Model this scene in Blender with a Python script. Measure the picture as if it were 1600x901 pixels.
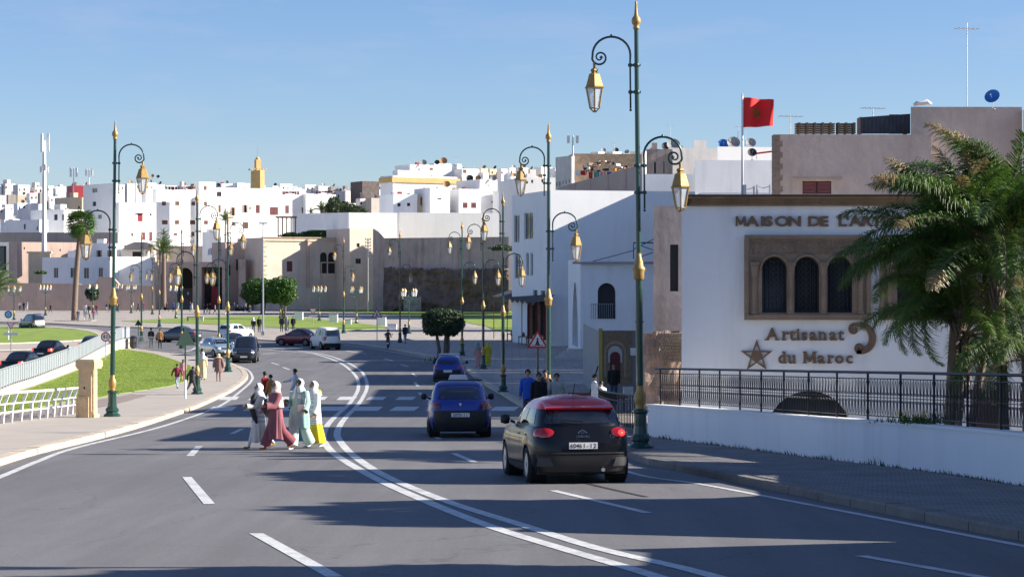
import bpy, bmesh, math, random
from mathutils import Vector, Matrix, noise
from mathutils.geometry import delaunay_2d_cdt
R = math.radians
random.seed(7)
for o in list(bpy.data.objects): bpy.data.objects.remove(o)
SC = bpy.context.scene
COL = SC.collection

# ---------------- camera, sky, sun, exposure ----------------
FPX, HY, CH = 3400.0, 432.0, 6.2          # focal length and horizon row in photograph pixels, eye height
cam = bpy.data.objects.new('camera', bpy.data.cameras.new('camera')); COL.objects.link(cam)
cam.location = (0, 0, CH); cam.rotation_euler = (R(90), 0, 0)
cam.data.sensor_width = 36; cam.data.lens = 36*FPX/1600; cam.data.shift_y = -(450.5-HY)/1600
cam.data.clip_start = .5; cam.data.clip_end = 9000
SC.camera = cam
SUN_EL, SUN_BACK = 25.0, -.6              # sun square to the right of the camera
w = bpy.data.worlds.new('World'); SC.world = w; w.use_nodes = True
nt = w.node_tree; nt.nodes.clear()
out = nt.nodes.new('ShaderNodeOutputWorld'); bg = nt.nodes.new('ShaderNodeBackground')
sky = nt.nodes.new('ShaderNodeTexSky'); sky.sky_type = 'NISHITA'; sky.sun_disc = False
sky.sun_elevation = R(SUN_EL); sky.sun_rotation = R(90+SUN_BACK)
sky.air_density = 1.0; sky.dust_density = 0.0; sky.ozone_density = 4.5; sky.altitude = 20
bg.inputs['Strength'].default_value = .058
# a few thin wisps of cloud in the world sky
tc = nt.nodes.new('ShaderNodeTexCoord'); mp = nt.nodes.new('ShaderNodeMapping'); mp.inputs['Scale'].default_value = (3, 3, 14)
mp.inputs['Location'].default_value = (1.3, 0, 2.2)
nz = nt.nodes.new('ShaderNodeTexNoise'); nz.inputs['Scale'].default_value = 2.2; nz.inputs['Detail'].default_value = 8; nz.inputs['Roughness'].default_value = .62
cr = nt.nodes.new('ShaderNodeValToRGB'); cr.color_ramp.elements[0].position = .50; cr.color_ramp.elements[1].position = .92
cr.color_ramp.elements[1].color = (.5, .5, .5, 1)
mx = nt.nodes.new('ShaderNodeMix'); mx.data_type = 'RGBA'; mx.inputs[7].default_value = (5.2, 5.2, 5.4, 1)
L = nt.links.new
L(tc.outputs['Generated'], mp.inputs[0]); L(mp.outputs[0], nz.inputs['Vector']); L(nz.outputs['Fac'], cr.inputs[0])
L(cr.outputs[0], mx.inputs[0]); L(sky.outputs[0], mx.inputs[6]); tn = nt.nodes.new('ShaderNodeMix'); tn.data_type = 'RGBA'; tn.blend_type = 'MULTIPLY'; tn.inputs[0].default_value = 1; tn.inputs[7].default_value = (.82, .84, 1.0, 1); L(mx.outputs[2], tn.inputs[6]); L(tn.outputs[2], bg.inputs[0]); L(bg.outputs[0], out.inputs[0])
sd = bpy.data.lights.new('sun', 'SUN'); sd.energy = 4.6; sd.angle = R(.53); sd.color = (1, .93, .82)
sun = bpy.data.objects.new('sun', sd); COL.objects.link(sun)
ce, se = math.cos(R(SUN_EL)), math.sin(R(SUN_EL))
tosun = Vector((ce*math.cos(R(SUN_BACK)), -ce*math.sin(R(SUN_BACK)), se))
sun.rotation_euler = tosun.to_track_quat('Z', 'Y').to_euler()
SC.view_settings.view_transform = 'Standard'; SC.view_settings.look = 'None'
SC.view_settings.exposure = 1.33; SC.view_settings.gamma = 1
SC.render.engine = 'CYCLES'
SC.cycles.max_bounces = 6; SC.cycles.transparent_max_bounces = 8

# ---------------- measuring helpers ----------------
def hD(D):                                # eye height above the road at distance D: a ramp that levels out
    if D < 90: return 2.2+.037*D
    if D > 126: return 6.2
    t = D-90; return 5.53+.037*t-.037*t*t/72
def gz(y): return CH-hD(max(y, 0))
def S(px, py, D): return Vector(((px-800)/FPX*D, D, CH-(py-HY)/FPX*D))
def G(px, py, up=0):
    k = (py-HY)/FPX; lo, hi = 8, 4000
    for _ in range(50):
        m = (lo+hi)/2
        if hD(m)/m > k: lo = m
        else: hi = m
    D = (lo+hi)/2
    return Vector(((px-800)/FPX*D, D, gz(D)+up))
def GX(px, D, up=0): return Vector(((px-800)/FPX*D, D, gz(D)+up))

# ---------------- materials ----------------
MATS = {}
def M(name, col, rough=.75, metal=0, var=.12, scale=1.5, bump=0, bscale=30, streak=0, stain=None, coat=0, spec=.5, emit=0, alpha=1, trans=0, fine=0):
    if name in MATS: return MATS[name]
    m = bpy.data.materials.new(name); m.use_nodes = True; n = m.node_tree; N = n.nodes; L = n.links.new
    b = N['Principled BSDF']; c = tuple(col)+(1,)
    b.inputs['Roughness'].default_value = rough; b.inputs['Metallic'].default_value = metal
    b.inputs['Specular IOR Level'].default_value = spec
    if coat: b.inputs['Coat Weight'].default_value = coat; b.inputs['Coat Roughness'].default_value = .04
    if alpha < 1: b.inputs['Alpha'].default_value = alpha
    if trans: b.inputs['Transmission Weight'].default_value = trans
    g = N.new('ShaderNodeNewGeometry')
    if var or streak or fine:
        t = N.new('ShaderNodeTexNoise'); t.inputs['Scale'].default_value = scale; t.inputs['Detail'].default_value = 6; t.inputs['Roughness'].default_value = .6
        L(g.outputs['Position'], t.inputs['Vector'])
        mr = N.new('ShaderNodeMapRange'); mr.inputs['From Min'].default_value = .3; mr.inputs['From Max'].default_value = .7
        mr.inputs['To Min'].default_value = 1-var; mr.inputs['To Max'].default_value = 1+var*.6
        L(t.outputs['Fac'], mr.inputs['Value'])
        v = N.new('ShaderNodeVectorMath'); v.operation = 'SCALE'; v.inputs[0].default_value = c[:3]; L(mr.outputs[0], v.inputs['Scale'])
        last = v.outputs[0]
        if fine:
            f = N.new('ShaderNodeTexNoise'); f.inputs['Scale'].default_value = 22; f.inputs['Detail'].default_value = 4; f.inputs['Roughness'].default_value = .8
            L(g.outputs['Position'], f.inputs['Vector'])
            fr = N.new('ShaderNodeMapRange'); fr.inputs['From Min'].default_value = .3; fr.inputs['From Max'].default_value = .7
            fr.inputs['To Min'].default_value = 1-fine; fr.inputs['To Max'].default_value = 1+fine; L(f.outputs['Fac'], fr.inputs['Value'])
            v2 = N.new('ShaderNodeVectorMath'); v2.operation = 'SCALE'; L(last, v2.inputs[0]); L(fr.outputs[0], v2.inputs['Scale']); last = v2.outputs[0]
        if streak:
            mp = N.new('ShaderNodeMapping'); mp.inputs['Scale'].default_value = (1.1, 1.1, .13); L(g.outputs['Position'], mp.inputs[0])
            s = N.new('ShaderNodeTexNoise'); s.inputs['Scale'].default_value = 1.3; s.inputs['Detail'].default_value = 8; s.inputs['Roughness'].default_value = .65; L(mp.outputs[0], s.inputs['Vector'])
            sr = N.new('ShaderNodeMapRange'); sr.inputs['From Min'].default_value = .5; sr.inputs['From Max'].default_value = .72; sr.inputs['To Max'].default_value = streak; L(s.outputs['Fac'], sr.inputs['Value'])
            x = N.new('ShaderNodeMix'); x.data_type = 'RGBA'; L(sr.outputs[0], x.inputs[0]); L(last, x.inputs[6])
            x.inputs[7].default_value = tuple(stain or [q*.5 for q in col])+(1,); last = x.outputs[2]
        L(last, b.inputs['Base Color'])
    else: b.inputs['Base Color'].default_value = c
    if bump:
        t2 = N.new('ShaderNodeTexNoise'); t2.inputs['Scale'].default_value = bscale; t2.inputs['Detail'].default_value = 5; L(g.outputs['Position'], t2.inputs['Vector'])
        bp = N.new('ShaderNodeBump'); bp.inputs['Strength'].default_value = bump; bp.inputs['Distance'].default_value = .03
        L(t2.outputs['Fac'], bp.inputs['Height']); L(bp.outputs[0], b.inputs['Normal'])
    if emit: b.inputs['Emission Color'].default_value = c; b.inputs['Emission Strength'].default_value = emit
    MATS[name] = m; return m

def brickmat(name, c1, c2, mortar, sx, sy, ms=.02, rot=0, plane='xy', rough=.8):
    m = bpy.data.materials.new(name); m.use_nodes = True; n = m.node_tree; N = n.nodes; L = n.links.new; b = N['Principled BSDF']; b.inputs['Roughness'].default_value = rough
    g = N.new('ShaderNodeNewGeometry'); mp = N.new('ShaderNodeMapping')
    if plane == 'xz': mp.inputs['Rotation'].default_value = (R(90), 0, 0)
    else: mp.inputs['Rotation'].default_value = (0, 0, R(rot))
    L(g.outputs['Position'], mp.inputs[0])
    t = N.new('ShaderNodeTexBrick'); t.inputs['Scale'].default_value = 1; t.inputs['Brick Width'].default_value = sx; t.inputs['Row Height'].default_value = sy
    t.inputs['Mortar Size'].default_value = ms; t.inputs['Color1'].default_value = tuple(c1)+(1,); t.inputs['Color2'].default_value = tuple(c2)+(1,); t.inputs['Mortar'].default_value = tuple(mortar)+(1,)
    L(mp.outputs[0], t.inputs['Vector'])
    nz = N.new('ShaderNodeTexNoise'); nz.inputs['Scale'].default_value = .8; nz.inputs['Detail'].default_value = 6; L(g.outputs['Position'], nz.inputs['Vector'])
    mr = N.new('ShaderNodeMapRange'); mr.inputs['From Min'].default_value = .3; mr.inputs['From Max'].default_value = .7; mr.inputs['To Min'].default_value = .75; mr.inputs['To Max'].default_value = 1.15; L(nz.outputs['Fac'], mr.inputs['Value'])
    v = N.new('ShaderNodeVectorMath'); v.operation = 'SCALE'; L(t.outputs['Color'], v.inputs[0]); L(mr.outputs[0], v.inputs['Scale']); L(v.outputs[0], b.inputs['Base Color'])
    bp = N.new('ShaderNodeBump'); bp.inputs['Strength'].default_value = .6; bp.inputs['Distance'].default_value = .01; bp.invert = True; L(t.outputs['Fac'], bp.inputs['Height']); L(bp.outputs[0], b.inputs['Normal'])
    MATS[name] = m; return m

def asphaltmat():
    m = bpy.data.materials.new('asphalt'); m.use_nodes = True; n = m.node_tree; N = n.nodes; L = n.links.new; b = N['Principled BSDF']; b.inputs['Roughness'].default_value = .75
    g = N.new('ShaderNodeNewGeometry')
    def noise_(sc, det, scale3=(1,1,1), rough=.6):
        mp = N.new('ShaderNodeMapping'); mp.inputs['Scale'].default_value = scale3; L(g.outputs['Position'], mp.inputs[0]); t = N.new('ShaderNodeTexNoise'); t.inputs['Scale'].default_value = sc; t.inputs['Detail'].default_value = det; t.inputs['Roughness'].default_value = rough; L(mp.outputs[0], t.inputs['Vector']); return t.outputs['Fac']
    def rng(o, a, b_, c, d):
        r = N.new('ShaderNodeMapRange'); r.inputs['From Min'].default_value = a; r.inputs['From Max'].default_value = b_; r.inputs['To Min'].default_value = c; r.inputs['To Max'].default_value = d; L(o, r.inputs['Value']); return r.outputs[0]
    def mul(a, b_):
        q = N.new('ShaderNodeMath'); q.operation = 'MULTIPLY'; L(a, q.inputs[0]); L(b_, q.inputs[1]); return q.outputs[0]
    k = mul(rng(noise_(.12, 5), .3, .7, .86, 1.1), rng(noise_(1.0, 5, (1.6, .07, 1)), .32, .68, .84, 1.08))
    k = mul(k, rng(noise_(26, 4, rough=.85), .3, .7, .74, 1.26)); k = mul(k, rng(noise_(3.2, 6, rough=.7), .66, .74, 1, .72))
    v = N.new('ShaderNodeTexVoronoi'); v.feature = 'DISTANCE_TO_EDGE'; v.inputs['Scale'].default_value = .22; ds = N.new('ShaderNodeVectorMath'); ds.operation = 'ADD'; nn = N.new('ShaderNodeTexNoise'); nn.inputs['Scale'].default_value = 1.2; nn.inputs['Detail'].default_value = 6
    L(g.outputs['Position'], nn.inputs['Vector']); L(g.outputs['Position'], ds.inputs[0]); L(nn.outputs['Color'], ds.inputs[1]); L(ds.outputs[0], v.inputs['Vector'])
    k = mul(k, rng(v.outputs['Distance'], .0, .006, .72, 1))
    sc = N.new('ShaderNodeVectorMath'); sc.operation = 'SCALE'; sc.inputs[0].default_value = (.158, .152, .156); L(k, sc.inputs['Scale']); L(sc.outputs[0], b.inputs['Base Color'])
    bp = N.new('ShaderNodeBump'); bp.inputs['Strength'].default_value = .3; bp.inputs['Distance'].default_value = .02; L(noise_(110, 4), bp.inputs['Height']); L(bp.outputs[0], b.inputs['Normal']); MATS['asphalt'] = m; return m
asphalt = asphaltmat()
paint = M('road paint', (.60, .60, .59), .6, var=.25, scale=5, fine=.25, streak=.5, stain=(.22, .22, .22))
concrete = M('pale concrete', (.40, .355, .31), .85, var=.1, scale=.6, bump=.1, fine=.08)
plazastone = brickmat('plaza paving', (.42, .37, .325), (.37, .325, .285), (.25, .22, .19), 1.2, .8, .03)
pavers = brickmat('grey pavers', (.30, .28, .27), (.22, .205, .20), (.10, .095, .09), .24, .12, .016, rot=28)
kerbm = M('kerb stone', (.52, .44, .34), .85, var=.15, scale=2, fine=.1, bump=.2)
kerbd = M('grey kerb stone', (.20, .18, .16), .85, var=.2, scale=2, fine=.15, bump=.2)
grassm = M('lawn green', (.20, .28, .035), .9, var=.25, scale=.5, fine=.3, bump=.5, bscale=60)
grassd = M('soil green', (.05, .10, .02), .95, var=.3, scale=.5, fine=.3)
brownpath = M('brown paving', (.27, .21, .19), .85, var=.12, scale=1, fine=.1)
earth = M('dusty ground', (.28, .24, .20), .95, var=.2, scale=.05, fine=.1)
white = M('whitewash', (.86, .86, .86), .85, var=.05, scale=.35, bump=.15, bscale=4, streak=.30, stain=(.55, .52, .50))
white2 = M('bright whitewash', (.88, .87, .85), .85, var=.05, scale=.3, bump=.1, bscale=4, streak=.2, stain=(.6, .57, .54))
whiteold = M('weathered whitewash', (.66, .62, .59), .9, var=.12, scale=.5, bump=.2, bscale=4, streak=.4, stain=(.38, .33, .29))
cream = M('cream plaster', (.62, .50, .36), .85, var=.1, scale=.4, streak=.2)
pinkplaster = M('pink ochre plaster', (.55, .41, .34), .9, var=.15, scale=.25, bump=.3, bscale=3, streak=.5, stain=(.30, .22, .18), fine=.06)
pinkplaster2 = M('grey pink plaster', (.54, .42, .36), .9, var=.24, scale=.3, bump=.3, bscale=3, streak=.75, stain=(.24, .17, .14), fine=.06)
litplaster = M('sunlit ochre plaster', (.74, .59, .47), .9, var=.12, scale=.25, bump=.3, bscale=3, streak=.4, stain=(.42, .29, .2), fine=.05)  # lighter copy of the ochre plaster: sunlight is put into its colour
rockm = M('dark rock', (.19, .13, .10), .95, var=.45, scale=.35, bump=.7, bscale=4, streak=.5, stain=(.055, .05, .035), fine=.25)
stonem = M('carved stone', (.27, .195, .14), .85, var=.2, scale=2.5, bump=.3, bscale=25, fine=.15, streak=.3)
corn = M('cornice stone', (.30, .20, .12), .85, var=.25, scale=2, bump=.3, fine=.15, streak=.5, stain=(.1, .07, .05))
yellowm = M('yellow plaster', (.56, .38, .15), .85, var=.1, scale=.6, streak=.2)
houserender = M('weathered house render', (.47, .395, .355), .9, var=.2, scale=.4, bump=.4, bscale=3, streak=.6, stain=(.30, .23, .19), fine=.06)
stonetan = M('rubble stone', (.36, .27, .19), .95, var=.35, scale=1.4, bump=.8, bscale=6, fine=.3)
greybeige = M('grey beige render', (.36, .32, .29), .9, var=.12, scale=.4, streak=.5, stain=(.22, .19, .17))
redm = M('dark red paint', (.30, .02, .035), .6, var=.1)
maroon = M('maroon shutter', (.17, .05, .05), .6, var=.15, scale=4)
brownshut = M('brown shutter', (.14, .07, .045), .6, var=.15, scale=4)
dark = M('dark opening', (.015, .015, .018), .5, var=0)
glassd = M('window glass', (.03, .04, .05), .08, var=0, spec=.8)
ironm = M('black iron', (.012, .014, .02), .45, var=0, spec=.5)
greenm = M('dark green paint', (.012, .055, .042), .32, var=.15, scale=5, coat=.3)
goldm = M('gold paint', (.40, .25, .075), .45, metal=.25, var=.12, scale=8)
glasslamp = M('lantern glass', (.75, .78, .8), .12, var=0, spec=.8, alpha=.55)
greymetal = M('grey metal', (.42, .43, .45), .4, metal=.6, var=.08)
fencem = M('pale grey metal', (.27, .30, .33), .5, var=.06)
whitemet = M('white metal', (.72, .72, .70), .4, var=.05)
wood = M('brown wood', (.22, .11, .05), .7, var=.2, scale=4)
bark = M('bark', (.16, .12, .09), .95, var=.3, scale=5, bump=.8, bscale=20)
palmbark = M('palm bark', (.20, .145, .11), .95, var=.3, scale=6, bump=.9, bscale=14)
def leafmat(name, a, b, rough=.45, trans=.25):
    m = bpy.data.materials.new(name); m.use_nodes = True; N = m.node_tree.nodes; L = m.node_tree.links.new; p = N['Principled BSDF']
    p.inputs['Roughness'].default_value = rough
    g = N.new('ShaderNodeNewGeometry'); t = N.new('ShaderNodeTexNoise'); t.inputs['Scale'].default_value = 3.5; t.inputs['Detail'].default_value = 3; L(g.outputs['Position'], t.inputs['Vector'])
    mr = N.new('ShaderNodeMapRange'); mr.inputs['From Min'].default_value = .35; mr.inputs['From Max'].default_value = .65; L(t.outputs['Fac'], mr.inputs['Value'])
    x = N.new('ShaderNodeMix'); x.data_type = 'RGBA'; x.inputs[6].default_value = tuple(a)+(1,); x.inputs[7].default_value = tuple(b)+(1,); L(mr.outputs[0], x.inputs[0]); L(x.outputs[2], p.inputs['Base Color'])
    tr = N.new('ShaderNodeBsdfTranslucent'); L(x.outputs[2], tr.inputs[0]); ms = N.new('ShaderNodeMixShader'); ms.inputs[0].default_value = trans
    L(p.outputs[0], ms.inputs[1]); L(tr.outputs[0], ms.inputs[2]); L(ms.outputs[0], N['Material Output'].inputs[0]); MATS[name] = m; return m
leaf1 = leafmat('palm leaf', (.04, .095, .012), (.09, .17, .022), .55, .32)
leafdead = leafmat('dry palm leaf', (.26, .18, .07), (.33, .26, .12))
leaf2 = leafmat('ficus leaf', (.032, .09, .010), (.065, .15, .016))
leaf3 = leafmat('dark leaf', (.025, .05, .018), (.05, .085, .03))
leaf4 = leafmat('fan palm leaf', (.07, .15, .03), (.14, .24, .05))

# ---------------- mesh builder ----------------
class MB:
    def __init__(s): s.v = []; s.f = []; s.m = []
    def add(s, vs, fs, mi=0):
        b = len(s.v); s.v += [tuple(p) for p in vs]; s.f += [tuple(i+b for i in f) for f in fs]; s.m += [mi]*len(fs)
        return s
    def box(s, a, b, mi=0, mat=None):     # min corner, max corner
        x0, y0, z0 = a; x1, y1, z1 = b
        vs = [(x0,y0,z0),(x1,y0,z0),(x1,y1,z0),(x0,y1,z0),(x0,y0,z1),(x1,y0,z1),(x1,y1,z1),(x0,y1,z1)]
        if mat: vs = [mat @ Vector(p) for p in vs]
        return s.add(vs, [(0,3,2,1),(4,5,6,7),(0,1,5,4),(1,2,6,5),(2,3,7,6),(3,0,4,7)], mi)
    def cbox(s, c, d, mi=0, rz=0, mat=None):
        m = Matrix.Translation(c) @ Matrix.Rotation(rz, 4, 'Z')
        if mat: m = mat @ m
        return s.box((-d[0]/2, -d[1]/2, -d[2]/2), (d[0]/2, d[1]/2, d[2]/2), mi, m)
    def beam(s, p0, p1, w, h=None, mi=0):   # box-section bar between two points
        p0, p1 = Vector(p0), Vector(p1); d = p1-p0; l = d.length
        if l < 1e-6: return s
        q = d.to_track_quat('Y', 'Z').to_matrix().to_4x4(); m = Matrix.Translation(p0) @ q; h = h or w
        return s.box((-w/2, 0, -h/2), (w/2, l, h/2), mi, m)
    def tube(s, pts, rad, n=8, mi=0, caps=True):
        pts = [Vector(p) for p in pts]; k = len(pts)
        if not hasattr(rad, '__len__'): rad = [rad]*k
        b = len(s.v); up = None
        for i, p in enumerate(pts):
            t = (pts[min(i+1, k-1)]-pts[max(i-1, 0)]).normalized()
            if up is None:
                up = Vector((0, 1, 0)) if abs(t.y) < .9 else Vector((1, 0, 0))
            a = t.cross(up).normalized(); c = a.cross(t).normalized(); up = c
            for j in range(n):
                q = 2*math.pi*j/n; s.v.append(tuple(p+(a*math.cos(q)+c*math.sin(q))*rad[i]))
        for i in range(k-1):
            for j in range(n):
                s.f.append((b+i*n+j, b+i*n+(j+1)%n, b+(i+1)*n+(j+1)%n, b+(i+1)*n+j)); s.m.append(mi)
        if caps:
            s.f.append(tuple(b+j for j in reversed(range(n)))); s.m.append(mi)
            s.f.append(tuple(b+(k-1)*n+j for j in range(n))); s.m.append(mi)
        return s
    def lathe(s, prof, c=(0,0,0), n=12, mi=0, mat=None):
        b = len(s.v)
        for r, z in prof:
            for j in range(n):
                q = 2*math.pi*j/n; p = Vector((c[0]+r*math.cos(q), c[1]+r*math.sin(q), c[2]+z)); s.v.append(tuple(mat @ p if mat else p))
        for i in range(len(prof)-1):
            for j in range(n): s.f.append((b+i*n+j, b+i*n+(j+1)%n, b+(i+1)*n+(j+1)%n, b+(i+1)*n+j)); s.m.append(mi)
        s.f.append(tuple(b+j for j in reversed(range(n)))); s.m.append(mi)
        s.f.append(tuple(b+(len(prof)-1)*n+j for j in range(n))); s.m.append(mi)
        return s
    def prism(s, poly, y0, y1, mi=0, mat=None):   # polygon in x,z extruded along y
        n = len(poly); vs = [(p[0], y0, p[1]) for p in poly]+[(p[0], y1, p[1]) for p in poly]
        if mat: vs = [mat @ Vector(p) for p in vs]
        return s.add(vs, [tuple(range(n)), tuple(range(2*n-1, n-1, -1))]+[(i, i+n, (i+1)%n+n, (i+1)%n) for i in range(n)], mi)
    def mesh(s, name, mats, smooth=False, fix=False):
        me = bpy.data.meshes.new(name); me.from_pydata(s.v, [], s.f)
        for m in (mats if isinstance(mats, (list, tuple)) else [mats]): me.materials.append(m)
        me.polygons.foreach_set('material_index', s.m)
        if fix:
            bm = bmesh.new(); bm.from_mesh(me); bmesh.ops.recalc_face_normals(bm, faces=bm.faces); bm.to_mesh(me); bm.free()
        me.update()
        if smooth: me.polygons.foreach_set('use_smooth', [True]*len(me.polygons))
        return me
    def build(s, name, mats, parent=None, smooth=False, kind=None, fix=True):
        o = bpy.data.objects.new(name, s.mesh(name, mats, smooth, fix)); COL.objects.link(o)
        if parent: o.parent = parent
        if kind: o['kind'] = kind
        return o
def tag(o, label=None, cat=None, group=None, kind=None):
    if label: o['label'] = label
    if cat: o['category'] = cat
    if group: o['group'] = group
    if kind: o['kind'] = kind
    return o
def thing(name, label, cat, loc=(0,0,0), rz=0, group=None, scale=1):
    o = bpy.data.objects.new(name, None); COL.objects.link(o); o.location = loc; o.rotation_euler = (0, 0, rz); o.scale = (scale,)*3
    o.empty_display_size = .2
    return tag(o, label, cat, group)
def inst(src_mesh, name, parent=None, loc=(0,0,0), rot=(0,0,0), sc=(1,1,1)):
    o = bpy.data.objects.new(name, src_mesh); COL.objects.link(o); o.parent = parent; o.location = loc; o.rotation_euler = rot; o.scale = sc; return o
def copy_tree(o, parent=None):
    kids = KIDS(o); c = o.copy(); COL.objects.link(c)
    if parent: c.parent = parent
    for k in kids: copy_tree(k, c)
    return c
def KIDS(o): return [x for x in CHILD.get(o.name, [])]
CHILD = {}
def freeze(o):                            # remember the children of a prototype once, so copies stay cheap
    CHILD[o.name] = list(o.children)
    for k in o.children: freeze(k)
def dup(o, loc, rz, label, group=None, scale=None):
    c = copy_tree(o); c.location = loc; c.rotation_euler = (0, 0, rz); c['label'] = label
    if group: c['group'] = group
    if scale: c.scale = (scale,)*3
    return c
# ---------------- ground, roads, pavements ----------------
def resample(pts, step):                  # even spacing along the whole line
    P = [Vector(p) for p in pts]; o = [P[0]]; acc = 0
    for a, b in zip(P, P[1:]):
        d = (b-a).length
        while acc+d >= step:
            t = (step-acc)/d; a = a.lerp(b, t); d = (b-a).length; o.append(a.copy()); acc = 0
        acc += d
    if (o[-1]-P[-1]).length > step*.3: o.append(P[-1])
    return o
def smoothline(pts, step=1.0):            # Catmull-Rom through the points
    P = [Vector(p) for p in pts]; o = []
    for i in range(len(P)-1):
        p0, p1, p2, p3 = P[max(i-1, 0)], P[i], P[i+1], P[min(i+2, len(P)-1)]
        n = max(1, int((p2-p1).length/step))
        for j in range(n):
            t = j/n; o.append(.5*((2*p1)+(p2-p0)*t+(2*p0-5*p1+4*p2-p3)*t*t+(3*p1-p0-3*p2+p3)*t**3))
    o.append(P[-1]); return o
def region(name, poly, zoff, mat, skirt=.2, grid=3.0, kind='structure'):
    poly = [Vector((p[0], p[1])) for p in poly]; pts = []
    for a, b in zip(poly, poly[1:]+poly[:1]):
        d = (b-a).length; st = 2.5 if min(a.y, b.y) < 140 else 15; n = max(1, int(d/st))
        for i in range(n): pts.append(a.lerp(b, i/n))
    nb = len(pts); ymin = min(p.y for p in pts); ymax = min(max(p.y for p in pts), 132); xs = [p.x for p in pts]
    def inside(x, y):
        c = False; j = nb-1
        for i in range(nb):
            a, b = pts[i], pts[j]
            if (a.y > y) != (b.y > y) and x < (b.x-a.x)*(y-a.y)/(b.y-a.y)+a.x: c = not c
            j = i
        return c
    ing = []; y = ymin+grid/2
    while y < ymax:
        x = max(min(xs), -60)
        while x < min(max(xs), 45):
            if inside(x, y): ing.append(Vector((x, y)))
            x += grid*2
        y += grid
    vs, es, fs, *_ = delaunay_2d_cdt(pts+ing, [], [list(range(nb))], 1, 1e-4)
    mb = MB(); mb.add([(v.x, v.y, gz(v.y)+zoff) for v in vs], [tuple(f) for f in fs])
    n = nb; b = len(mb.v)
    if skirt:
        mb.add([(p.x, p.y, gz(p.y)+zoff) for p in pts]+[(p.x, p.y, gz(p.y)+zoff-skirt) for p in pts], [(i, (i+1)%n, (i+1)%n+n, i+n) for i in range(n)])
    o = mb.build(name, mat, fix=False)
    for p in o.data.polygons:
        if p.normal.z < -.5: p.flip()
    if kind: o['kind'] = kind
    return o
mb = MB(); mb.add([(-4000, -300, -.3), (4000, -300, -.3), (4000, 7000, -.3), (-4000, 7000, -.3)], [(0, 1, 2, 3)]); mb.build('ground', earth, kind='structure')
region('road', [(-40, 6), (14, 6), (14, 30), (12, 60), (40, 110), (60, 260), (-130, 330), (-130, 120), (-40, 60)], 0, asphalt, skirt=.6)
kerbL = smoothline([G(*p) for p in [(-420, 870), (-150, 778), (0, 727), (70, 706), (160, 684), (236, 662), (325, 630), (360, 613), (381, 598), (387, 588), (378, 577), (350, 566), (300, 558), (250, 552), (205, 546)]], 1.2)
fenceline = [G(205, 546), G(190, 547), G(165, 556), G(120, 578), G(60, 601), G(0, 621), G(-150, 672), G(-420, 760)]
region('left_pavement', [(p.x, p.y) for p in kerbL]+[(p.x, p.y) for p in fenceline], .13, concrete)
kerbR = smoothline([G(*p) for p in [(-420, 502), (0, 504), (75, 506), (175, 511), (275, 514), (337, 518), (380, 523), (397, 530), (421, 533), (480, 535), (537, 536), (575, 541), (625, 549), (675, 559), (705, 567), (725, 577), (750, 597), (790, 621), (870, 660), (985, 716), (1060, 735), (1300, 785), (1600, 845), (1900, 898)]], 1.5)
wallline = smoothline([G(*p) for p in [(1900, 832), (1600, 772), (1430, 745), (1250, 722), (1100, 701), (1012, 690)]], 1.5)
region('plaza', [(p.x, p.y) for p in kerbR[:-40]]+[(5.0, 59), (40, 59), (70, 110), (90, 405), (-150, 405)], .13, plazastone)
k2 = [p for p in kerbR if p.y < 62]
region('right_pavement', [(p.x, p.y) for p in k2]+[(p.x+.1, p.y) for p in wallline]+[(4.9, 60), (k2[0].x+3, 62.0)], .136, pavers)

def px(poly): return [(lambda g: (g.x, g.y))(G(*p)) for p in poly]
def grassy(name, poly, zoff, label, n, lo, hi):
    region(name+'_base', poly, zoff, grassm, kind='structure').name = 'lawn'
# lawns
grassy('lawn', px([(183, 548), (200, 549), (240, 555), (275, 566), (298, 575), (305, 583), (298, 597), (265, 607), (220, 614), (175, 621), (157, 625), (100, 633), (0, 652), (-120, 668), (-120, 664), (0, 624), (60, 605), (120, 582), (165, 560)]), .16, '', 0, 0, 0)
grassy('lawn', px([(-260, 512), (0, 512), (80, 514), (130, 518), (156, 525), (152, 530), (120, 534), (60, 537), (0, 539), (-260, 541)]), .18, '', 0, 0, 0)
grassy('lawn', px([(190, 503), (250, 500), (330, 496.5), (400, 494.5), (440, 495.5), (500, 500), (560, 506), (615, 514), (560, 517), (520, 518), (400, 511.5), (300, 507), (220, 505)]), .17, '', 0, 0, 0)
grassy('lawn', px([(435, 484.5), (550, 488.5), (650, 497), (712, 502), (762, 512), (775, 519), (830, 519), (830, 484), (575, 483.6)]), .17, '', 0, 0, 0)
region('roundabout_apron', px([(-300, 509), (0, 509), (90, 511), (150, 516), (178, 524), (182, 532), (150, 541), (80, 546), (0, 548), (-300, 552)]), .12, concrete)
region('brown_path', px([(-120, 692), (20, 664), (115, 650), (150, 642), (215, 626), (230, 622), (205, 620), (150, 629), (100, 637), (0, 656), (-120, 672)]), .145, brownpath, skirt=0)
region('left_pavement', px([(-200, 552), (38, 552), (46, 555), (44, 559), (30, 563), (0, 580), (-60, 604), (-300, 700), (-300, 600)]), .13, M('pink paving', (.42, .32, .26), .85, fine=.1))
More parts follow.
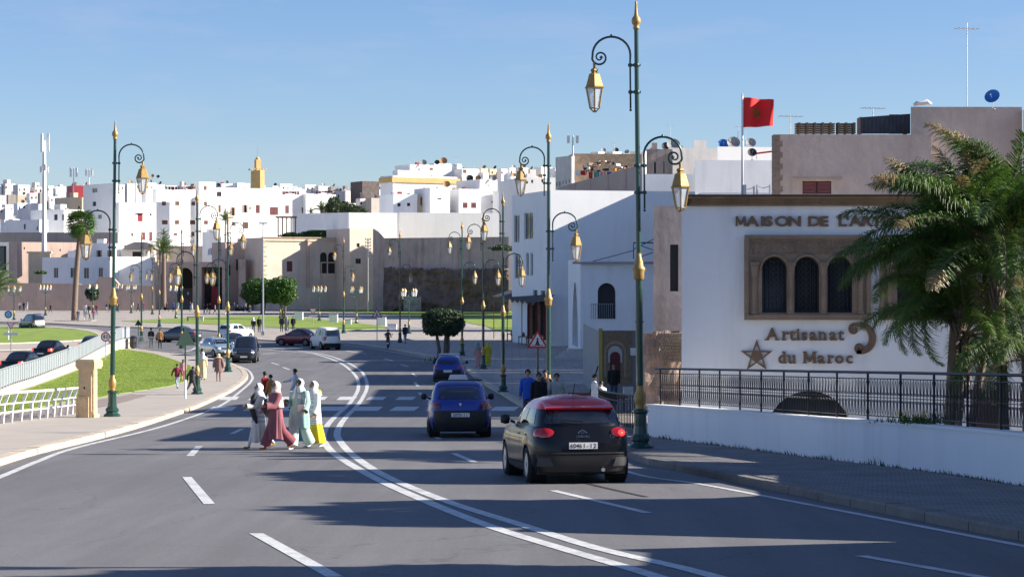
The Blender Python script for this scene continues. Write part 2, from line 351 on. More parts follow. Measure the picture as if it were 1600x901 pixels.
# kerb stones, each a piece of its own
def kerbrow(name, line, mat, ln, w, top, side, y0, y1, limit=290):
    root = bpy.data.objects.new(name, None); COL.objects.link(root); root['kind'] = 'structure'
    pts = resample(line, ln); c = 0
    for a, b in zip(pts, pts[1:]):
        if not (y0 < a.y < y1) or c >= limit: continue
        d = (b-a).normalized(); nrm = Vector((-d.y, d.x, 0))*side
        za, zb = gz(a.y), gz(b.y); e = .012; j = random.uniform(-.008, .008)
        A = a+d*e; B = b-d*e; vs = []
        for q, z in ((A, za), (B, zb)):
            for off, zz in ((-.02, -.1), (-.02, top-.03+j), (.015, top+.006+j), (w, top+.006+j), (w, -.1)):
                p = q+nrm*off; vs.append((p.x, p.y, z+zz))
        mb = MB(); mb.add(vs, [(0,1,6,5),(1,2,7,6),(2,3,8,7),(3,4,9,8),(4,0,5,9),(0,4,3,2,1),(5,6,7,8,9)])
        o = mb.build('kerb_stone', mat, root); c += 1
    return root
kerbrow('kerb_left', kerbL, kerbm, 2.0, .32, .135, 1, 15, 230)
kerbrow('kerb_right', kerbR, kerbd, 1.5, .28, .14, 1, 15, 75)
kerbrow('kerb_plaza', kerbR, kerbm, 3.0, .35, .135, 1, 75, 290)
lawnring = smoothline([G(*p) for p in [(-100, 540.5), (0, 539.5), (60, 537.5), (120, 534.5), (153, 530.5), (158, 525), (131, 517.6), (80, 513.6), (0, 511.6)]], 2)
kerbrow('kerb_roundabout', lawnring, kerbm, 2.5, .4, .2, 1, 100, 400)

# painted markings, 4 mm over the asphalt
def marking(name, pts, w, smooth=True, dashes=None, up=.006):
    P = smoothline([G(*p) if len(p) == 2 else p for p in pts], .8) if smooth else resample([G(*p) for p in pts], .8)
    vs = []; fs = []
    for i, p in enumerate(P):
        d = (P[min(i+1, len(P)-1)]-P[max(i-1, 0)]); d.z = 0; d.normalize(); n = Vector((-d.y, d.x, 0))*w/2
        for q in (p+n, p-n): vs.append((q.x, q.y, gz(q.y)+up))
    fs = [(2*i, 2*i+1, 2*i+3, 2*i+2) for i in range(len(P)-1)]
    o = MB().add(vs, fs).build(name, paint, fix=False)
    for p in o.data.polygons:
        if p.normal.z < 0: p.flip()
    o['kind'] = 'structure'; return o
marking('centre_line', [(1180, 935), (1083, 917), (983, 887), (866, 853), (766, 822), (676, 787), (593, 750), (533, 716), (511, 697), (505, 680), (513, 662), (530, 645), (550, 625), (560, 605), (555, 586), (532, 567), (500, 555), (475, 550.5), (400, 545)], .2)
marking('centre_line', [(1300, 942), (1180, 917), (1067, 887), (933, 856), (816, 820), (693, 781), (600, 742), (553, 712), (532, 690), (527, 675), (536, 657), (551, 641), (566, 622), (573.5, 604), (570, 588), (561, 577), (540, 565), (505, 553.5), (450, 545.5), (412, 542)], .2)
for name, pts, w_ in (('edge_line', [(-200, 825), (-60, 768), (0, 745), (60, 720), (120, 699), (250, 667), (330, 640), (372, 614), (391, 597), (394, 587), (384, 576), (355, 566)], .16),
        ('edge_line', [(1900, 905), (1600, 853), (1300, 795), (1100, 757), (985, 738), (900, 700)], .14),
        ('edge_line', [(537, 538.5), (575, 543.5), (625, 551.5), (680, 562), (712, 574)], .2),
        ('edge_line', [(410, 536), (350, 545), (300, 548), (262, 551)], .3), ('edge_line', [(250, 552), (300, 546), (318, 530)], .25),
        ('edge_line', [(90, 568), (118, 555)], .25), ('edge_line', [(40, 560), (5, 588), (-30, 610)], .25), ('edge_line', [(40, 559), (57, 553)], .2)):
    marking(name, pts, w_)
for pts, w_ in (([(292, 745), (327, 787)], .17), ([(400, 833), (523, 901)], .17), ([(311, 697), (297, 712)], .17), ([(379, 669.5), (362, 677.5)], .15), ([(424, 566.5), (436, 570)], .16), ([(442, 573.5), (453, 577.5)], .16), ([(393, 558), (404, 561)], .16),
        ([(709, 708), (742, 722)], .15), ([(864, 766), (1012, 801)], .15), ([(1345, 868), (1560, 906)], .15), ([(674, 679), (688, 686)], .15), ([(600, 560), (614, 563.5)], .17), ([(626, 569), (638, 572.5)], .17), ([(644, 583), (651, 588)], .17), ([(648, 597), (653, 603)], .17), ([(655, 613), (660, 618)], .17),
        ([(541, 548), (572, 552.5)], .2), ([(505, 543), (530, 547)], .2), ([(212, 517), (250, 519)], .2), ([(410, 553), (430, 551)], .2)):
    marking('lane_dash', pts, w_, False)
for x in (330, 387, 444, 501, 558, 615, 672, 729, 771): marking('crossing_stripe', [(x+22, 635), (x+12, 641.5)], 1.05, False)
for x in (343, 389, 435, 481, 527, 573, 619, 665, 705): marking('crossing_stripe', [(x+18, 619.5), (x+12, 624.5)], .85, False)
marking('tyre_mark', [(905, 752), (960, 765), (1010, 776)], .1).data.materials[0] = M('tyre rubber', (.03, .03, .03), .8)

# blades of grass: one mass nobody could count
def blades(poly, n, hh, mat, label, zoff):
    P = [Vector(p) for p in poly]; nb = len(P); xs = [p.x for p in P]; ys = [p.y for p in P]; mb = MB(); c = 0; t = 0
    while c < n and t < n*12:
        t += 1; x = random.uniform(min(xs), max(xs)); y = random.uniform(min(ys), max(ys)); ins = False; j = nb-1
        for i in range(nb):
            a, b = P[i], P[j]
            if (a.y > y) != (b.y > y) and x < (b.x-a.x)*(y-a.y)/(b.y-a.y)+a.x: ins = not ins
            j = i
        if not ins: continue
        c += 1; z = gz(y)+zoff; q = random.uniform(0, 3.14); h = hh*random.uniform(.5, 1.2); w_ = hh*.35
        dx, dy = math.cos(q)*w_, math.sin(q)*w_; lx, ly = random.uniform(-1, 1)*h*.6, random.uniform(-1, 1)*h*.6
        b = len(mb.v); mb.v += [(x-dx, y-dy, z), (x+dx, y+dy, z), (x+lx, y+ly, z+h)]; mb.f.append((b, b+1, b+2)); mb.m.append(0)
    o = mb.build('grass', mat, fix=False); tag(o, label, 'grass', kind='stuff')
lawnleaf = leafmat('grass blade', (.18, .26, .03), (.23, .30, .04), .7, .3)
blades(px([(183, 548), (200, 549), (240, 555), (275, 566), (298, 575), (303, 583), (296, 596), (265, 606), (220, 613), (157, 624), (100, 632), (0, 651), (-60, 660), (0, 626), (60, 607), (120, 584), (165, 562)]), 60000, .04, lawnleaf, 'short mown grass on the sloping lawn behind the stone pillar', .16)

# weeds growing in the joint at the foot of the parapet
mb = MB(); rw = random.Random(8)
for p in resample(wallline, .035):
    if not 18 < p.y < 60 or rw.random() < .35+.5*noise.noise(Vector((p.y*.5, 0, 0))): continue
    for k in range(2):
        x, y = p.x-.03+rw.uniform(-.05, .03), p.y+rw.uniform(-.02, .02); h = rw.uniform(.02, .09)*(1+2*max(0, noise.noise(Vector((p.y*.9, 3, 0))))); z = gz(y)+.13; mb.add([(x-.008, y, z), (x+.008, y, z), (x+rw.uniform(-.05, .03), y+rw.uniform(-.04, .04), z+h)], [(0, 1, 2)])
tag(mb.build('wall_foot_weeds', leaf3, fix=False), 'thin line of weeds in the joint at the foot of the parapet wall', 'weeds', kind='stuff')
# ---------------- street lamps ----------------
def make_lamp():
    t = thing('street_lamp', '', 'street lamp', group='tall two-armed street lamps')
    oct8 = 16
    mb = MB(); mb.lathe([(.30,0),(.30,.06),(.22,.12),(.20,.16),(.235,.20),(.235,.26),(.17,.34),(.15,.52),(.145,.80),(.19,.84),(.19,.88),(.14,.91)], n=10); mb.build('base', greenm, t)
    mb = MB(); mb.lathe([(.10,.90),(.11,.93),(.09,.97),(.125,1.05),(.14,1.16),(.13,1.25),(.08,1.36),(.085,1.42),(.075,1.48)], n=oct8); mb.build('vase_collar', goldm, t, smooth=True)
    mb = MB(); mb.lathe([(.085,1.45),(.083,4.0)], n=oct8); mb.lathe([(.06,4.0),(.055,6.9),(.05,9.72)], n=oct8)
    mb.lathe([(.10,2.9),(.10,2.94)], n=oct8); mb.build('pole', greenm, t, smooth=False)
    mb = MB(); mb.lathe([(.09,3.88),(.12,3.92),(.125,4.06),(.15,4.12),(.15,4.16),(.11,4.2),(.10,4.3),(.065,4.42),(.06,4.5)], n=oct8); mb.build('knob', goldm, t, smooth=True)
    mb = MB(); mb.lathe([(.055,9.66),(.075,9.68),(.07,9.72),(.06,9.74),(.10,9.80),(.11,9.86),(.09,9.93),(.05,9.98),(.04,10.05),(.025,10.25),(.03,10.28),(.01,10.32)], n=oct8); mb.build('finial', goldm, t, smooth=True)
    for sgn, pk in ((1, 9.5), (-1, 7.18)):
        # arm: upright tube beside the pole, big arc, inward curl
        mb = MB(); pts = []
        x0 = .15; r = .42; cx, cz = x0+r+.01, pk-r
        pts.append((x0, pk-1.66)); pts.append((x0, pk-1.2)); pts.append((x0, pk-.6))
        for i in range(0, 15):
            a = R(180-i*13); pts.append((cx+r*1.04*math.cos(a), cz+r*math.sin(a)))
        # continue curling in
        lx, lz = pts[-1]; ccx, ccz = lx-.17, lz-.02
        for i in range(1, 26):
            a = R(10-i*22); rr = .19*(1-i/30); pts.append((ccx+rr*math.cos(a)+.0, ccz+rr*math.sin(a)-.02))
        mb.tube([(sgn*x, 0, z) for x, z in pts], [.022]*3+[.026]*14+[.026-.0004*i for i in range(len(pts)-17)], 8)
        mb.lathe([(.0,-.05),(.03,-.03),(.03,.0),(.0,.02)], c=(sgn*x0, 0, pk-1.68), n=8)
        mb.lathe([(.0,-.04),(.045,0),(.0,.06)], c=(sgn*cx, 0, pk+.01), n=8)
        mb.lathe([(.0,-.05),(.05,0),(.0,.05)], c=(sgn*pts[-1][0], 0, pts[-1][1]), n=8)
        arm = mb.build('arm', greenm, t, smooth=True)
        for dz in (-.66, -1.28):
            mb = MB(); mb.tube([(-sgn*.09, 0, pk+dz), (sgn*.2, 0, pk+dz)], .028, 6); mb.lathe([(.075,-.04),(.08,0),(.075,.04)], c=(0,0,pk+dz), n=10); mb.lathe([(.04,-.04),(.045,0),(.04,.04)], c=(sgn*x0,0,pk+dz), n=8); mb.build('bracket', greenm, arm)
        lxp = .98*sgn; top = pk-.74
        lan = MB()
        def ring(r, z, n=6): return [(lxp+r*math.cos(R(60*i+30)), r*math.sin(R(60*i+30)), z) for i in range(n)]
        def loft(m, rings, mi=0):
            b = len(m.v); n = 6
            for q in rings: m.v += q
            for i in range(len(rings)-1):
                for j in range(n): m.f.append((b+i*n+j, b+i*n+(j+1)%n, b+(i+1)*n+(j+1)%n, b+(i+1)*n+j)); m.m.append(mi)
            m.f.append(tuple(b+j for j in range(n))); m.m.append(mi); m.f.append(tuple(b+(len(rings)-1)*n+j for j in range(n))); m.m.append(mi)
        lan = MB()
        loft(lan, [ring(.245, top-.44), ring(.25, top-.42), ring(.225, top-.40), ring(.15, top-.16), ring(.14, top-.12), ring(.09, top-.10), ring(.07, top-.07), ring(.10, top-.04), ring(.08, top), ring(.03, top+.02)])
        lan.tube([(lxp, 0, top), (lxp, 0, top+.16)], .03, 6)
        for i in range(6):
            a, b = ring(.215, top-.43)[i], ring(.125, top-.90)[i]; lan.beam(a, b, .022)
            c = ring(.125, top-.90)[(i+1)%6]; lan.beam(b, c, .022)
            lan.beam(b, (lxp+(b[0]-lxp)*.35, b[1]*.35, top-.98), .018)
        loft(lan, [ring(.045, top-1.0), ring(.05, top-.97), ring(.02, top-.95)])
        L_ = lan.build('lantern', goldm, t)
        gl = MB()
        for i in range(6):
            a, b, c, d = ring(.205, top-.44)[i], ring(.205, top-.44)[(i+1)%6], ring(.118, top-.89)[(i+1)%6], ring(.118, top-.89)[i]
            gl.add([a, b, c, d], [(0, 1, 2, 3)])
        gl.lathe([(.03,0),(.045,.12),(.03,.24)], c=(lxp, 0, top-.86), n=8)
        gl.build('glass', glasslamp, L_, fix=False)
    return t
lamp0 = make_lamp(); freeze(lamp0)
LAMPS = [ # pole px, base py, distance, upper arm to the right?, label, lean
 (1001, 0, 49.5, 0, 'largest street lamp, beside the right pavement and the white parapet', -.0095),
 (175, 0, 76, 1, 'nearest left street lamp, standing on the pavement beside the stone pillar', .011),
 (308, 0, 110, 1, 'street lamp beside the boy in dark clothes, on the left pavement near the crossing', 0),
 (356, 0, 139, 1, 'street lamp on the rounded tip of the left pavement beside the walking elderly pair', 0),
 (342, 0, 178, 1, 'street lamp behind the pale blue car, near the kerb', 0),
 (284, 0, 184, 1, 'street lamp just left of the grey sign back, beyond the end of the sloping lawn', 0),
 (221, 0, 205, 1, 'street lamp beside the litter bin at the end of the grey fence', 0),
 (249, 0, 262, 1, 'distant street lamp on the plaza edge left of the dark sedan', 0),
 (238, 0, 350, 1, 'far street lamp on the plaza in front of the date palm', 0),
 (857, 0, 77, 0, 'street lamp behind the group of boys on the right pavement', 0),
 (786, 0, 113, 0, 'street lamp left of the pedestrian warning sign', 0),
 (755, 0, 143, 0, 'street lamp between the women in pink and in yellow robes', 0),
 (722, 0, 168, 0, 'street lamp right of the round dark tree', 0),
 (625, 0, 200, 0, 'street lamp beside the dark walker near the scooter rider', 0),
 (537, 0, 234, 0, 'street lamp behind the white van', 0),
 (1760, 0, 22.9, 0, 'street lamp just outside the picture on the right pavement', 0),
]
for i, (x, _, D, rt, lab, lean) in enumerate(LAMPS):
    g = GX(x, D, .13)
    o = lamp0 if i == 0 else copy_tree(lamp0)
    o.location = g; o.rotation_euler = (0, lean, random.uniform(-.06, .06) if rt else math.pi+random.uniform(-.06, .06)); o['label'] = lab
    if rt == 0: o.rotation_euler = (0, -lean*-1, o.rotation_euler[2])
lamp0.rotation_euler = (0, -.0005, math.pi)
lamp0.rotation_euler = (0, .0105, math.pi); lamp0.scale = (.985,)*3

def make_plaza_lamp():
    t = thing('plaza_lamp', '', 'lamp post', group='short four-lantern lamps on the plaza')
    mb = MB(); mb.lathe([(.28,0),(.28,.08),(.18,.18),(.2,.24),(.13,.4),(.12,.8)], n=8); mb.build('base', greenm, t)
    mb = MB(); mb.lathe([(.09,.8),(.13,.95),(.12,1.1),(.07,1.25)], n=10); mb.build('collar', goldm, t, smooth=True)
    mb = MB(); mb.lathe([(.07,1.2),(.05,3.9),(.03,4.4)], n=8)
    mb.build('pole', greenm, t)
    for k in range(4):
        a = R(90*k+20); c, s = math.cos(a), math.sin(a)
        mb = MB(); pts = [(c*x, s*x, z) for x, z in ((.05,3.4),(.25,3.25),(.5,3.3),(.72,3.5),(.78,3.75))]; mb.tube(pts, .025, 6); mb.tube([(c*.05, s*.05, 3.9), (c*.4, s*.4, 3.6), (c*.7, s*.7, 3.5)], .018, 5); arm = mb.build('arm', greenm, t)
        mb = MB(); mb.lathe([(.02,0),(.12,.03),(.2,.5),(.22,.52),(.12,.75),(.06,.78),(.02,.86)], c=(c*.78, s*.78, 3.75), n=6, mi=0)
        for i in range(len(mb.m)):
            if 6 <= i < 12: mb.m[i] = 1
        mb.build('lantern', [goldm, glasslamp], t)
    return t
pl0 = make_plaza_lamp(); freeze(pl0)
PL = [(499, 298, 'plaza lamp on the lit wall side, right of the yield sign'), (557, 282, 'plaza lamp in shade beside the pale cube seat'), (639, 232, 'dark plaza lamp right of the walker, with arms against the graffiti panel'), (438, 315, 'plaza lamp beside the twin-stemmed clipped tree'), (22, 306, 'plaza lamp behind the small van at the left edge'), (71, 340, 'plaza lamp left of the tall fan palm'), (145, 365, 'plaza lamp beside the dark shrub by the wall'), (205, 362, 'plaza lamp between the people and the low wall'), (275, 318, 'plaza lamp in front of the arched gate'), (183, 385, 'plaza lamp closest to the ochre wall'), (390, 372, 'plaza lamp left of the large clipped tree')]
for i, (x, D, lab) in enumerate(PL):
    o = pl0 if i == 0 else copy_tree(pl0); o.location = GX(x, D, .13); o.rotation_euler = (0, 0, .35*i); o['label'] = lab; o.scale = (1.05,)*3

# ---------------- posts, signs ----------------
red = M('sign red', (.55, .015, .02), .4, var=0); whites = M('sign white', (.75, .75, .75), .4, var=0); blues = M('sign blue', (.02, .22, .62), .4, var=0); blk = M('sign black', (.01, .01, .01), .5, var=0); signback = M('sign back green', (.008, .035, .025), .5, var=.1)
def disc(mb, r, c, y, mi, n=28, ri=0):
    if ri:
        vs = [(c[0]+q*math.cos(2*math.pi*i/n), y, c[1]+q*math.sin(2*math.pi*i/n)) for q in (r, ri) for i in range(n)]
        mb.add(vs, [(i, (i+1)%n, n+(i+1)%n, n+i) for i in range(n)], mi)
    else: mb.add([(c[0]+r*math.cos(2*math.pi*i/n), y, c[1]+r*math.sin(2*math.pi*i/n)) for i in range(n)], [tuple(range(n))], mi)
def sign(px_, D, zc, kind, label, r=.35, top=None, base_white=False, rz=0, postcol=None, bz=None):
    loc = GX(px_, D, .13) if bz is None else Vector(((px_-800)/FPX*D, D, bz))
    t = thing('traffic_sign', label, 'road sign', loc, rz); h = zc-loc.z
    mb = MB(); mb.tube([(0, .04, 0), (0, .04, h+.2)], .04, 8, 0)
    if base_white: mb.tube([(0, .04, 0), (0, .04, .9)], .055, 8, 1)
    mb.build('post', [postcol or greymetal, whites], t)
    mb = MB()
    if kind in ('cross', 'yield', 'back'):
        up = -1 if kind == 'yield' else 1; s3 = math.sqrt(3)/2
        def tri(q): return [(-q*s3, h-up*q/2), (q*s3, h-up*q/2), (0, h+up*q)]
        mb.prism(tri(r*1.15), -.005, .005, 0)
        if kind != 'back':
            mb.prism(tri(r*.82), -.010, -.007, 1)
            if kind == 'cross':
                mb.prism([(-.02,h-.12),(.05,h-.12),(.03,h+.06),(.02,h+.06)], -.016, -.012, 2)
                mb.prism([(-.09,h-.13),(-.04,h-.13),(.03,h+.08),(-.03,h+.08)], -.018, -.014, 2); mb.prism([(.03,h-.13),(.09,h-.13),(.03,h+.02),(-.02,h+.02)], -.0185, -.0145, 2)
                disc(mb, .04, (0, h+.125), -.018, 2, 12)
                for k in range(-2, 3): mb.prism([(k*.09-.03,h-.155),(k*.09+.03,h-.155),(k*.09+.02,h-.11),(k*.09-.02,h-.11)], -.014, -.012, 2)
    if kind == 'forty':
        disc(mb, r, (0, h), -.004, 0); disc(mb, r*.74, (0, h), -.009, 1); disc(mb, r, (0, h), .01, 0)
        for pts in ([(-.20,-.03),(-.02,-.03),(-.02,-.075),(-.20,-.075)], [(-.10,-.14),(-.05,-.14),(-.05,.15),(-.10,.15)], [(-.20,-.03),(-.155,-.03),(-.06,.15),(-.11,.15)]): mb.prism([(x, h+z) for x, z in pts], -.016+pts[0][0]*.001, -.012, 2)
        disc(mb, .1, (.11, h), -.014, 2, 20, .055)
        mb.v[-40:] = [(.11+(x-.11)*.85, y, h+(z-h)*1.4) for x, y, z in mb.v[-40:]]
    if kind == 'blue':
        disc(mb, r, (0, h), -.004, 0); disc(mb, r*.93, (0, h), -.008, 3); disc(mb, .18, (0, h), -.012, 1, 24, .12)
        for k in range(3):
            a = R(90+120*k); c = (.15*math.cos(a), h+.15*math.sin(a)); mb.prism([(c[0]+.09*math.cos(a+R(120*j)), c[1]+.09*math.sin(a+R(120*j))) for j in range(3)], -.018, -.014, 1)
    mb.build('plate', [red if kind in ('cross','yield','forty') else (whites if kind == 'blue' else signback), whites, blk, blues], t, fix=False)
    if kind == 'yield': inst(MB().box((-.5, .0, h-.72), (.5, .02, h-.55)).mesh('panel', whites), 'panel', t)
    return t
sign(840, 86, S(0, 534, 86).z, 'cross', 'red and white pedestrian warning triangle behind the boys on the right pavement', .42, postcol=greenm)
sign(589, 195, S(0, 491, 195).z, 'cross', 'distant pedestrian warning triangle left of the scooter rider', .5)
sign(489, 262, S(0, 485, 262).z, 'yield', 'distant yield sign in front of the shaded wall, above the red car', .5)
sign(165, 158, S(0, 526, 158).z, 'forty', 'round speed limit 40 sign above the grey car on the lower road', .35)
sign(13, 208, S(0, 491, 208).z, 'blue', 'round blue roundabout sign at the left edge of the picture', .38, base_white=True)
sign(17, 148, S(0, 507, 148).z, 'yield', 'yield sign below the blue roundabout sign at the left edge', .3, base_white=True)
sign(216, 196, S(0, 505, 196).z, 'back', 'green back of a triangular sign near the litter bin', .32, postcol=greenm)
sign(290, 104, S(0, 530, 104).z, 'back', 'green backed triangular sign on a white-footed post left of the boy in dark clothes', .50, base_white=True, postcol=greenm, rz=.5)
# plain grey pole, telegraph pole, monopole mast
t = thing('light_pole', 'slim plain grey pole rising beside the clipped trees', 'pole', GX(411, 226, .13)); mb = MB(); mb.tube([(0,0,0),(0,0,11.6)], [.1,.06], 8); mb.cbox((0,0,.2),(.35,.35,.4)); mb.build('shaft', greymetal, t); MB().cbox((.0,0,11.6),(.9,.25,.14)).build('lamp_head', greymetal, t)
t = thing('utility_pole', 'telegraph pole with insulators standing against the ochre kasbah wall', 'pole', GX(575, 372, .13)); mb = MB(); mb.tube([(0,0,0),(0,0,12.6)], [.14,.1], 8); mb.build('shaft', greymetal, t)
for k in range(6): MB().cbox((0,-.1,12.4-k*.55),(1.1-.1*(k%3),.1,.1)).cbox((.4,-.1,12.5-k*.55),(.16,.16,.3)).cbox((-.4,-.1,12.5-k*.55),(.16,.16,.3)).build('insulator_bar', greymetal, t)
t = thing('phone_mast', 'tall white telephone mast with antenna panels rising left of the palm', 'mast', S(69, 382, 430)); mb = MB(); mb.tube([(0,0,-4),(0,0,20.5)], [.55,.32], 10); mb.build('shaft', whitemet, t)
for a in range(3): inst(MB().box((-.25,-.15,-1.7),(.25,.15,1.9)).mesh('antenna_panel', whitemet), 'antenna_panel', t, (.75*math.cos(a*2.1+.3), .75*math.sin(a*2.1+.3), 20), (0,0,a))
for a in range(4): inst(MB().box((-.2,-.15,-.6),(.2,.15,.6)).mesh('small_antenna', whitemet), 'small_antenna', t, (.7*math.cos(a*1.57+.5), .7*math.sin(a*1.57+.5), 14.8+.4*(a%2)), (0,0,a))
for x, y0, y1, lab in ((115, 262, 300, 'small telephone mast above the dark red rooftop block'), (139, 264, 292, 'twin antenna mast on the roof of the tall shaded white house'), (895, 212, 243, 'white antenna mast on the stone-walled rooftop')):
    D = 520 if x < 500 else 345; a = S(x, y1, D); b = S(x, y0, D); h = b.z-a.z; t = thing('antenna_mast', lab, 'mast', a); MB().tube([(0,0,0),(0,0,h)], .14, 6).build('shaft', whitemet, t)
    for q in (-.7, .7): MB().box((q-.22,-.15,h*.62),(q+.22,.15,h)).build('antenna_panel', whitemet, t)

# ---------------- fences, pillar, railings ----------------
fl = smoothline([G(-300, 722), G(-150, 672), G(0, 621), G(60, 601), G(120, 578), G(165, 556), G(190, 547), G(203, 546)], 2.0)
def wallstrip(line, h0, h1, th, up0=0.):
    mb = MB(); n = len(line); vs = []
    for i, p in enumerate(line):
        d = line[min(i+1, n-1)]-line[max(i-1, 0)]; d.z = 0; d.normalize(); q = Vector((-d.y, d.x, 0))*th/2; z = gz(p.y)
        a = h0(i/(n-1)) if callable(h0) else h0; b = h1(i/(n-1)) if callable(h1) else h1
        for s_, zz in ((1, a), (1, b), (-1, b), (-1, a)): vs.append((p.x+q.x*s_, p.y+q.y*s_, z+zz))
    fs = []
    for i in range(n-1):
        for j in range(4): fs.append((4*i+j, 4*i+(j+1)%4, 4*i+4+(j+1)%4, 4*i+4+j))
    fs += [(0,1,2,3), (4*n-1,4*n-2,4*n-3,4*n-4)]
    return mb.add(vs, fs)
fh = lambda u: .35+.6*max(0, (u-.35)/.65)**1.3
fw = thing('low_wall', 'pale low retaining wall carrying the grey sheet fence down the lawn', 'wall'); wallstrip(fl, -.4, fh, .25).build('wall_body', M('fence wall', (.58,.50,.40), .85, var=.1, streak=.3), fw)
ft = thing('panel_fence', 'long pale grey sheet-metal fence curving down between the lawn and the lower road', 'fence')
n = len(fl)
for i in range(0, n-1):
    a, b = fl[i], fl[i+1]; za, zb = gz(a.y)+fh(i/(n-1)), gz(b.y)+fh((i+1)/(n-1)); d = (b-a).normalized(); m_ = a.lerp(b, .5)
    ln = (b-a).length
    for k in range(2):
        p = a.lerp(b, k*.5+.01); q = a.lerp(b, k*.5+.49); z0 = za+(zb-za)*k*.5; z1 = za+(zb-za)*(k+1)*.5
        MB().add([(p.x,p.y,z0+.08),(q.x,q.y,z1+.08),(q.x,q.y,z1+.93),(p.x,p.y,z0+.93),(p.x,p.y+.02,z0+.08),(q.x,q.y+.02,z1+.08),(q.x,q.y+.02,z1+.93),(p.x,p.y+.02,z0+.93)],[(0,1,2,3),(7,6,5,4),(0,4,5,1),(2,6,7,3)]).build('fence_panel', fencem, ft)
        MB().box((p.x-.03,p.y-.06,z0),(p.x+.03,p.y+.04,z0+1.02)).build('fence_post', fencem, ft)
    MB().beam((a.x,a.y,za+.99),(b.x,b.y,zb+.99),.08,.05).build('top_rail', fencem, ft)
# guard rail in the foreground left: leaning white stanchions with three rails
gr = thing('guard_rail', 'white tubular guard rail with leaning stanchions running to the stone pillar', 'railing')
gl = [G(-260, 735), G(-150, 705), G(-60, 682), G(0, 668), G(60, 660), G(112, 652)]
P = resample(smoothline(gl, .3), 1.25)
for i, p in enumerate(P):
    z = gz(p.y)+.13
    MB().beam((p.x-.0, p.y, z), (p.x+.05, p.y-.02, z+.55), .05, .1).beam((p.x+.05, p.y-.02, z+.55), (p.x+.20, p.y-.03, z+.93), .05, .1).build('stanchion', whitemet, gr)
for h, dx, r in ((.95, .2, .045), (.6, .08, .028), (.33, .05, .028)):
    MB().tube([(p.x+dx, p.y-.03, gz(p.y)+.13+h) for p in P]+[(P[-1].x+dx+.25, P[-1].y, gz(P[-1].y)+.13+h)], r, 8).build('rail', whitemet, gr, smooth=True)
# stone pillar
pm = M('sandstone', (.60, .43, .25), .9, var=.2, scale=2, bump=.5, bscale=14, fine=.12, streak=.35, stain=(.36,.25,.15))
pp = GX(139, 75, .13); pt = thing('stone_pillar', 'weathered sandstone gate pillar with a heavy cap beside the guard rail', 'pillar', pp, R(-14)); pt.scale = (.66, .7, 1)
mb = MB(); mb.box((-.42,-.35,0),(.30,.35,1.68)); mb.build('shaft', pm, pt)
mb = MB(); mb.box((-.52,-.45,0),(-.42,.2,.66)); mb.box((-.5,-.43,0),(.18,-.35,.72)); mb.build('plinth', pm, pt)
mb = MB(); mb.box((.30,-.30,.0),(.44,.30,.12)); mb.lathe([(.15,.12),(.15,.2),(.11,.26),(.11,1.4),(.15,1.48),(.17,1.6),(.17,1.68)], c=(.33,-.18,0), n=12); mb.build('engaged_column', pm, pt, smooth=False)
mb = MB(); mb.box((-.5,-.43,1.68),(.5,.43,1.74)); mb.box((-.54,-.47,1.74),(.54,.47,1.93)); mb.add([(-.54,-.47,1.93),(.54,-.47,1.93),(.54,.47,1.93),(-.54,.47,1.93),(-.46,-.4,2.0),(.46,-.4,2.0),(.46,.4,2.0),(-.46,.4,2.0)],[(0,1,5,4),(1,2,6,5),(2,3,7,6),(3,0,4,7),(4,5,6,7)]); mb.build('cap', pm, pt)
MB().box((-.12,-.375,.98),(-.05,-.36,1.07)).build('lock_hole', dark, pt)
# low barrier and bin at the fence end
bt = thing('crowd_barrier', 'low grey tubular barrier beside the litter bin at the lawn end', 'barrier'); a, b = GX(203, 186, .13), GX(243, 183, .13)
for h in (1.0, .15): MB().beam(a+Vector((0,0,h)), b+Vector((0,0,h)), .05).build('rail', greymetal, bt)
for k in range(22): q = a.lerp(b, k/21); MB().beam(q, q+Vector((0,0,1.0)), .03).build('bar', greymetal, bt)
t = thing('litter_bin', 'dark cylindrical litter bin at the end of the grey fence', 'bin', GX(208, 184, .13)); MB().lathe([(.28,.1),(.3,.85),(.33,.9)], n=14).build('body', M('dark bin',(.03,.03,.035),.6), t); MB().lathe([(.34,.9),(.2,1.05),(.02,1.08)], n=14).build('lid', ironm, t); MB().cbox((0,0,.05),(.3,.3,.1)).build('foot', ironm, t)

# parapet wall and wrought-iron railing on the right
pw = thing('parapet_wall', 'long white plastered parapet wall along the right pavement', 'wall')
wl = [p for p in wallline]
wallstrip([p+Vector((.12, 0, 0)) for p in wl], -3.0, .93, .26).build('wall_body', white, pw)
wallstrip([p+Vector((.12, 0, 0)) for p in wl], .932, .985, .34).build('coping', white, pw)
rt_ = thing('iron_railing', 'black wrought-iron railing of scrolled bars on top of the white parapet', 'railing')
rl = resample([p for p in wl], .6)
def rz_(p): return gz(p.y)+.985
top = [(p.x+.2, p.y, rz_(p)+.92) for p in rl]
MB().tube(top, .028, 6).build('hand_rail', ironm, rt_, smooth=True)
MB().tube([(x, y, z-.12) for x, y, z in top], .012, 5).build('rail', ironm, rt_); MB().tube([(x, y, z-.84) for x, y, z in top], .012, 5).build('rail', ironm, rt_)
MB().tube([(x, y, z-.48) for x, y, z in top], .008, 5).build('rail', ironm, rt_)
posts = resample(wl, 1.55)
for p in posts: MB().box((p.x+.18, p.y-.02, rz_(p)), (p.x+.22, p.y+.02, rz_(p)+.92)).build('post', ironm, rt_)
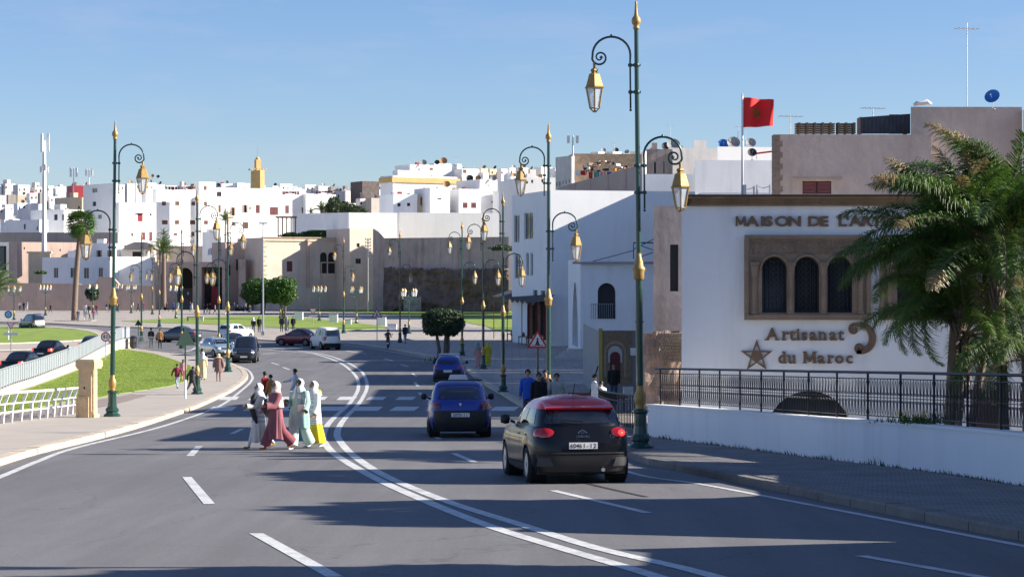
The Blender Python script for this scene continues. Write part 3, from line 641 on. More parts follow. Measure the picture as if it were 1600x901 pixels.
def scroll(mb, o, u, x, z0, z1):
    # one lyre-shaped ironwork unit between two bars
    for s_ in (1, -1):
        mid = (z0+z1)/2
        for za, zb in ((z0, mid), (z1, mid)):
            pts = []
            for k in range(7):
                tt = k/6; xx = x+s_*(.048*math.sin(tt*math.pi*.5+.0)*(1-.0)); pts.append(o+u*xx+Vector((0, 0, za+(zb-za)*(.08+tt*.72))))
            sg = 1 if zb > za else -1
            c = pts[-1]+u*(-s_*.02)
            for k in range(5):
                a = k*1.1; pts.append(c+u*(s_*.02*math.cos(a))+Vector((0, 0, sg*.024*math.sin(a))))
            mb.tube(pts, .0055, 3, caps=False)
k = 0
for a, b in zip(posts, posts[1:]):
    u = (b-a); ln = u.length; u = Vector((u.x, u.y, 0)).normalized(); mb = MB(); bars = 9; o = Vector((a.x+.2, a.y, rz_(a)))
    for i in range(1, bars+1):
        x = ln*i/(bars+1); p = o+u*x; dz = (rz_(b)-rz_(a))*i/(bars+1)
        if k < 290: MB().box((p.x-.007, p.y-.007, p.z+dz+.08), (p.x+.007, p.y+.007, p.z+dz+.80)).build('bar', ironm, rt_, fix=False); k += 1
        else: mb.box((p.x-.007, p.y-.007, p.z+dz+.08), (p.x+.007, p.y+.007, p.z+dz+.80))
    for i in range(bars+1):
        x = ln*(i+.5)/(bars+1); dz = (rz_(b)-rz_(a))*(i+.5)/(bars+1); scroll(mb, o+Vector((0,0,dz)), u, x, .08, .80)
    mb.build('scrollwork', ironm, rt_, fix=False)['kind'] = 'stuff'
# stair railing going down beyond the parapet's end
t = thing('stair_railing', 'dark curved railing with white top rungs behind the black hatchback', 'railing'); P0 = [GX(1002, 58), GX(985, 60), GX(962, 63), GX(945, 67), GX(935, 72)]
P0 = smoothline(P0, .3); MB().tube([(p.x, p.y, gz(p.y)+1.15) for p in P0], .03, 6).build('hand_rail', ironm, t); MB().tube([(p.x, p.y, gz(p.y)+.95) for p in P0], .02, 6).build('rail', ironm, t)
for p in P0: MB().box((p.x-.012, p.y-.012, gz(p.y)), (p.x+.012, p.y+.012, gz(p.y)+1.15)).build('bar', ironm, t, fix=False)
wallstrip(P0, -1.5, .25, .2).build('kerb_wall', kerbd, t)
# ---------------- walls with real openings ----------------
ZV = Vector((0, 0, 1))
def arcpts(u0, u1, v1, n=10, horseshoe=0, pointed=0):
    r = (u1-u0)/2; c = (u0+u1)/2; return [(c-r*math.cos(math.pi*i/n), v1-r*(1+pointed)+r*(1+pointed)*math.sin(math.pi*i/n)) for i in range(n+1)]
def panel(mb, o, u, width, z0, z1, ops=(), depth=.25, mi=0, rmi=0, ztop=None):
    """wall sheet from o along u, outward normal u x z, openings (u0,u1,v0,v1[,arch]) cut with reveals"""
    nrm = u.cross(ZV)
    xs = sorted({0, width} | {min(max(q, 0), width) for op in ops for q in op[:2]}); zs = sorted({z0, z1} | {min(max(q, z0), z1) for op in ops for q in op[2:4]})
    P = lambda a, z, d=0: (o+u*a-nrm*d).to_tuple()[:2]+(z,)
    for a, b in zip(xs, xs[1:]):
        for c, d in zip(zs, zs[1:]):
            m, k = (a+b)/2, (c+d)/2
            if any(op[0] < m < op[1] and op[2] < k < op[3] for op in ops): continue
            mb.add([P(a, c), P(b, c), P(b, d), P(a, d)], [(0, 1, 2, 3)], mi)
    for op in ops:
        a, b, c, d = op[:4]
        if len(op) > 4 and op[4]:
            arc = arcpts(a, b, d, 12, pointed=op[4]-1 if op[4] > 1 else 0); sp = arc[0][1]
            for (x0, y0), (x1, y1) in zip(arc, arc[1:]):
                mb.add([P(x0, y0), P(x1, y1), P(x1, d), P(x0, d)], [(0, 1, 2, 3)], mi)
                mb.add([P(x0, y0), P(x0, y0, depth), P(x1, y1, depth), P(x1, y1)], [(0, 1, 2, 3)], rmi)
            q = [(a, c), (a, sp)], [(b, sp), (b, c)], [(b, c), (a, c)]
        else: q = [(a, c), (a, d)], [(a, d), (b, d)], [(b, d), (b, c)], [(b, c), (a, c)]
        for (x0, y0), (x1, y1) in q: mb.add([P(x0, y0), P(x0, y0, depth), P(x1, y1, depth), P(x1, y1)], [(0, 1, 2, 3)], rmi)
def hit(o, u, px_):                       # where the sight line of a column meets a facade plane
    r = (px_-800)/FPX; t = (r*o.y-o.x)/(u.x-r*u.y); return t, o.y+t*u.y
def winparts(parent, o, u, op, kind, depth, mats=None):
    a, b, c, d = op[:4]; nrm = u.cross(ZV); w_, h = b-a, d-c
    m = Matrix((( u.x, -nrm.x, 0, 0), (u.y, -nrm.y, 0, 0), (0, 0, 1, 0), (0, 0, 0, 1)))   # local x along wall, y into wall
    base = o+u*a; M4 = Matrix.Translation((base.x, base.y, c)) @ m
    big = w_*FPX/max(base.y, 1) > 7
    mb = MB()
    if kind in ('glass', 'dark', 'grille'):
        mb.box((0, depth-.02, 0), (w_, depth+.02, h), 0, M4); win = mb.build('window', dark if kind == 'dark' else glassd, parent, fix=False)
        if kind == 'glass':
            t = .06; f = MB()
            for x0, x1 in ((0, t), (w_-t, w_), (w_/2-t/2, w_/2+t/2)): f.box((x0, depth-.07, 0), (x1, depth-.021, h), 0, M4)
            for y0, y1 in ((0, t), (h-t, h)): f.box((t, depth-.068, y0), (w_-t, depth-.022, y1), 0, M4)
            f.build('frame', mats or whitemet, win, fix=False)
        if kind == 'grille':
            f = MB()
            for i in range(1, 8): f.box((w_*i/8-.008, .06, 0), (w_*i/8+.008, .075, h), 0, M4)
            for i in range(1, 8): f.box((0, .08, h*i/8-.008), (w_, .09, h*i/8+.008), 0, M4)
            f.build('grille', ironm, win, fix=False)
    else:
        sm = {'maroon': maroon, 'brown': brownshut, 'red': redm, 'open': brownshut}[kind]
        if kind == 'open':
            mb.box((0, depth-.02, 0), (w_, depth+.02, h), 0, M4); win = mb.build('window', dark, parent, fix=False)
            MB().box((-.0, -.06, 0), (w_*.3, -.02, h), 0, M4).box((w_*.7, -.06, 0), (w_, -.02, h), 0, M4).build('shutter', M('pale shutter', (.35,.24,.18), .7), win, fix=False)
        else:
            win = mb.box((0, depth-.02, 0), (w_, depth+.02, h), 0, M4).build('window', dark, parent, fix=False)
            n = 2; f = MB()
            for i in range(n):
                x0, x1 = w_*i/n+.02, w_*(i+1)/n-.02; f.box((x0, .05, .02), (x1, .09, h-.02), 0, M4)
                if big:
                    k = int(h/.16)
                    for j in range(k): f.box((x0+.04, .02, .06+j*.16), (x1-.04, .052, .14+j*.16), 0, M4)
            f.build('shutter', sm, win, fix=False)
        if kind == 'red': MB().box((-.3, -.5, h+.1), (w_+.3, 0, h+.2), 0, M4).build('awning', redm, win, fix=False)
    return win
def house(name, label, Lx, Mx, Rx, top, D, phi, mat, wf=(), wl=(), zb=-.3, depth=None, par=.35, cat='house', group=None, roofmat=None, wd=.18, cornice=None, loc=None):
    c = S(Mx, top, D); z1 = c.z; p = R(phi+(14 if D > 400 and phi > 6 else 4 if phi > 6 else 0)); f = Vector((math.cos(p), math.sin(p), 0)); l = Vector((-math.sin(p), math.cos(p), 0)); C0 = Vector((c.x, c.y, 0))
    rR, rL = (Rx-800)/FPX, (Lx-800)/FPX
    width = (rR*D-c.x)/(f.x-rR*f.y)
    if Lx < Mx: dep = (c.x-rL*D)/(-l.x+rL*l.y)
    else: dep = 9
    if depth: dep = depth
    if Mx > 1000 and Mx-Lx < 4: l = Vector(((Mx+2-800)/FPX, 1, 0)).normalized()     # plots here are not square: flank runs askew
    dep = min(max(dep, 2), 60)
    t = thing(name, label, cat, (0, 0, 0), 0, group)
    mb = MB(); of = []; ol = []
    def conv(o, u, ww):
        a, da = hit(o, u, ww[0]); b, db = hit(o, u, ww[2]); dm = (da+db)/2
        return (a, b, CH-(ww[3]-HY)/FPX*dm, CH-(ww[1]-HY)/FPX*dm)
    o2 = C0+l*dep; u2 = -l
    for ww in wf: of.append((conv(C0, f, ww)+(ww[5] if len(ww) > 5 else 0,), ww[4]))
    for ww in wl: ol.append((conv(o2, u2, ww)+(ww[5] if len(ww) > 5 else 0,), ww[4]))
    panel(mb, C0, f, width, zb, z1, [q[0] for q in of], wd)
    panel(mb, o2, u2, dep, zb, z1, [q[0] for q in ol], wd)
    panel(mb, C0+f*width, l, dep, zb, z1); panel(mb, C0+f*width+l*dep, -f, width, zb, z1)
    th = .22; rz = z1-par
    q = [C0, C0+f*width, C0+f*width+l*dep, C0+l*dep]; qi = [C0+(f+l)*th, C0+f*(width-th)+l*th, C0+f*(width-th)+l*(dep-th), C0+f*th+l*(dep-th)]
    vs = [v.to_tuple()[:2]+(z1,) for v in q]+[v.to_tuple()[:2]+(z1,) for v in qi]+[v.to_tuple()[:2]+(rz,) for v in qi]
    mb.add(vs, [(i, (i+1)%4, 4+(i+1)%4, 4+i) for i in range(4)]+[(4+i, 4+(i+1)%4, 8+(i+1)%4, 8+i) for i in range(4)])
    mb.build('wall', mat, t, fix=False)
    MB().add([v.to_tuple()[:2]+(rz,) for v in qi], [(0, 1, 2, 3)]).build('roof', roofmat or greybeige, t, fix=False)
    if cornice:
        m4 = Matrix(((f.x, l.x, 0, C0.x), (f.y, l.y, 0, C0.y), (0, 0, 1, 0), (0, 0, 0, 1)))
        MB().box((-.35, -.35, z1-cornice[0]), (width+.35, 0, z1-cornice[1]), 0, m4).box((-.35, 0, z1-cornice[0]), (0, dep, z1-cornice[1]), 0, m4).build('cornice', cornice[2], t, fix=False)
    for (op, k) in of: winparts(t, C0, f, op, k, wd)
    for (op, k) in ol: winparts(t, o2, u2, op, k, wd)
    if D > 320 and cat == 'house' and width > 2.5 and dep > 3:      # roof rooms and tanks
        rr_ = random.Random(int(Mx*7+top)); m4 = Matrix(((f.x, l.x, 0, C0.x), (f.y, l.y, 0, C0.y), (0, 0, 1, 0), (0, 0, 0, 1)))
        if rr_.random() < .6: a_ = width*rr_.uniform(.1, .6); b2 = width*rr_.uniform(.2, .35); q_ = dep*rr_.uniform(.2, .45); MB().box((a_, q_, rz), (a_+b2, q_+2.2, z1+rr_.uniform(.5, 1.5)), 0, m4).build('stair_head', mat, t, fix=False)
        for _ in range(rr_.randint(0, 3)): a_ = width*rr_.uniform(.08, .85); q_ = rr_.uniform(.5, dep*.6); MB().box((a_, q_, rz), (a_+rr_.uniform(.3, .9), q_+.6, z1+rr_.uniform(.1, .6)), 0, m4).build('roof_box', rr_.choice([greybeige, whiteold, redm, cream, stonetan]), t, fix=False)
    return t, C0, f, l, width, dep, z1

# rooftop things ------------------------------------------------
dishg = M('grey dish', (.30, .29, .28), .6); dishb = M('black dish', (.03, .03, .035), .6); disho = M('rusty dish', (.42, .22, .08), .7); dishblue = M('blue dish', (.02, .16, .50), .5)
def dish_mesh(mat):
    mb = MB(); n = 14; pr = [(0.001, .0), (.2, .02), (.36, .07), (.5, .14)]
    m = Matrix.Rotation(R(62), 4, 'X')
    for s_ in (0, 1):
        b = len(mb.v)
        for r, z in pr:
            for j in range(n): q = 2*math.pi*j/n; mb.v.append(tuple(m @ Vector((r*math.cos(q), r*math.sin(q), z+.012*s_))))
        for i in range(3):
            for j in range(n): mb.f.append((b+i*n+j, b+i*n+(j+1)%n, b+(i+1)*n+(j+1)%n, b+(i+1)*n+j)); mb.m.append(0)
    return mb.mesh('reflector', mat, True)
DM = {k: dish_mesh(v) for k, v in dict(grey=dishg, black=dishb, rusty=disho, blue=dishblue).items()}
armm = MB().tube([(0, 0, 0), (0, 0, -.75)], .03, 5).beam((0, -.0, -.15), (0, -.5, .12), .025).cbox((0, -.52, .14), (.07, .1, .07)).cbox((0, 0, -.75), (.3, .3, .05)).mesh('mount', greymetal)
def dish(px_, py, D, k, size, label, rz=0, group='satellite dishes on the roofs'):
    t = thing('satellite_dish', label, 'satellite dish', S(px_, py, D), rz, group, size); inst(DM[k], 'reflector', t); inst(armm, 'mount', t); return t
def antenna(px_, y0, y1, D, label, kind='yagi'):
    a = S(px_, y1, D); h = S(px_, y0, D).z-a.z; t = thing('tv_antenna', label, 'antenna', a, .3, 'antennas on the roofs')
    MB().tube([(0, 0, 0), (0, 0, h)], .035 if D > 120 else .02, 5).build('mast', greymetal, t); mb = MB(); mb.beam((-.5, 0, h*.93), (.6, 0, h*.93), .03)
    for i in range(5): mb.beam((-.45+.22*i, -.25, h*.93), (-.45+.22*i, .25, h*.93), .02)
    mb.build('elements', greymetal, t)
clothm = [M('cloth '+n, c, .9, var=.1) for n, c in (('red', (.45,.03,.03)), ('dark', (.03,.03,.05)), ('white', (.7,.7,.7)), ('blue', (.05,.09,.3)), ('maroon', (.2,.02,.05)), ('orange', (.6,.25,.06)), ('pink', (.6,.3,.33)), ('teal', (.08,.3,.3)))]
def laundry(x0, x1, py, D, label, hgt=1.0, drop=.8):
    a = S(x0, py, D); b = S(x1, py, D); t = thing('washing_line', label, 'laundry', a, 0, 'laundry hung on the roofs'); w_ = b.x-a.x
    MB().tube([(0, 0, -1.2), (0, 0, .05)], .03, 5).tube([(w_, 0, -1.2), (w_, 0, .05)], .03, 5).tube([(0, 0, 0), (w_/2, 0, -.06), (w_, 0, 0)], .012, 4).build('line', greymetal, t)
    x = .15
    while x < w_-.3:
        c = random.uniform(.35, .8); h = random.uniform(.5, 1.1)*drop; n = 5; mb = MB()
        vs = []
        for i in range(n+1):
            for z in (0, -h*.5, -h*random.uniform(.92, 1.05)): vs.append((x+c*i/n, .05*math.sin(i*1.9)*(1 if z else .2), z-.03))
        mb.add(vs, [(3*i+j, 3*i+3+j, 3*i+4+j, 3*i+1+j) for i in range(n) for j in range(2)]); mb.build('garment', random.choice(clothm), t, fix=False); x += c+random.uniform(.02, .15)
    return t

# ================= the craft house on the right =================
FD = 57.5; fs = FPX/FD
MX0 = (1065-800)/fs; ZT = CH+(432-305)/fs
mh = thing('craft_house', 'white two-storey craft house with carved stone triple window and stone cornice', 'building')
o = Vector((MX0, FD, 0)); u = Vector((1, 0, 0)); W_ = 16.5
xz = lambda x: (x-1065)/fs
zz = lambda y: CH-(y-HY)/fs
ops = []
def tri(x0, x1): return (xz(x0), xz(x1), zz(497), zz(370))
frames = [(1165, 1357), (1376, 1568)]
for a, b in frames: ops.append(tri(a, b))
ops.append((xz(1197), xz(1333), -.3, zz(610), 1)); ops.append((xz(1516), xz(1580), -.3, zz(608)))
for a_ in ops: pass
mb = MB(); panel(mb, o, u, W_, -.3, zz(322), ops, .35)
SK = .9; panel(mb, o+Vector((SK, 11, 0)), Vector((-SK, -11, 0)).normalized(), math.hypot(SK, 11), -.3, zz(322)); panel(mb, o+Vector((W_, 0, 0)), Vector((0, 1, 0)), 11, -.3, zz(322))
panel(mb, o+Vector((W_, 11, 0)), Vector((-1, 0, 0)), W_-.9, -.3, zz(322))
mb.build('wall', white, mh, fix=False)
MB().add([(MX0, FD, zz(318)), (MX0+W_, FD, zz(318)), (MX0+W_, FD+11, zz(318)), (MX0+.9, FD+11, zz(318))], [(0,1,2,3)]).build('roof', greybeige, mh, fix=False)
def ringbox(z0, z1, e, name, m):
    a, b, c, d = (MX0-e+.3, FD-e), (MX0+W_+e, FD-e), (MX0+W_+e, FD+11+e), (MX0-e+1.25, FD+11+e)
    MB().add([p+(z,) for z in (z0, z1) for p in (a, b, c, d)], [(3,2,1,0),(4,5,6,7)]+[(i, (i+1)%4, (i+1)%4+4, i+4) for i in range(4)]).build(name, m, mh)
ringbox(zz(322), zz(319), .10, 'cornice', corn); ringbox(zz(319), zz(310.5), .05, 'frieze', corn); ringbox(zz(310.5), zz(307), .22, 'cornice', corn); ringbox(zz(307), zz(304.5), .30, 'roof_edge', M('dark tile', (.05,.045,.04), .8, var=.3))
MB().box((MX0-.02, FD+.05, zz(322)-.002), (MX0+.30, FD+1.2, zz(306))).build('stone_end', corn, mh)
ld = thing('flagpole', 'white flagpole carrying a red flag above the craft house cornice', 'flagpole', (S(1160, 303, 60))); fh_ = (303-150)/3400*60
MB().tube([(0,0,-.2),(0,0,fh_)], [.035,.025], 8).build('pole', whitemet, ld, smooth=True); MB().lathe([(.0,0),(.04,.03),(.0,.07)], c=(0,0,fh_), n=8).build('ball', whitemet, ld); MB().cbox((.06,-.05,.1),(.08,.06,.3)).build('cleat', whitemet, ld)
# flag cloth with a green star outline
fl_ = thing('flag', 'red flag with a green five-pointed star flying from the white flagpole', 'flag', ld.location); mb = MB(); W2, H2 = .82, .83; nx, nz = 14, 8; vs = []
def flagp(s, t): return (.03+s*W2, -.17*math.sin(s*8+t*1.3)*s**.6+.02, fh_-.04-t*H2*(1-.12*s)-.03*s*math.sin(s*5)-.10*s*s)
for i in range(nx+1):
    for j in range(nz+1): vs.append(flagp(i/nx, j/nz))
mb.add(vs, [(i*(nz+1)+j, (i+1)*(nz+1)+j, (i+1)*(nz+1)+j+1, i*(nz+1)+j+1) for i in range(nx) for j in range(nz)]); mb.build('cloth', M('flag red', (.85,.02,.02), .7, var=.05), fl_, smooth=True, fix=False)
mb = MB(); st = []
for k in range(5): a = R(90+72*k*2); st.append((.45+.17*math.cos(a)*.9, .5-.2*math.sin(a)*.9))
for p, q in zip(st, st[1:]+st[:1]):
    pts = []
    for k in range(7):
        s_, t_ = p[0]+(q[0]-p[0])*k/6, p[1]+(q[1]-p[1])*k/6; x, y, z = flagp(s_, t_); pts.append((x, y-.012, z))
    mb.tube(pts, .011, 4)
mb.build('star', M('flag green', (.10,.22,.03), .7, var=0), fl_)
# carved window surrounds
def carve(mb, x0, x1, z0, z1, y, cell=.2, r=.012):
    nx = max(1, round((x1-x0)/cell)); nz_ = max(1, round((z1-z0)/cell)); cw = (x1-x0)/nx; ch = (z1-z0)/nz_
    for i in range(nx):
        for j in range(nz_):
            cx, cz = x0+(i+.5)*cw, z0+(j+.5)*ch
            for q in range(4):
                a0 = q*math.pi/2; pts = []
                for k in range(6): a = a0+k*.42; rr = .48*(1-k*.13); pts.append((cx+cw*rr*math.cos(a), y, cz+ch*rr*math.sin(a)))
                mb.tube(pts, r, 3, caps=False)
for wi, (a, b) in enumerate(frames):
    X0, X1 = MX0+xz(a), MX0+xz(b); Z0, Z1 = zz(497), zz(370); dx = X1-X0
    su = tag(bpy.data.objects.new('window_surround', None), None); COL.objects.link(su); su.parent = mh
    arches = [((1190-1165)/192*dx, (1229-1165)/192*dx), ((1240.5-1165)/192*dx, (1279.5-1165)/192*dx), ((1292-1165)/192*dx, (1331-1165)/192*dx)]
    ops2 = [(p, q, zz(488), zz(401), 1) for p, q in arches]
    mb = MB(); panel(mb, Vector((X0, FD-.10, 0)), u, dx, Z0, Z1, ops2, .30)
    mb.build('stone_face', stonem, su, fix=False)
    MB().box((X0-.05, FD-.16, Z0-.04), (X1+.05, FD-.101, Z0+.10)).box((X0-.04, FD-.15, Z1-.05), (X1+.04, FD-.101, Z1+.05)).box((X0-.05, FD-.14, Z0+.10), (X0+.07, FD-.101, Z1-.05)).box((X1-.07, FD-.14, Z0+.10), (X1+.05, FD-.101, Z1-.05)).box((X0, FD-.10, Z0), (X0+.02, FD, Z1)).box((X1-.02, FD-.10, Z0), (X1, FD, Z1)).build('stone_border', stonem, su)
    mb = MB(); carve(mb, X0+.12, X1-.12, zz(398), zz(375), FD-.105, .155, .014); 
    for xa, xb in ((.12, arches[0][0]-.02), (arches[2][1]+.02, dx-.12)): carve(mb, X0+xa, X0+xb, zz(420), zz(399), FD-.104, .13, .012)
    tr = mb.build('carved_frieze', stonem, su, fix=False); tr['kind'] = 'stuff'
    for p, q in arches:
        mb = MB(); arc = arcpts(X0+p-.05, X0+q+.05, zz(401)+.05, 14); mb.tube([(x, FD-.11, z) for x, z in arc], .035, 6); mb.build('arch_moulding', stonem, su, smooth=True)
    for xc in (X0+.22, X0+dx*(1235-1165)/192, X0+dx*(1286-1165)/192, X1-.22):
        mb = MB(); mb.lathe([(.085,0),(.085,.05),(.06,.1),(.055,.95),(.075,1.0),(.07,1.05),(.1,1.22),(.1,1.27)], c=(xc, FD-.14, zz(490)), n=10); mb.build('column', stonem, su, smooth=False)
        MB().box((xc-.12, FD-.2, zz(490)+1.27), (xc+.12, FD-.101, zz(490)+1.36)).build('capital', stonem, su)
    for p, q in arches:
        w_ = MB(); w_.box((X0+p, FD+.17, zz(488)), (X0+q, FD+.19, zz(401))).build('window', glassd, mh)
        win = mh.children[-1] if False else bpy.data.objects[list(bpy.data.objects.keys())[-1]]
    g_i = 0
    for p, q in arches:
        holder = bpy.data.objects.new('window_grille', None); COL.objects.link(holder); holder.parent = mh
        x0, x1 = X0+p, X0+q; z0, z1 = zz(488), zz(401); wq = x1-x0
        MB().box((x0, FD+.0, z0), (x0+.04, FD+.04, z1-.2)).box((x1-.04, FD, z0), (x1, FD+.04, z1-.2)).box((x0+.04, FD, z0), (x1-.04, FD+.04, z0+.06)).tube([(x, FD+.02, z-.02) for x, z in arcpts(x0+.01, x1-.01, z1, 12)], .025, 4).build('frame', ironm, holder)
        for i in range(1, 6):
            xx = x0+wq*i/6; ht = z1-.02-(wq/2-math.sqrt(max(0, (wq/2)**2-(xx-(x0+x1)/2)**2)))
            MB().box((xx-.008, FD+.01, z0+.05), (xx+.008, FD+.025, ht)).build('bar', ironm, holder, fix=False)
        mb = MB()
        for i in range(4):
            for j in range(9):
                cx, cz = x0+wq*(i+1)/5*1.0, z0+.14+j*.145
                if cz > z1-.3 and i in (0, 3): continue
                mb.tube([(cx+.045*math.cos(R(45*k)), FD+.03, cz+.06*math.sin(R(45*k))) for k in range(9)], .006, 3, caps=False)
        s_ = mb.build('scrollwork', M('grille iron', (.05,.055,.06), .4, var=0), holder, fix=False); s_['kind'] = 'stuff'
MB().box((MX0+xz(1196), FD+.34, -.3), (MX0+xz(1334), FD+.36, zz(610)+.02)).build('archway_gate', M('dark gate', (.018,.015,.013), .7), mh)
MB().box((MX0+xz(1516), FD+.3, -.3), (MX0+xz(1580), FD+.34, zz(608))).build('door', M('dark wooden door', (.05,.032,.02), .7, var=.2), mh)
arcp = arcpts(MX0+xz(1197), MX0+xz(1333), zz(610), 20)
# raised bronze lettering, a sign of its own on the facade
bronze = M('bronze letters', (.20, .125, .08), .5, metal=.2, var=.15, scale=8)
def letterM(x, z, h, parent, serif=False, y=FD-.02, ext=.025, wd=1.05):
    w_ = h*wd; t = h*.2; mb = MB(); y0, y1 = y-2*ext, y
    mb.prism([(x, z), (x+t, z), (x+t, z+h), (x, z+h)], y0, y1).prism([(x+w_-t, z), (x+w_, z), (x+w_, z+h), (x+w_-t, z+h)], y0, y1)
    mb.prism([(x+t*.2, z+h), (x+t*1.2, z+h), (x+w_/2+t*.5, z+h*.12), (x+w_/2-t*.5, z+h*.12)], y0-.002, y1-.003).prism([(x+w_-t*1.2, z+h), (x+w_-t*.2, z+h), (x+w_/2+t*.5, z+h*.12), (x+w_/2-t*.5, z+h*.12)], y0-.004, y1-.005)
    if serif:
        for cx in (x+t/2, x+w_-t/2):
            for cz in (z+.012, z+h-.012): mb.box((cx-t*.95, y0-.006, cz-.014), (cx+t*.95, y1-.007, cz+.014))
    ob = mb.build('letter', bronze, parent); return ob
def letter(ch, x, z, size, parent, bold=.02, y=FD-.02, ext=.025, sx=1.0, serif=None):
    cu = bpy.data.curves.new('letter', 'FONT'); cu.body = ch; cu.size = size; cu.extrude = ext; cu.offset = bold; cu.resolution_u = 4
    tmp = bpy.data.objects.new('tmp', cu); COL.objects.link(tmp); bpy.context.view_layer.update()
    me = bpy.data.meshes.new_from_object(tmp); bpy.data.objects.remove(tmp)
    m4 = Matrix.Translation((x, y-ext, z)) @ Matrix.Rotation(R(90), 4, 'X') @ Matrix.Diagonal((sx, 1, 1, 1)); me.transform(m4)
    xs = [v.co.x for v in me.vertices]; me.materials.clear(); me.materials.append(bronze)
    if serif:
        bm = bmesh.new(); bm.from_mesh(me); zmx = max(v.co.z for v in me.vertices)
        for (fx, top, wd) in serif:
            cx = min(xs)+(max(xs)-min(xs))*fx; cz = z+.012 if not top else (zmx if top == 1 else z+size*.49)-.012
            mat = Matrix.Translation((cx, y-ext, cz)) @ Matrix.Diagonal((wd*size, ext*2.1, .03, 1)); bmesh.ops.create_cube(bm, size=1, matrix=mat)
        bm.to_mesh(me); bm.free()
    ob = bpy.data.objects.new('letter', me); COL.objects.link(ob); ob.parent = parent
    return max(xs)
sg = thing('facade_sign', 'raised bronze capital letters MAISON DE L\'ARTISANAT under the cornice', 'sign')
LW = {}
x = MX0+xz(1148); cap = (353-338)/fs
positions = {0:1148,1:1166,2:1187.5,3:1194,4:1210,5:1230.5, 7:1261,8:1280, 10:1308.5,11:1321,12:1327,13:1345,14:1361,15:1377,16:1384,17:1399,18:1416,19:1433,20:1450}
for i, ch in enumerate("MAISON DE L'ARTISANAT"):
    if ch == 'M': letterM(MX0+xz(positions[i])+.02, zz(353), cap, sg)
    elif ch != ' ': letter(ch, MX0+xz(positions[i]), zz(353), cap/.70, sg, .013, sx=1.3)
sg2 = thing('facade_sign', 'raised bronze words Artisanat du Maroc with serifs below the stone window', 'sign')
SER = {'A': [(.08,0,.28),(.92,0,.28)], 'r': [(.25,0,.3),(.1,2,.16)], 't': [], 'i': [(.5,0,.3),(.25,2,.18)], 's': [], 'a': [(.95,0,.14)], 'n': [(.15,0,.26),(.85,0,.26),(.05,2,.15)], 'd': [(.95,0,.16),(.75,1,.2)], 'u': [(.05,2,.18),(.75,2,.18),(.95,0,.16)], 'M': [(.07,0,.26),(.93,0,.26),(.07,1,.24),(.93,1,.24)], 'o': [], 'c': []}
px1 = [1197, 1221, 1233, 1243.5, 1251, 1264, 1278, 1295, 1309]
for ch, p in zip('Artisanat', px1): letter(ch, MX0+xz(p), zz(531), (531-512)/fs/.70, sg2, .008, serif=SER[ch])
px2 = [1215, 1230, None, 1254, 1277, 1292, 1304, 1321]
for ch, p in zip('du Maroc', px2):
    if p and ch == 'M': letterM(MX0+xz(p)+.02, zz(567), (567-549)/fs, sg2, True)
    elif p: letter(ch, MX0+xz(p), zz(567), (567-549)/fs/.70, sg2, .008, serif=SER[ch])
sw = thing('facade_scroll', 'large bronze C-shaped scroll with curled ends right of the word Artisanat', 'sign')
pts = []
for k in range(40):
    a = R(-150+ -0 + k*0); 
c0x, c0z, rr = 1340, 528, 22
out_ = []
for k in range(14): a = R(100-k*15.5-0); out_.append((1342+21*math.cos(a), 528-21*math.sin(a)*1.03))
def curl(cx, cy, r0, a0, sgn, n=12): return [(cx+r0*(1-k/n*.75)*math.cos(a0+sgn*k*.55), cy-r0*(1-k/n*.75)*math.sin(a0+sgn*k*.55)) for k in range(n)]
topc = curl(1334, 514.5, 8, R(70), 1)[::-1]; botc = curl(1343, 543, 7.5, R(-70), -1)
allp = topc+out_+botc; mb = MB(); n = len(allp); wds = [.045]*len(topc)+[.05+.045*math.sin(math.pi*k/13) for k in range(14)]+[.045]*len(botc); vs = []
for i, (x, y) in enumerate(allp):
    x1, y1 = allp[min(i+1, n-1)]; x0, y0 = allp[max(i-1, 0)]; d = Vector((x1-x0, 0, -(y1-y0))).normalized(); nn = Vector((-d.z, 0, d.x))*wds[i]; c = Vector((MX0+xz(x), 0, zz(y)))
    for s_, yy in ((1, FD-.07), (-1, FD-.07), (-1, FD-.01), (1, FD-.01)): vs.append((c.x+nn.x*s_, yy, c.z+nn.z*s_))
mb.add(vs, [(4*i+j, 4*i+(j+1)%4, 4*i+4+(j+1)%4, 4*i+4+j) for i in range(n-1) for j in range(4)]); mb.build('scroll_band', bronze, sw)
MB().lathe([(.0,-.03),(.06,-.03),(.06,.03),(0,.03)], c=(0,0,0), n=14, mat=Matrix.Translation((MX0+xz(1334.5), FD-.05, zz(517.5)))@Matrix.Rotation(R(90),4,'X')).build('boss', bronze, sw)
MB().lathe([(.0,-.03),(.06,-.03),(.06,.03),(0,.03)], c=(0,0,0), n=14, mat=Matrix.Translation((MX0+xz(1344), FD-.05, zz(541)))@Matrix.Rotation(R(90),4,'X')).build('boss', bronze, sw)
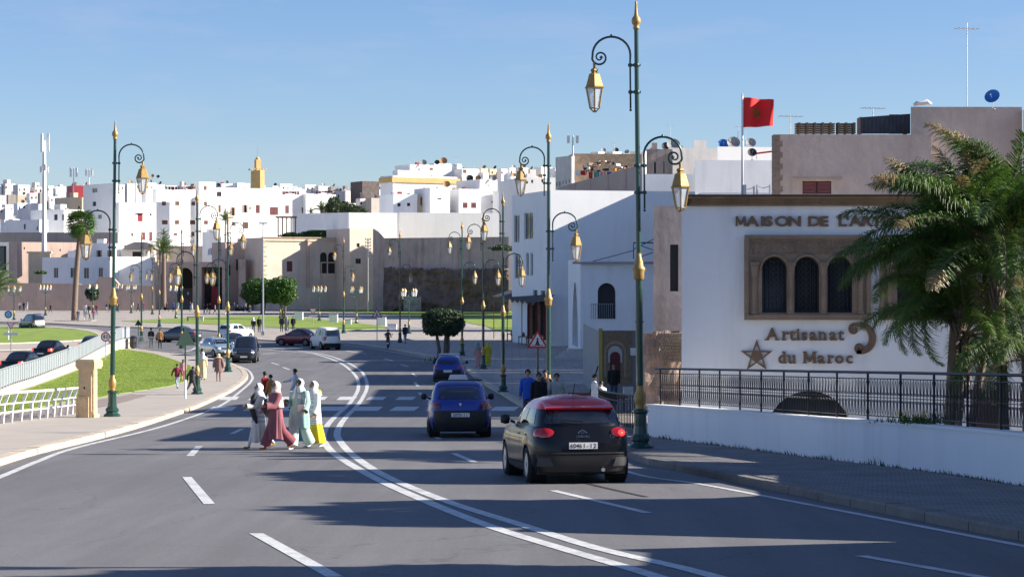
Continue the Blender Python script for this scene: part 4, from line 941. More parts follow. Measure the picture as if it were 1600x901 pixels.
def star(cx, cy, r, label):
    t = thing('facade_star', label, 'sign'); C = Vector((MX0+xz(cx), 0, zz(cy))); rr = r/fs; ot = [(C.x+rr*math.cos(R(90+72*k)), C.z+rr*math.sin(R(90+72*k))) for k in range(5)]; inn = [(C.x+rr*.40*math.cos(R(126+72*k)), C.z+rr*.40*math.sin(R(126+72*k))) for k in range(5)]
    mb = MB(); mb.prism(inn, FD-.06, FD-.01)
    for k in range(5):
        a = Vector((ot[k][0], 0, ot[k][1])); 
        for b in (inn[k], inn[k-1]):
            b = Vector((b[0], 0, b[1])); d = (b-a).normalized(); nn = Vector((-d.z, 0, d.x)); c = Vector((C.x, 0, C.z)); s_ = 1 if nn.dot(c-a) > 0 else -1; a2 = a+(c-a).normalized()*.13; b2 = b+nn*s_*.03
            mb.prism([(a.x, a.z), (b.x, b.z), (b2.x, b2.z), (a2.x, a2.z)], FD-.062, FD-.01)
    mb.build('star_shape', bronze, t)
star(1182, 556, 26, 'bronze five-pointed star left of the words du Maroc'); star(1612, 560, 26, 'second bronze star, cut by the right picture edge')

# ---------------- neighbours behind the craft house ----------------
house('stone_house', 'narrow beige concrete house with flaking render between the white block and the craft house', 1018, 1021, 1150, 322, 80, 2, houserender, zb=-.3, depth=8, cat='house', wf=[(1047, 382, 1060, 455, 'dark')])
h = house('ochre_house', 'large dull pink rendered house with stone quoins rising behind the craft house', 1206, 1208, 1455, 210, 86, 1, houserender, wf=[(1254, 283, 1299, 303, 'maroon')], depth=14, cat='house', par=.1, wd=.12)
qm = M('quoin stone', (.26,.20,.16), .9, var=.25, scale=3, bump=.4)
for k in range(11):
    w_ = .38 if k % 2 else .28; c0 = S(1208, 210, 86); MB().box((c0.x-.02, 86-.03, c0.z-.24-k*.225), (c0.x+w_, 86+.3, c0.z-.03-k*.225)).build('quoin', qm, h[0])
t_ = S(1240, 279, 86); MB().box((t_.x, 85.7, t_.z), (t_.x+1.9, 86, t_.z+.06)).build('window_canopy', greybeige, h[0])
house('ochre_house', 'taller dull pink rendered block with a rounded parapet and blue dish, behind the feather palms', 1421, 1423, 1597, 167, 87.5, 1, houserender, depth=12, cat='house', par=.12)
house('ochre_house', 'sunlit edge of the rendered block at the far right above the palms', 1597.5, 1598, 1760, 172, 87, 4, cream, depth=12, cat='house')  # cream plaster paints the sun on this edge of the block
t = thing('roof_bundle', 'pale sheet bundled on the corner of the tallest rendered block', 'bundle', S(1441, 164, 88)); mb = MB(); mb.tube([(-.35,0,0),(-.2,0,.07),(0,0,.05),(.2,0,.12),(.38,0,.03)], [.05,.1,.08,.11,.05], 8); mb.build('cloth', whiteold, t, smooth=True)
dish(1551, 152, 87, 'blue', .62, 'big blue satellite dish on the tall rendered block at right', -.5)
antenna(1511, 36, 166, 89, 'tall thin rooftop aerial at upper right, left of the blue dish')
t = thing('pallet_stack', 'stack of wooden pallets and crates on the ochre house roof', 'pallets', S(1240, 209, 89))
for k in range(5):
    for j in range(3): MB().box((.1+j*.85, 0, .02+k*.09), (.85+j*.85, .5, .07+k*.09)).build('plank', M('pallet wood', (.20,.13,.08), .9, var=.3, scale=5), t)
for k in range(8): MB().box((.2+k*.32, -.02, 0), (.28+k*.32, .5, .46)).build('upright', MATS['pallet wood'], t)
t = thing('roof_shelter', 'dark grey corrugated sheet shelter on the ochre house roof', 'shelter', S(1345, 209, 89.5))
mb = MB()
for k in range(24): mb.box((k*.085, (k%2)*.03, 0), (k*.085+.085, .05+(k%2)*.03, .68+.006*k))
mb.build('sheet', M('dark corrugated sheet', (.09,.09,.10), .7, var=.3, scale=3), t); MB().box((1.2, .1, 0), (2.0, .2, .80)).build('dark_panel', M('black sheet', (.03,.03,.035), .8), t); MB().box((0, .12, .0), (.06, 1, .7)).box((1.9, .3, .0), (1.96, 1, .7)).build('post', wood, t)
antenna(1364, 168, 186, 91, 'small aerial behind the dark shelter')

# white house on the plaza and its neighbours
house('white_house', 'tall white house with shuttered side windows and a broad blank front on the plaza', 800, 860, 1100, 297, 190, 11, white2, wl=[(803, 336, 812, 379, 'glass'), (819, 332, 833, 374, 'glass'), (804, 397, 813, 435, 'glass'), (822, 395, 826.5, 431, 'glass'), (828.5, 395, 833, 431, 'glass'), (833, 453, 839.5, 467, 'dark'), (845, 454, 852, 468, 'dark')], par=.5, zb=-.3, cat='house')
house('white_house', 'higher white wing behind the tall blank-fronted white house', 1000, 1003, 1215, 272, 196, 5, white2, depth=12, cat='house', zb=5)
house('white_house', 'white stepped terrace house above the roofs left of the flag', 1085, 1086, 1212, 250, 183, 5, white, depth=13, zb=2)
pz = house('entrance_porch', 'low white entrance building with arched balcony opening and stone steps', 888, 907, 1042, 404, 163, 2, white, wf=[(934, 442, 962, 498, 'dark', 1)], wl=[(894, 440, 903, 540, 'glass', 1.6)], cat='building', wd=.5, zb=-.2, par=.6)
t0 = pz[0]; c0 = S(907, 407, 163)
MB().box((c0.x-.6, 162.6, c0.z-.25), (c0.x+6.8, 163, c0.z-.1)).build('tile_edge', greybeige, t0)
sb = S(936, 475, 162.9); s2 = S(962, 498, 162.9)
for k in range(11): MB().box((sb.x-.6+k*.16, 162.8, s2.z), (sb.x-.57+k*.16, 162.84, sb.z)).build('balcony_bar', fencem, t0)
MB().box((sb.x-.62, 162.78, sb.z), (sb.x+1.1, 162.86, sb.z+.04)).build('balcony_rail', fencem, t0)
st_ = thing('entrance_steps', 'flight of pale stone steps in front of the arched white door', 'steps', GX(890, 158, .13))
for k in range(4): MB().box((-.95+k*.28, -.0+k*.7, .0), (1.3, 4, .19*(k+1))).build('step', M('step stone', (.5,.48,.45), .85, var=.1), st_)
# scaffold
t = thing('scaffold_frame', 'blue steel scaffold frame on the porch roof', 'scaffold', S(990, 404, 160)); mb = MB()
for x in (0, .4, 3.0): mb.beam((x, 0, 0), (x, 0, 1.2), .07)
for a, b in (((0,0,1.15),(4,0,1.15)),((.4,0,.1),(3,0,1.0)),((.4,0,1.0),(3,0,.1)),((-3,0,-.2),(0,0,.6)),((0,0,.7),(3,0,2.2))): mb.beam(a, b, .06)
mb.build('tubes', M('scaffold blue', (.02,.06,.16), .5), t); MB().box((0,-.1,1.18),(4,.3,1.22)).build('plank', wood, t); MB().box((2.2,-.1,0),(3.2,.3,.2)).build('load', dark, t)
# hoarding with printed gate picture
hd = thing('hoarding', 'construction hoarding with a printed picture of an arched gate on its front', 'hoarding')
a = S(911, 505, 124); b = S(938, 506, 104); 
hm = M('hoarding sheet', (.30,.32,.33), .7, var=.15, scale=2, streak=.3)
nP = 8
for k in range(nP):
    p = a.lerp(b, k/nP); q = a.lerp(b, (k+1)/nP-.01); z = a.z; MB().add([(p.x,p.y,-.1),(q.x,q.y,-.1),(q.x,q.y,z),(p.x,p.y,z),(p.x+.04,p.y,-.1),(q.x+.04,q.y,-.1),(q.x+.04,q.y,z),(p.x+.04,p.y,z)],[(0,1,2,3),(7,6,5,4),(2,6,7,3),(0,3,7,4),(1,5,6,2)]).build('sheet_panel', hm, hd)
X0, X1, ZT2 = b.x, S(1003, 0, 104).x, S(0, 516, 104).z
MB().box((X0-.08, 103.9, -.1), (X0+.1, 104.1, ZT2+.1)).build('post', M('yellow post', (.45,.35,.08), .6), hd)
MB().box((X0, 103.95, -.1), (X1, 104.02, ZT2)).build('front_panel', M('grey print', (.22,.22,.23), .7, var=.1), hd)
pr = lambda x, y: (S(x, 0, 104).x, S(0, y, 104).z)
cxg = 961; mbp = MB(); mbp.prism([pr(942, 600), pr(988, 600), pr(988, 517), pr(942, 517)], 103.93, 103.945, 0)
def archpoly(hw, top, bot, n=12): return [pr(cxg-hw, bot)]+[pr(cxg-hw*math.cos(math.pi*i/n), top+hw-hw*math.sin(math.pi*i/n)) for i in range(n+1)]+[pr(cxg+hw, bot)]
for hw, top, bot, mi, y in ((17, 532, 588, 1, 103.925), (14, 536, 588, 0, 103.915), (11, 540, 566, 2, 103.905), (8, 549, 588, 3, 103.895)): mbp.prism(archpoly(hw, top, bot), y, y+.006, mi)
mbp.build('printed_picture', [M('print ochre', (.24,.17,.10), .7, var=.25, scale=6), M('print tan', (.36,.28,.18), .7, var=.2, scale=6), M('print white', (.5,.48,.45), .7), M('print door red', (.13,.02,.02), .7)], hd, fix=False)
ws = MB().box((S(985,0,103.8).x, 103.85, S(0,555,104).z), (S(996,0,103.8).x, 103.87, S(0,543,104).z)).build('white_notice', whites, hd)
MB().beam((S(917,0,110).x, 109, 0), (S(934,0,104).x, 104, 1.9), .06).build('brace', ironm, hd)
# eroded wall and textured block left of the craft house
ew = thing('eroded_wall', 'crumbling old masonry wall patched with brick beside the craft house', 'wall')
mb = MB(); a = S(1003, 520, 78); b = S(1066, 520, 78); nx, nz_ = 14, 18; vs = []
for i in range(nx+1):
    for j in range(nz_+1):
        x = a.x+(b.x-a.x)*i/nx; z = -.3+(a.z+.3)*j/nz_; n_ = noise.noise(Vector((x*2.2, z*2.2, 3)))*.22+noise.noise(Vector((x*6, z*6, 9)))*.08
        if j == nz_: z += .18*noise.noise(Vector((x*3, 0, 1)))+ .1*(i/nx)
        vs.append((x, 78-n_, z))
mb.add(vs, [(i*(nz_+1)+j, (i+1)*(nz_+1)+j, (i+1)*(nz_+1)+j+1, i*(nz_+1)+j+1) for i in range(nx) for j in range(nz_)]); mb.build('rubble_face', M('old masonry', (.34,.25,.20), .95, var=.4, scale=2.2, bump=.7, bscale=9, fine=.3, streak=.5, stain=(.42,.38,.33)), ew, smooth=False, fix=False)
MB().box((a.x, 78.15, -.3), (b.x, 79, a.z-.15)).build('core', MATS['old masonry'], ew)
for r_ in range(9):
    for c_ in range(10):
        x = S(1031, 0, 77.6).x+c_*.083+(.04 if r_%2 else 0); z = S(0, 565, 77.6).z+r_*.115
        MB().box((x, 77.55+random.uniform(-.02, .02), z), (x+.07, 77.85, z+.1)).build('brick', stonetan, ew, fix=False)
# awning stalls along the white house
aw = thing('shop_awning', 'long dark tattered awning over the rug stall along the white house', 'awning')
a = S(786, 461, 214); b = S(857, 470, 186); n_ = 9
for k in range(n_):
    p = a.lerp(b, k/n_); q = a.lerp(b, (k+1)/n_); z0 = p.z; z1 = q.z
    MB().add([(p.x+.6,p.y+1,z0+.5),(q.x+.6,q.y+1,z1+.5),(q.x-1.1,q.y-1,z1-.1),((p.x+q.x)/2-1.1,(p.y+q.y)/2-1,z0-.45),(p.x-1.1,p.y-1,z0-.1)],[(0,4,3,2,1)]).build('canvas', M('dark canvas', (.05,.048,.05), .9, var=.3), aw, fix=False)
for k in (0, 3, 6, 9): p = a.lerp(b, k/9); MB().beam((p.x-.9, p.y-.9, .1), (p.x-.9, p.y-.9, p.z), .08).build('post', wood, aw)
cr_ = [M('rug red', (.16,.03,.03), .95, var=.4, scale=4), M('rug tan', (.26,.17,.09), .95, var=.4, scale=4), M('rug dark', (.05,.03,.03), .95, var=.4, scale=4)]
for k in range(7):
    p = S(828+k*4.2, 478, 196-k*1.2); tag(MB().box((p.x-.25, p.y-.04, .7+.2*(k%3)), (p.x+.2, p.y+.02, p.z+.4)).box((p.x-.2, p.y+.021, .9+.2*(k%3)), (p.x+.15, p.y+.06, p.z+.3)).build('rug', cr_[k%3], None), ['farthest red rug under the dark awning', 'tan rug next to the farthest red one', 'nearly black rug in the farther half of the row', 'middle red rug in the row under the awning', 'tan rug just right of the middle red one', 'nearly black rug closest to the street lamp', 'nearest red rug at the end of the row'][k], 'rug', 'rugs hanging under the awning')
for k, (x, y) in enumerate(((800, 528), (806, 530), (818, 533), (830, 536))):
    g = G(x, y+6, .13); t = thing('goods_table', ['low stall table crowded with pots at the far end of the awning', 'stall table with a jug left of the rugs', 'wooden stall table under the hanging rugs', 'nearest stall table under the awning edge'][k], 'table', g, 0)
    MB().box((-.5,-.4,.6),(.5,.4,.68)).build('tabletop', wood, t)
    for sx in (-.42,.42): MB().box((sx-.04,-.35,0),(sx+.04,.35,.6)).build('leg', wood, t)
    MB().lathe([(.1,.68),(.16,.8),(.1,.95),(.05,1.05)], n=8).build('pot', M('clay', (.25,.12,.07), .8), t)
# offset garden seating: table, chair, bench by the hoarding
t = thing('wooden_bench', 'wooden bench with a high back in front of the hoarding', 'bench', GX(895, 92, .13), 0); t.location.z = .3
for k in range(3): MB().box((-.6,.3,.55+k*.16),(1.5,.34,.66+k*.16)).build('back_slat', wood, t)
for k in range(3): MB().box((-.6,-.15+k*.15,.42),(1.5,-.03+k*.15,.46)).build('seat_slat', wood, t)
for x in (-.55, 1.4): MB().box((x,-.15,0),(x+.06,.36,.42)).box((x,.30,.46),(x+.06,.37,1.05)).build('leg', wood, t)
t = thing('plastic_chair', 'pale plastic garden chair right of the seated group', 'chair', GX(985, 86, .13), .4)
MB().box((-.22,-.22,.42),(.22,.22,.46)).build('seat', whitemet, t); MB().box((-.22,.18,.46),(.22,.22,.9)).build('backrest', whitemet, t)
for x in (-.2,.17):
    for y in (-.2,.17): MB().beam((x,y,0),(x*.9,y*.9,.42),.04).build('leg', whitemet, t)
t = thing('low_table', 'low brown table beside the plastic chair', 'table', GX(955, 84, .13), 0); MB().box((-.6,-.35,.5),(.6,.35,.56)).build('tabletop', wood, t)
for x in (-.5,.45): MB().box((x,-.3,0),(x+.06,.3,.5)).build('leg', wood, t)
# ================= kasbah walls, the medina and the town =================
# lit ochre block with quoins, pilaster, twin arch window
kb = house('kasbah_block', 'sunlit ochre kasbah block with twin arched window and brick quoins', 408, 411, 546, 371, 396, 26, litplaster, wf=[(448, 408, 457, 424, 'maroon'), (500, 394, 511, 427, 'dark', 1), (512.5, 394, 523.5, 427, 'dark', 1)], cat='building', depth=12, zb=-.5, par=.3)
C0, f, l, w_, dp, z1 = kb[1:]; m4 = Matrix(((f.x, l.x, 0, C0.x), (f.y, l.y, 0, C0.y), (0, 0, 1, 0), (0, 0, 0, 1)))
for k in range(14): MB().box((-.1, -.12, z1-.9-k*.85), (.5+.35*(k%2), .0, z1-.5-k*.85), 0, m4).build('quoin', cream, kb[0], fix=False)
MB().box((w_*.495, -.7, 4.2), (w_*.515, 0, z1-.3), 0, m4).box((w_*.49, -.8, z1-.6), (w_*.52, 0, z1-.3), 0, m4).build('downpipe', pinkplaster, kb[0], fix=False)
MB().box((-.2, -.2, z1-.62), (w_+.1, 0, z1-.42), 0, m4).box((-.2, -.25, z1), (w_, .3, z1+.12), 0, m4).build('string_course', cream, kb[0], fix=False)
MB().box((w_*.66, -.15, 8.7), (w_*.84, 0, 8.9), 0, m4).box((w_*.66, -.15, 5.9), (w_*.672, 0, 8.7), 0, m4).box((w_*.828, -.15, 5.9), (w_*.84, 0, 8.7), 0, m4).build('window_hood', cream, kb[0], fix=False)
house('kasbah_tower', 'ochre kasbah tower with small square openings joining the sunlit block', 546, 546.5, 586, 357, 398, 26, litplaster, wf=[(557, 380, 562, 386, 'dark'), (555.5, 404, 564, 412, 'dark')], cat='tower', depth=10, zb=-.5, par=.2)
# sloped shoulder right of the tower
t = thing('kasbah_wall', 'rocky old kasbah wall with plastered top above dark bedrock', 'wall'); a = S(600, 372, 385); b = S(795, 372, 372)
nx, nz_ = 120, 60; vs = []; zt = a.z
for i in range(nx+1):
    for j in range(nz_+1):
        u_ = i/nx; v_ = j/nz_; p = a.lerp(b, u_); z = -.5+(zt+.5)*v_; up = v_ > .60+.05*noise.noise(Vector((p.x*.25, 0, 3)))
        rock = (1-v_)*3.5+1.6*noise.noise(Vector((p.x*.16, z*.28, 1)))+.9*noise.noise(Vector((p.x*.5, z*.6, 5)))+.4*noise.noise(Vector((p.x*1.3, z*1.5, 8)))
        yy = p.y-(rock if not up else .15*noise.noise(Vector((p.x*.3, z*.3, 2)))-.0); vs.append((p.x, yy, z))
fu = []; fr = []
mb = MB(); mb.v = vs
for i in range(nx):
    for j in range(nz_):
        mb.f.append((i*(nz_+1)+j, (i+1)*(nz_+1)+j, (i+1)*(nz_+1)+j+1, i*(nz_+1)+j+1)); mb.m.append(0 if (j+.5)/nz_ < .60+.05*noise.noise(Vector((a.lerp(b, (i+.5)/nx).x*.25, 0, 3)))+.03*noise.noise(Vector((i*.7, j*.5, 4))) else 1)
mb.build('rock_face', [rockm, pinkplaster2], t, fix=False)
MB().add([(a.x,a.y+1.2,-.5),(b.x,b.y+1.2,-.5),(b.x,b.y+1.2,zt-.02),(a.x,a.y+1.2,zt-.02),(a.x,a.y+6,-.5),(b.x,b.y+6,-.5),(b.x,b.y+6,zt-.02),(a.x,a.y+6,zt-.02)],[(0,1,2,3),(7,6,5,4),(3,2,6,7),(0,3,7,4),(1,5,6,2)]).build('core', pinkplaster2, t)
MB().add([(S(583,0,388).x, 387.5, -.4), (S(601,0,388).x, 386.5, -.4), (S(601,0,388).x, 386.5, S(0,372,388).z), (S(592,0,388).x, 387, S(0,362,388).z), (S(583,0,388).x, 387.5, S(0,357,388).z)], [(0,1,2,3,4)]).build('buttress', pinkplaster2, t, fix=False)
MB().box((S(633,0,380).x, 374, .2), (S(660,0,380).x, 376, S(0,463,376).z)).build('graffiti_panel', M('graffiti panel', (.33,.31,.30), .9, var=.5, scale=1.6), t)
t = thing('white_rampart', 'long white rampart wall with a shaded left return above the kasbah', 'wall')
def slab(x0, x1, y, z0, z1, th=3, m=white2, nm='wall_body'): return MB().box((x0, y, z0), (x1, y+th, z1)).build(nm, m, t)
def rslab(pxa, pxb, D, ang, top, bot, nm):
    c = S(pxa, top, D); f = Vector((math.cos(R(ang)), math.sin(R(ang)), 0)); r = (pxb-800)/FPX; ww = (r*D-c.x)/(f.x-r*f.y); l = Vector((-f.y, f.x, 0))
    m4 = Matrix(((f.x, l.x, 0, c.x), (f.y, l.y, 0, c.y), (0, 0, 1, 0), (0, 0, 0, 1))); return MB().box((0, 0, bot), (ww, 4, c.z), 0, m4).build(nm, white2, t, fix=False)
rslab(545, 626, 418, 14, 332, 6, 'recessed_stretch'); rslab(624, 800, 411, 9, 332, 4, 'long_stretch')
c = S(545, 332, 418.2); d = S(464, 334, 470); MB().add([(c.x,c.y,9),(d.x,d.y,9),(d.x,d.y,S(0,334,470).z),(c.x,c.y,c.z),(c.x,c.y+1,9),(d.x,d.y+1,9),(d.x,d.y+1,S(0,334,470).z),(c.x,c.y+1,c.z)],[(1,0,3,2),(4,5,6,7),(3,7,6,2)]).build('shaded_return', white2, t, fix=False)
# gatehouse: shaded tower, gate portals with stairs
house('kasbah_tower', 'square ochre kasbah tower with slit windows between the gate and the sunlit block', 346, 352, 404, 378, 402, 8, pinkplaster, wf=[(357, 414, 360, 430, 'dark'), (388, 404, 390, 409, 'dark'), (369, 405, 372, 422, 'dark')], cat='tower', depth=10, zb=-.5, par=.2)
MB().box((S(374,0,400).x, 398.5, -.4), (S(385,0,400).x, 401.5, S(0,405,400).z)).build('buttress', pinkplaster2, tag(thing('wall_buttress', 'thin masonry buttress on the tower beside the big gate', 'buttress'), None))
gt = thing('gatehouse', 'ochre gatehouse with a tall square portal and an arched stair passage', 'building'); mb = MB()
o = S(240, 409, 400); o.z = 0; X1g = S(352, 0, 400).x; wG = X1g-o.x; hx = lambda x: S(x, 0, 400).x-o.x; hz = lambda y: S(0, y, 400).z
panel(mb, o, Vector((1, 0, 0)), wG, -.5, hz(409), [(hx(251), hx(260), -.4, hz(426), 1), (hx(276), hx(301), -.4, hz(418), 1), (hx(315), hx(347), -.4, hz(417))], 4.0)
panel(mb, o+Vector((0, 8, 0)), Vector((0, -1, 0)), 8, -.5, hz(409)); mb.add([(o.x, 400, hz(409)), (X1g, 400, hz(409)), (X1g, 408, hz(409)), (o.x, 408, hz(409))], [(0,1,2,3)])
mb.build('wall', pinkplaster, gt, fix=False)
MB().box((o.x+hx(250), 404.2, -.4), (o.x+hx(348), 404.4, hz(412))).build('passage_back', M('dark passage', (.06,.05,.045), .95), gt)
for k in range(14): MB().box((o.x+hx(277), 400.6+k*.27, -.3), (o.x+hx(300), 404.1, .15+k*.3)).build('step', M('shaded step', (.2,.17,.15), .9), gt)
MB().box((o.x+hx(327), 402.8, -.3), (o.x+hx(340), 403, hz(448))).build('gate_door', redm, gt)
# long low ochre wall on the left
t = thing('kasbah_wall', 'long low ochre plaza wall on the left with a raised hump', 'wall'); mb = MB()
a = S(-60, 441, 390)
topl = [(-60, 441), (26, 442), (120, 443), (128, 445), (148, 443), (155, 432), (160, 432), (176, 433), (187, 445), (242, 446)]
n = len(topl); vs = [(S(x, 0, 392).x, 392, S(0, y, 392).z) for x, y in topl]+[(S(x, 0, 392).x, 392, -.5) for x, y in topl]
vs += [(x, y+1.2, z) for x, y, z in vs]
mb.add(vs, [(n+i, n+i+1, i+1, i) for i in range(n-1)]+[(i, i+1, 2*n+i+1, 2*n+i) for i in range(n-1)]+[(3*n+i+1, 3*n+i, 2*n+i, 2*n+i+1) for i in range(n-1)]); mb.build('wall_body', pinkplaster, t, fix=False)
house('ochre_building', 'flat-roofed pinkish building with a porch recess behind the low wall at left', 14, 27, 132, 378, 430, 14, pinkplaster, wf=[(37, 386, 39, 389.5, 'dark'), (93, 389, 95, 392, 'dark'), (48, 397, 69, 430, 'dark')], wl=[], cat='building', zb=0)
c0 = S(46, 393, 425); c1 = S(80, 393, 425); th_ = thing('porch_screen', 'sandy porch screen on the front of the pinkish building', 'porch'); MB().box((c0.x, 424, 3), (c1.x, 424.4, c0.z-.3)).build('screen', cream, th_); MB().box((c0.x-.3, 423.8, c0.z-.3), (c1.x+.3, 425, c0.z)).build('lintel', cream, th_)
house('glass_building', 'dark glass-fronted building cut by the left picture edge', -60, -50, 15, 378, 440, 8, greymetal, wf=[(-40, 384, 10, 424, 'glass')], cat='building', zb=0)
house('white_annex', 'long shaded white house with four tall windows behind the low wall', 60, 66, 172, 402, 415, -3, white, wf=[(84, 418, 91, 434, 'glass'), (110, 418, 118, 434, 'glass'), (131, 418, 139, 435, 'glass'), (154, 418, 161, 433, 'glass')], cat='house', zb=0, depth=8)
house('white_house', 'shaded white upper house with two open windows above the four-window house', 140, 141, 178, 380, 432, -4, white, wf=[(151, 391, 159, 402, 'open'), (168, 391, 176, 402, 'open')], cat='house', zb=0, depth=8)
house('white_house', 'white blank-walled house crossed by a diagonal shadow left of the palm', 168, 171, 243, 401, 420, 18, white2, cat='house', zb=0, depth=9)
house('white_house', 'small white house with a dark vaulted shed roof left of the date palm', 187, 190, 244, 388, 436, 18, white2, wf=[(207, 393, 221, 402, 'dark')], cat='house', zb=0, depth=9)
t = thing('shed_roof', 'rounded grey-brown shed roof over the small white house', 'roof', S(193, 389, 435)); wv = S(245, 0, 435).x-S(193, 0, 435).x; MB().prism([(0, 0), (wv, 0), (wv*.88, .9), (wv*.7, 1.35), (wv*.35, 1.4), (wv*.15, .9)], -1, 4).build('vault', greybeige, t); MB().prism([(-.2,-.15),(wv+.2,-.15),(wv+.2,0),(-.2,0)], -1.2, 4).build('eave', greybeige, t)
house('terrace_wall', 'grey-brown retaining wall under the white houses at left', -60, -50, 184, 363, 445, 2, greybeige, cat='wall', zb=0, depth=3, par=.1)
house('garden_terrace', 'garden terrace of ochre masonry behind the gatehouse', 238, 240, 318, 384, 440, 3, pinkplaster2, cat='terrace', zb=0, depth=6, par=.1)
house('white_house', 'narrow white house with a brown shuttered window beside the kasbah tower', 314, 316, 345, 362, 418, 6, white, wf=[(330, 387, 337, 396, 'open')], cat='house', zb=0, depth=8)
house('terrace_wall', 'dark plastered wall joining the tower and the sunlit block', 396, 398, 412, 385, 410, 3, pinkplaster2, cat='wall', zb=0, depth=4)

# town on the hill behind
LA = 'white'
house('white_house', 'tall white four-storey house with a shaded left wall near the nearest left lamp', 130, 178, 186, 286, 505, 26, white2, wl=[(144, 294, 152, 301, 'glass'), (144.5, 315, 150, 322, 'dark'), (153, 335, 159, 342, 'glass'), (144, 361, 147, 365, 'dark')])
house('white_house', 'white house with a red-hooded door and balcony below the big lantern', 183, 186, 244, 316, 500, 22, white2, wf=[(215, 334, 223, 346, 'red'), (221, 363, 227, 375, 'maroon'), (233, 362, 238, 376, 'maroon'), (205, 364, 208, 369, 'dark'), (234, 333.5, 237, 337, 'dark')])
house('white_house', 'large white block with twelve brown shuttered windows in three rows', 241, 244, 312, 295, 515, 20, white2, wf=[(253, 314.5, 259.5, 321, 'brown'), (273.5, 314.5, 280.5, 321, 'brown'), (299, 315, 306, 321, 'brown'), (253, 344, 262, 350.5, 'brown'), (273, 344, 280, 350.5, 'brown'), (296.5, 344, 306, 350.5, 'brown'), (299, 362, 304, 369, 'brown'), (271, 364, 277, 368, 'maroon')])
house('white_house', 'slightly taller white tower house with a single top window', 309, 311, 337, 284, 513, 20, white2, wf=[(318, 290.5, 323, 297, 'brown'), (318.5, 315, 323.5, 321.5, 'brown'), (318.5, 344.5, 325, 350.5, 'maroon')])
house('white_house', 'long white house with open shuttered windows behind the thin date palm', 336, 337, 478, 293, 520, 16, white2, wf=[(338.5, 299.5, 346, 307, 'dark'), (341, 320, 345, 332, 'brown'), (360, 324, 368, 337, 'open'), (379, 320, 387, 332, 'open'), (399.5, 320, 406, 333, 'maroon'), (421.5, 323.5, 434.5, 336, 'maroon'), (445.5, 321, 451.5, 333.5, 'maroon'), (471.5, 324, 478, 333, 'dark'), (362, 347, 368, 353, 'brown'), (379, 347, 388, 357, 'brown'), (389.5, 323.5, 392, 327, 'dark')])
house('white_house', 'lower white house end behind the dark bush, right of the pergola', 476, 478, 525, 303, 530, 16, white2, wf=[(500, 322, 510, 333, 'dark')])
house('white_house', 'white house with small dark doorway behind the dark bush', 520, 524, 596, 317, 540, 16, white2)
house('cream_house', 'orange-cream attic block on the roof of the long white house', 356, 357.5, 378, 295, 530, 16, cream, zb=15)
house('minaret', 'square yellow mosque minaret with a small top lantern rising over the town', 392, 406.5, 413.5, 266, 600, 30, yellowm, cat='minaret', par=.5, zb=10)
c = S(403, 266, 604); t = bpy.data.objects['minaret']; m4 = Matrix.Translation((c.x, 603.5, 0)) @ Matrix.Rotation(R(30), 4, 'Z'); z_ = c.z
MB().box((-.7,-.7,z_-.5),(.7,.7,z_+2.9),0,m4).build('lantern', yellowm, t, fix=False); MB().lathe([(.65,0),(.6,.4),(.3,.7),(.05,.85)], c=(0,0,z_+2.9), n=10, mat=m4).tube([(c.x,603.5,z_+3.6),(c.x,603.5,z_+6.5)], .07, 5).build('dome', yellowm, t, fix=False)
for k in range(5):
    for j in range(2): MB().box((-1.9+k*.85, -1.95+j*3.7, z_), (-1.5+k*.85, -1.6+j*3.7, z_+.4), 0, m4).build('merlon', yellowm, t, fix=False)
house('white_house', 'white house with yellow cornice and roof apartment crowded by small houses', 594, 614, 722, 274, 440, 18, white2, wl=[(603, 307, 604.5, 322, 'dark'), (608.5, 305, 611, 318, 'dark')], cornice=(.35, 1.4, yellowm), par=.3)
house('roof_apartment', 'white roof apartment with a small awning window on the yellow-corniced house', 640, 641, 722, 257, 446, 16, white2, wf=[(671, 262, 676.5, 266, 'brown')], zb=20, depth=7)
house('roof_apartment', 'smaller white roof room with one window right of the roof apartment', 721, 722, 742, 263.5, 448, 16, white2, wf=[(723, 265, 729, 270.5, 'brown')], zb=16, depth=7)
house('white_annex', 'low white annex with two small black windows in front of the yellow-corniced house', 614, 615, 652, 303, 430, 10, white, wf=[(621, 317.5, 626, 322.5, 'dark'), (636, 317, 641, 322, 'dark')], zb=8, depth=8)
house('white_annex', 'white annex with a slanted shadow beside the open terrace', 671, 672, 703, 293, 430, 12, white, wf=[(683.5, 309.5, 690, 311.5, 'dark'), (681, 292.6, 685, 294, 'dark')], zb=8, depth=8)
house('terrace_room', 'small open terrace with an orange-lit alcove between the two annexes', 650, 652, 672, 304, 433, 10, cream, wf=[(657, 308, 670, 321, 'dark')], zb=8, depth=6)
house('white_house', 'white house with two maroon windows right of the yellow-corniced house', 715, 717, 751, 295, 432, 10, white, wf=[(723, 316.5, 730.5, 325, 'maroon'), (736, 316.5, 744, 325, 'maroon')], zb=6, depth=10)
house('white_house', 'bright white house with one tiny window next to the maroon-windowed house', 749, 750, 777, 280, 436, 16, white2, wf=[(768, 314, 771, 317, 'dark')], zb=6, depth=10)
house('stone_block', 'ruined dark brown stone block on the skyline left of the yellow-corniced house', 563, 566, 593, 283, 600, 14, M('dark rubble', (.15,.12,.11), .95, var=.35, scale=1.5, bump=.5, fine=.3), zb=8, depth=8, cat='ruin')
house('red_block', 'plain dark red rooftop block on the left skyline', 112, 113, 131, 290, 525, 10, redm, zb=10, depth=6)
house('cream_house', 'small cream house with a lit front under the dark red block', 104, 109, 131, 308, 515, 24, cream, wf=[(122, 322, 125, 326, 'dark')], zb=8, depth=8)
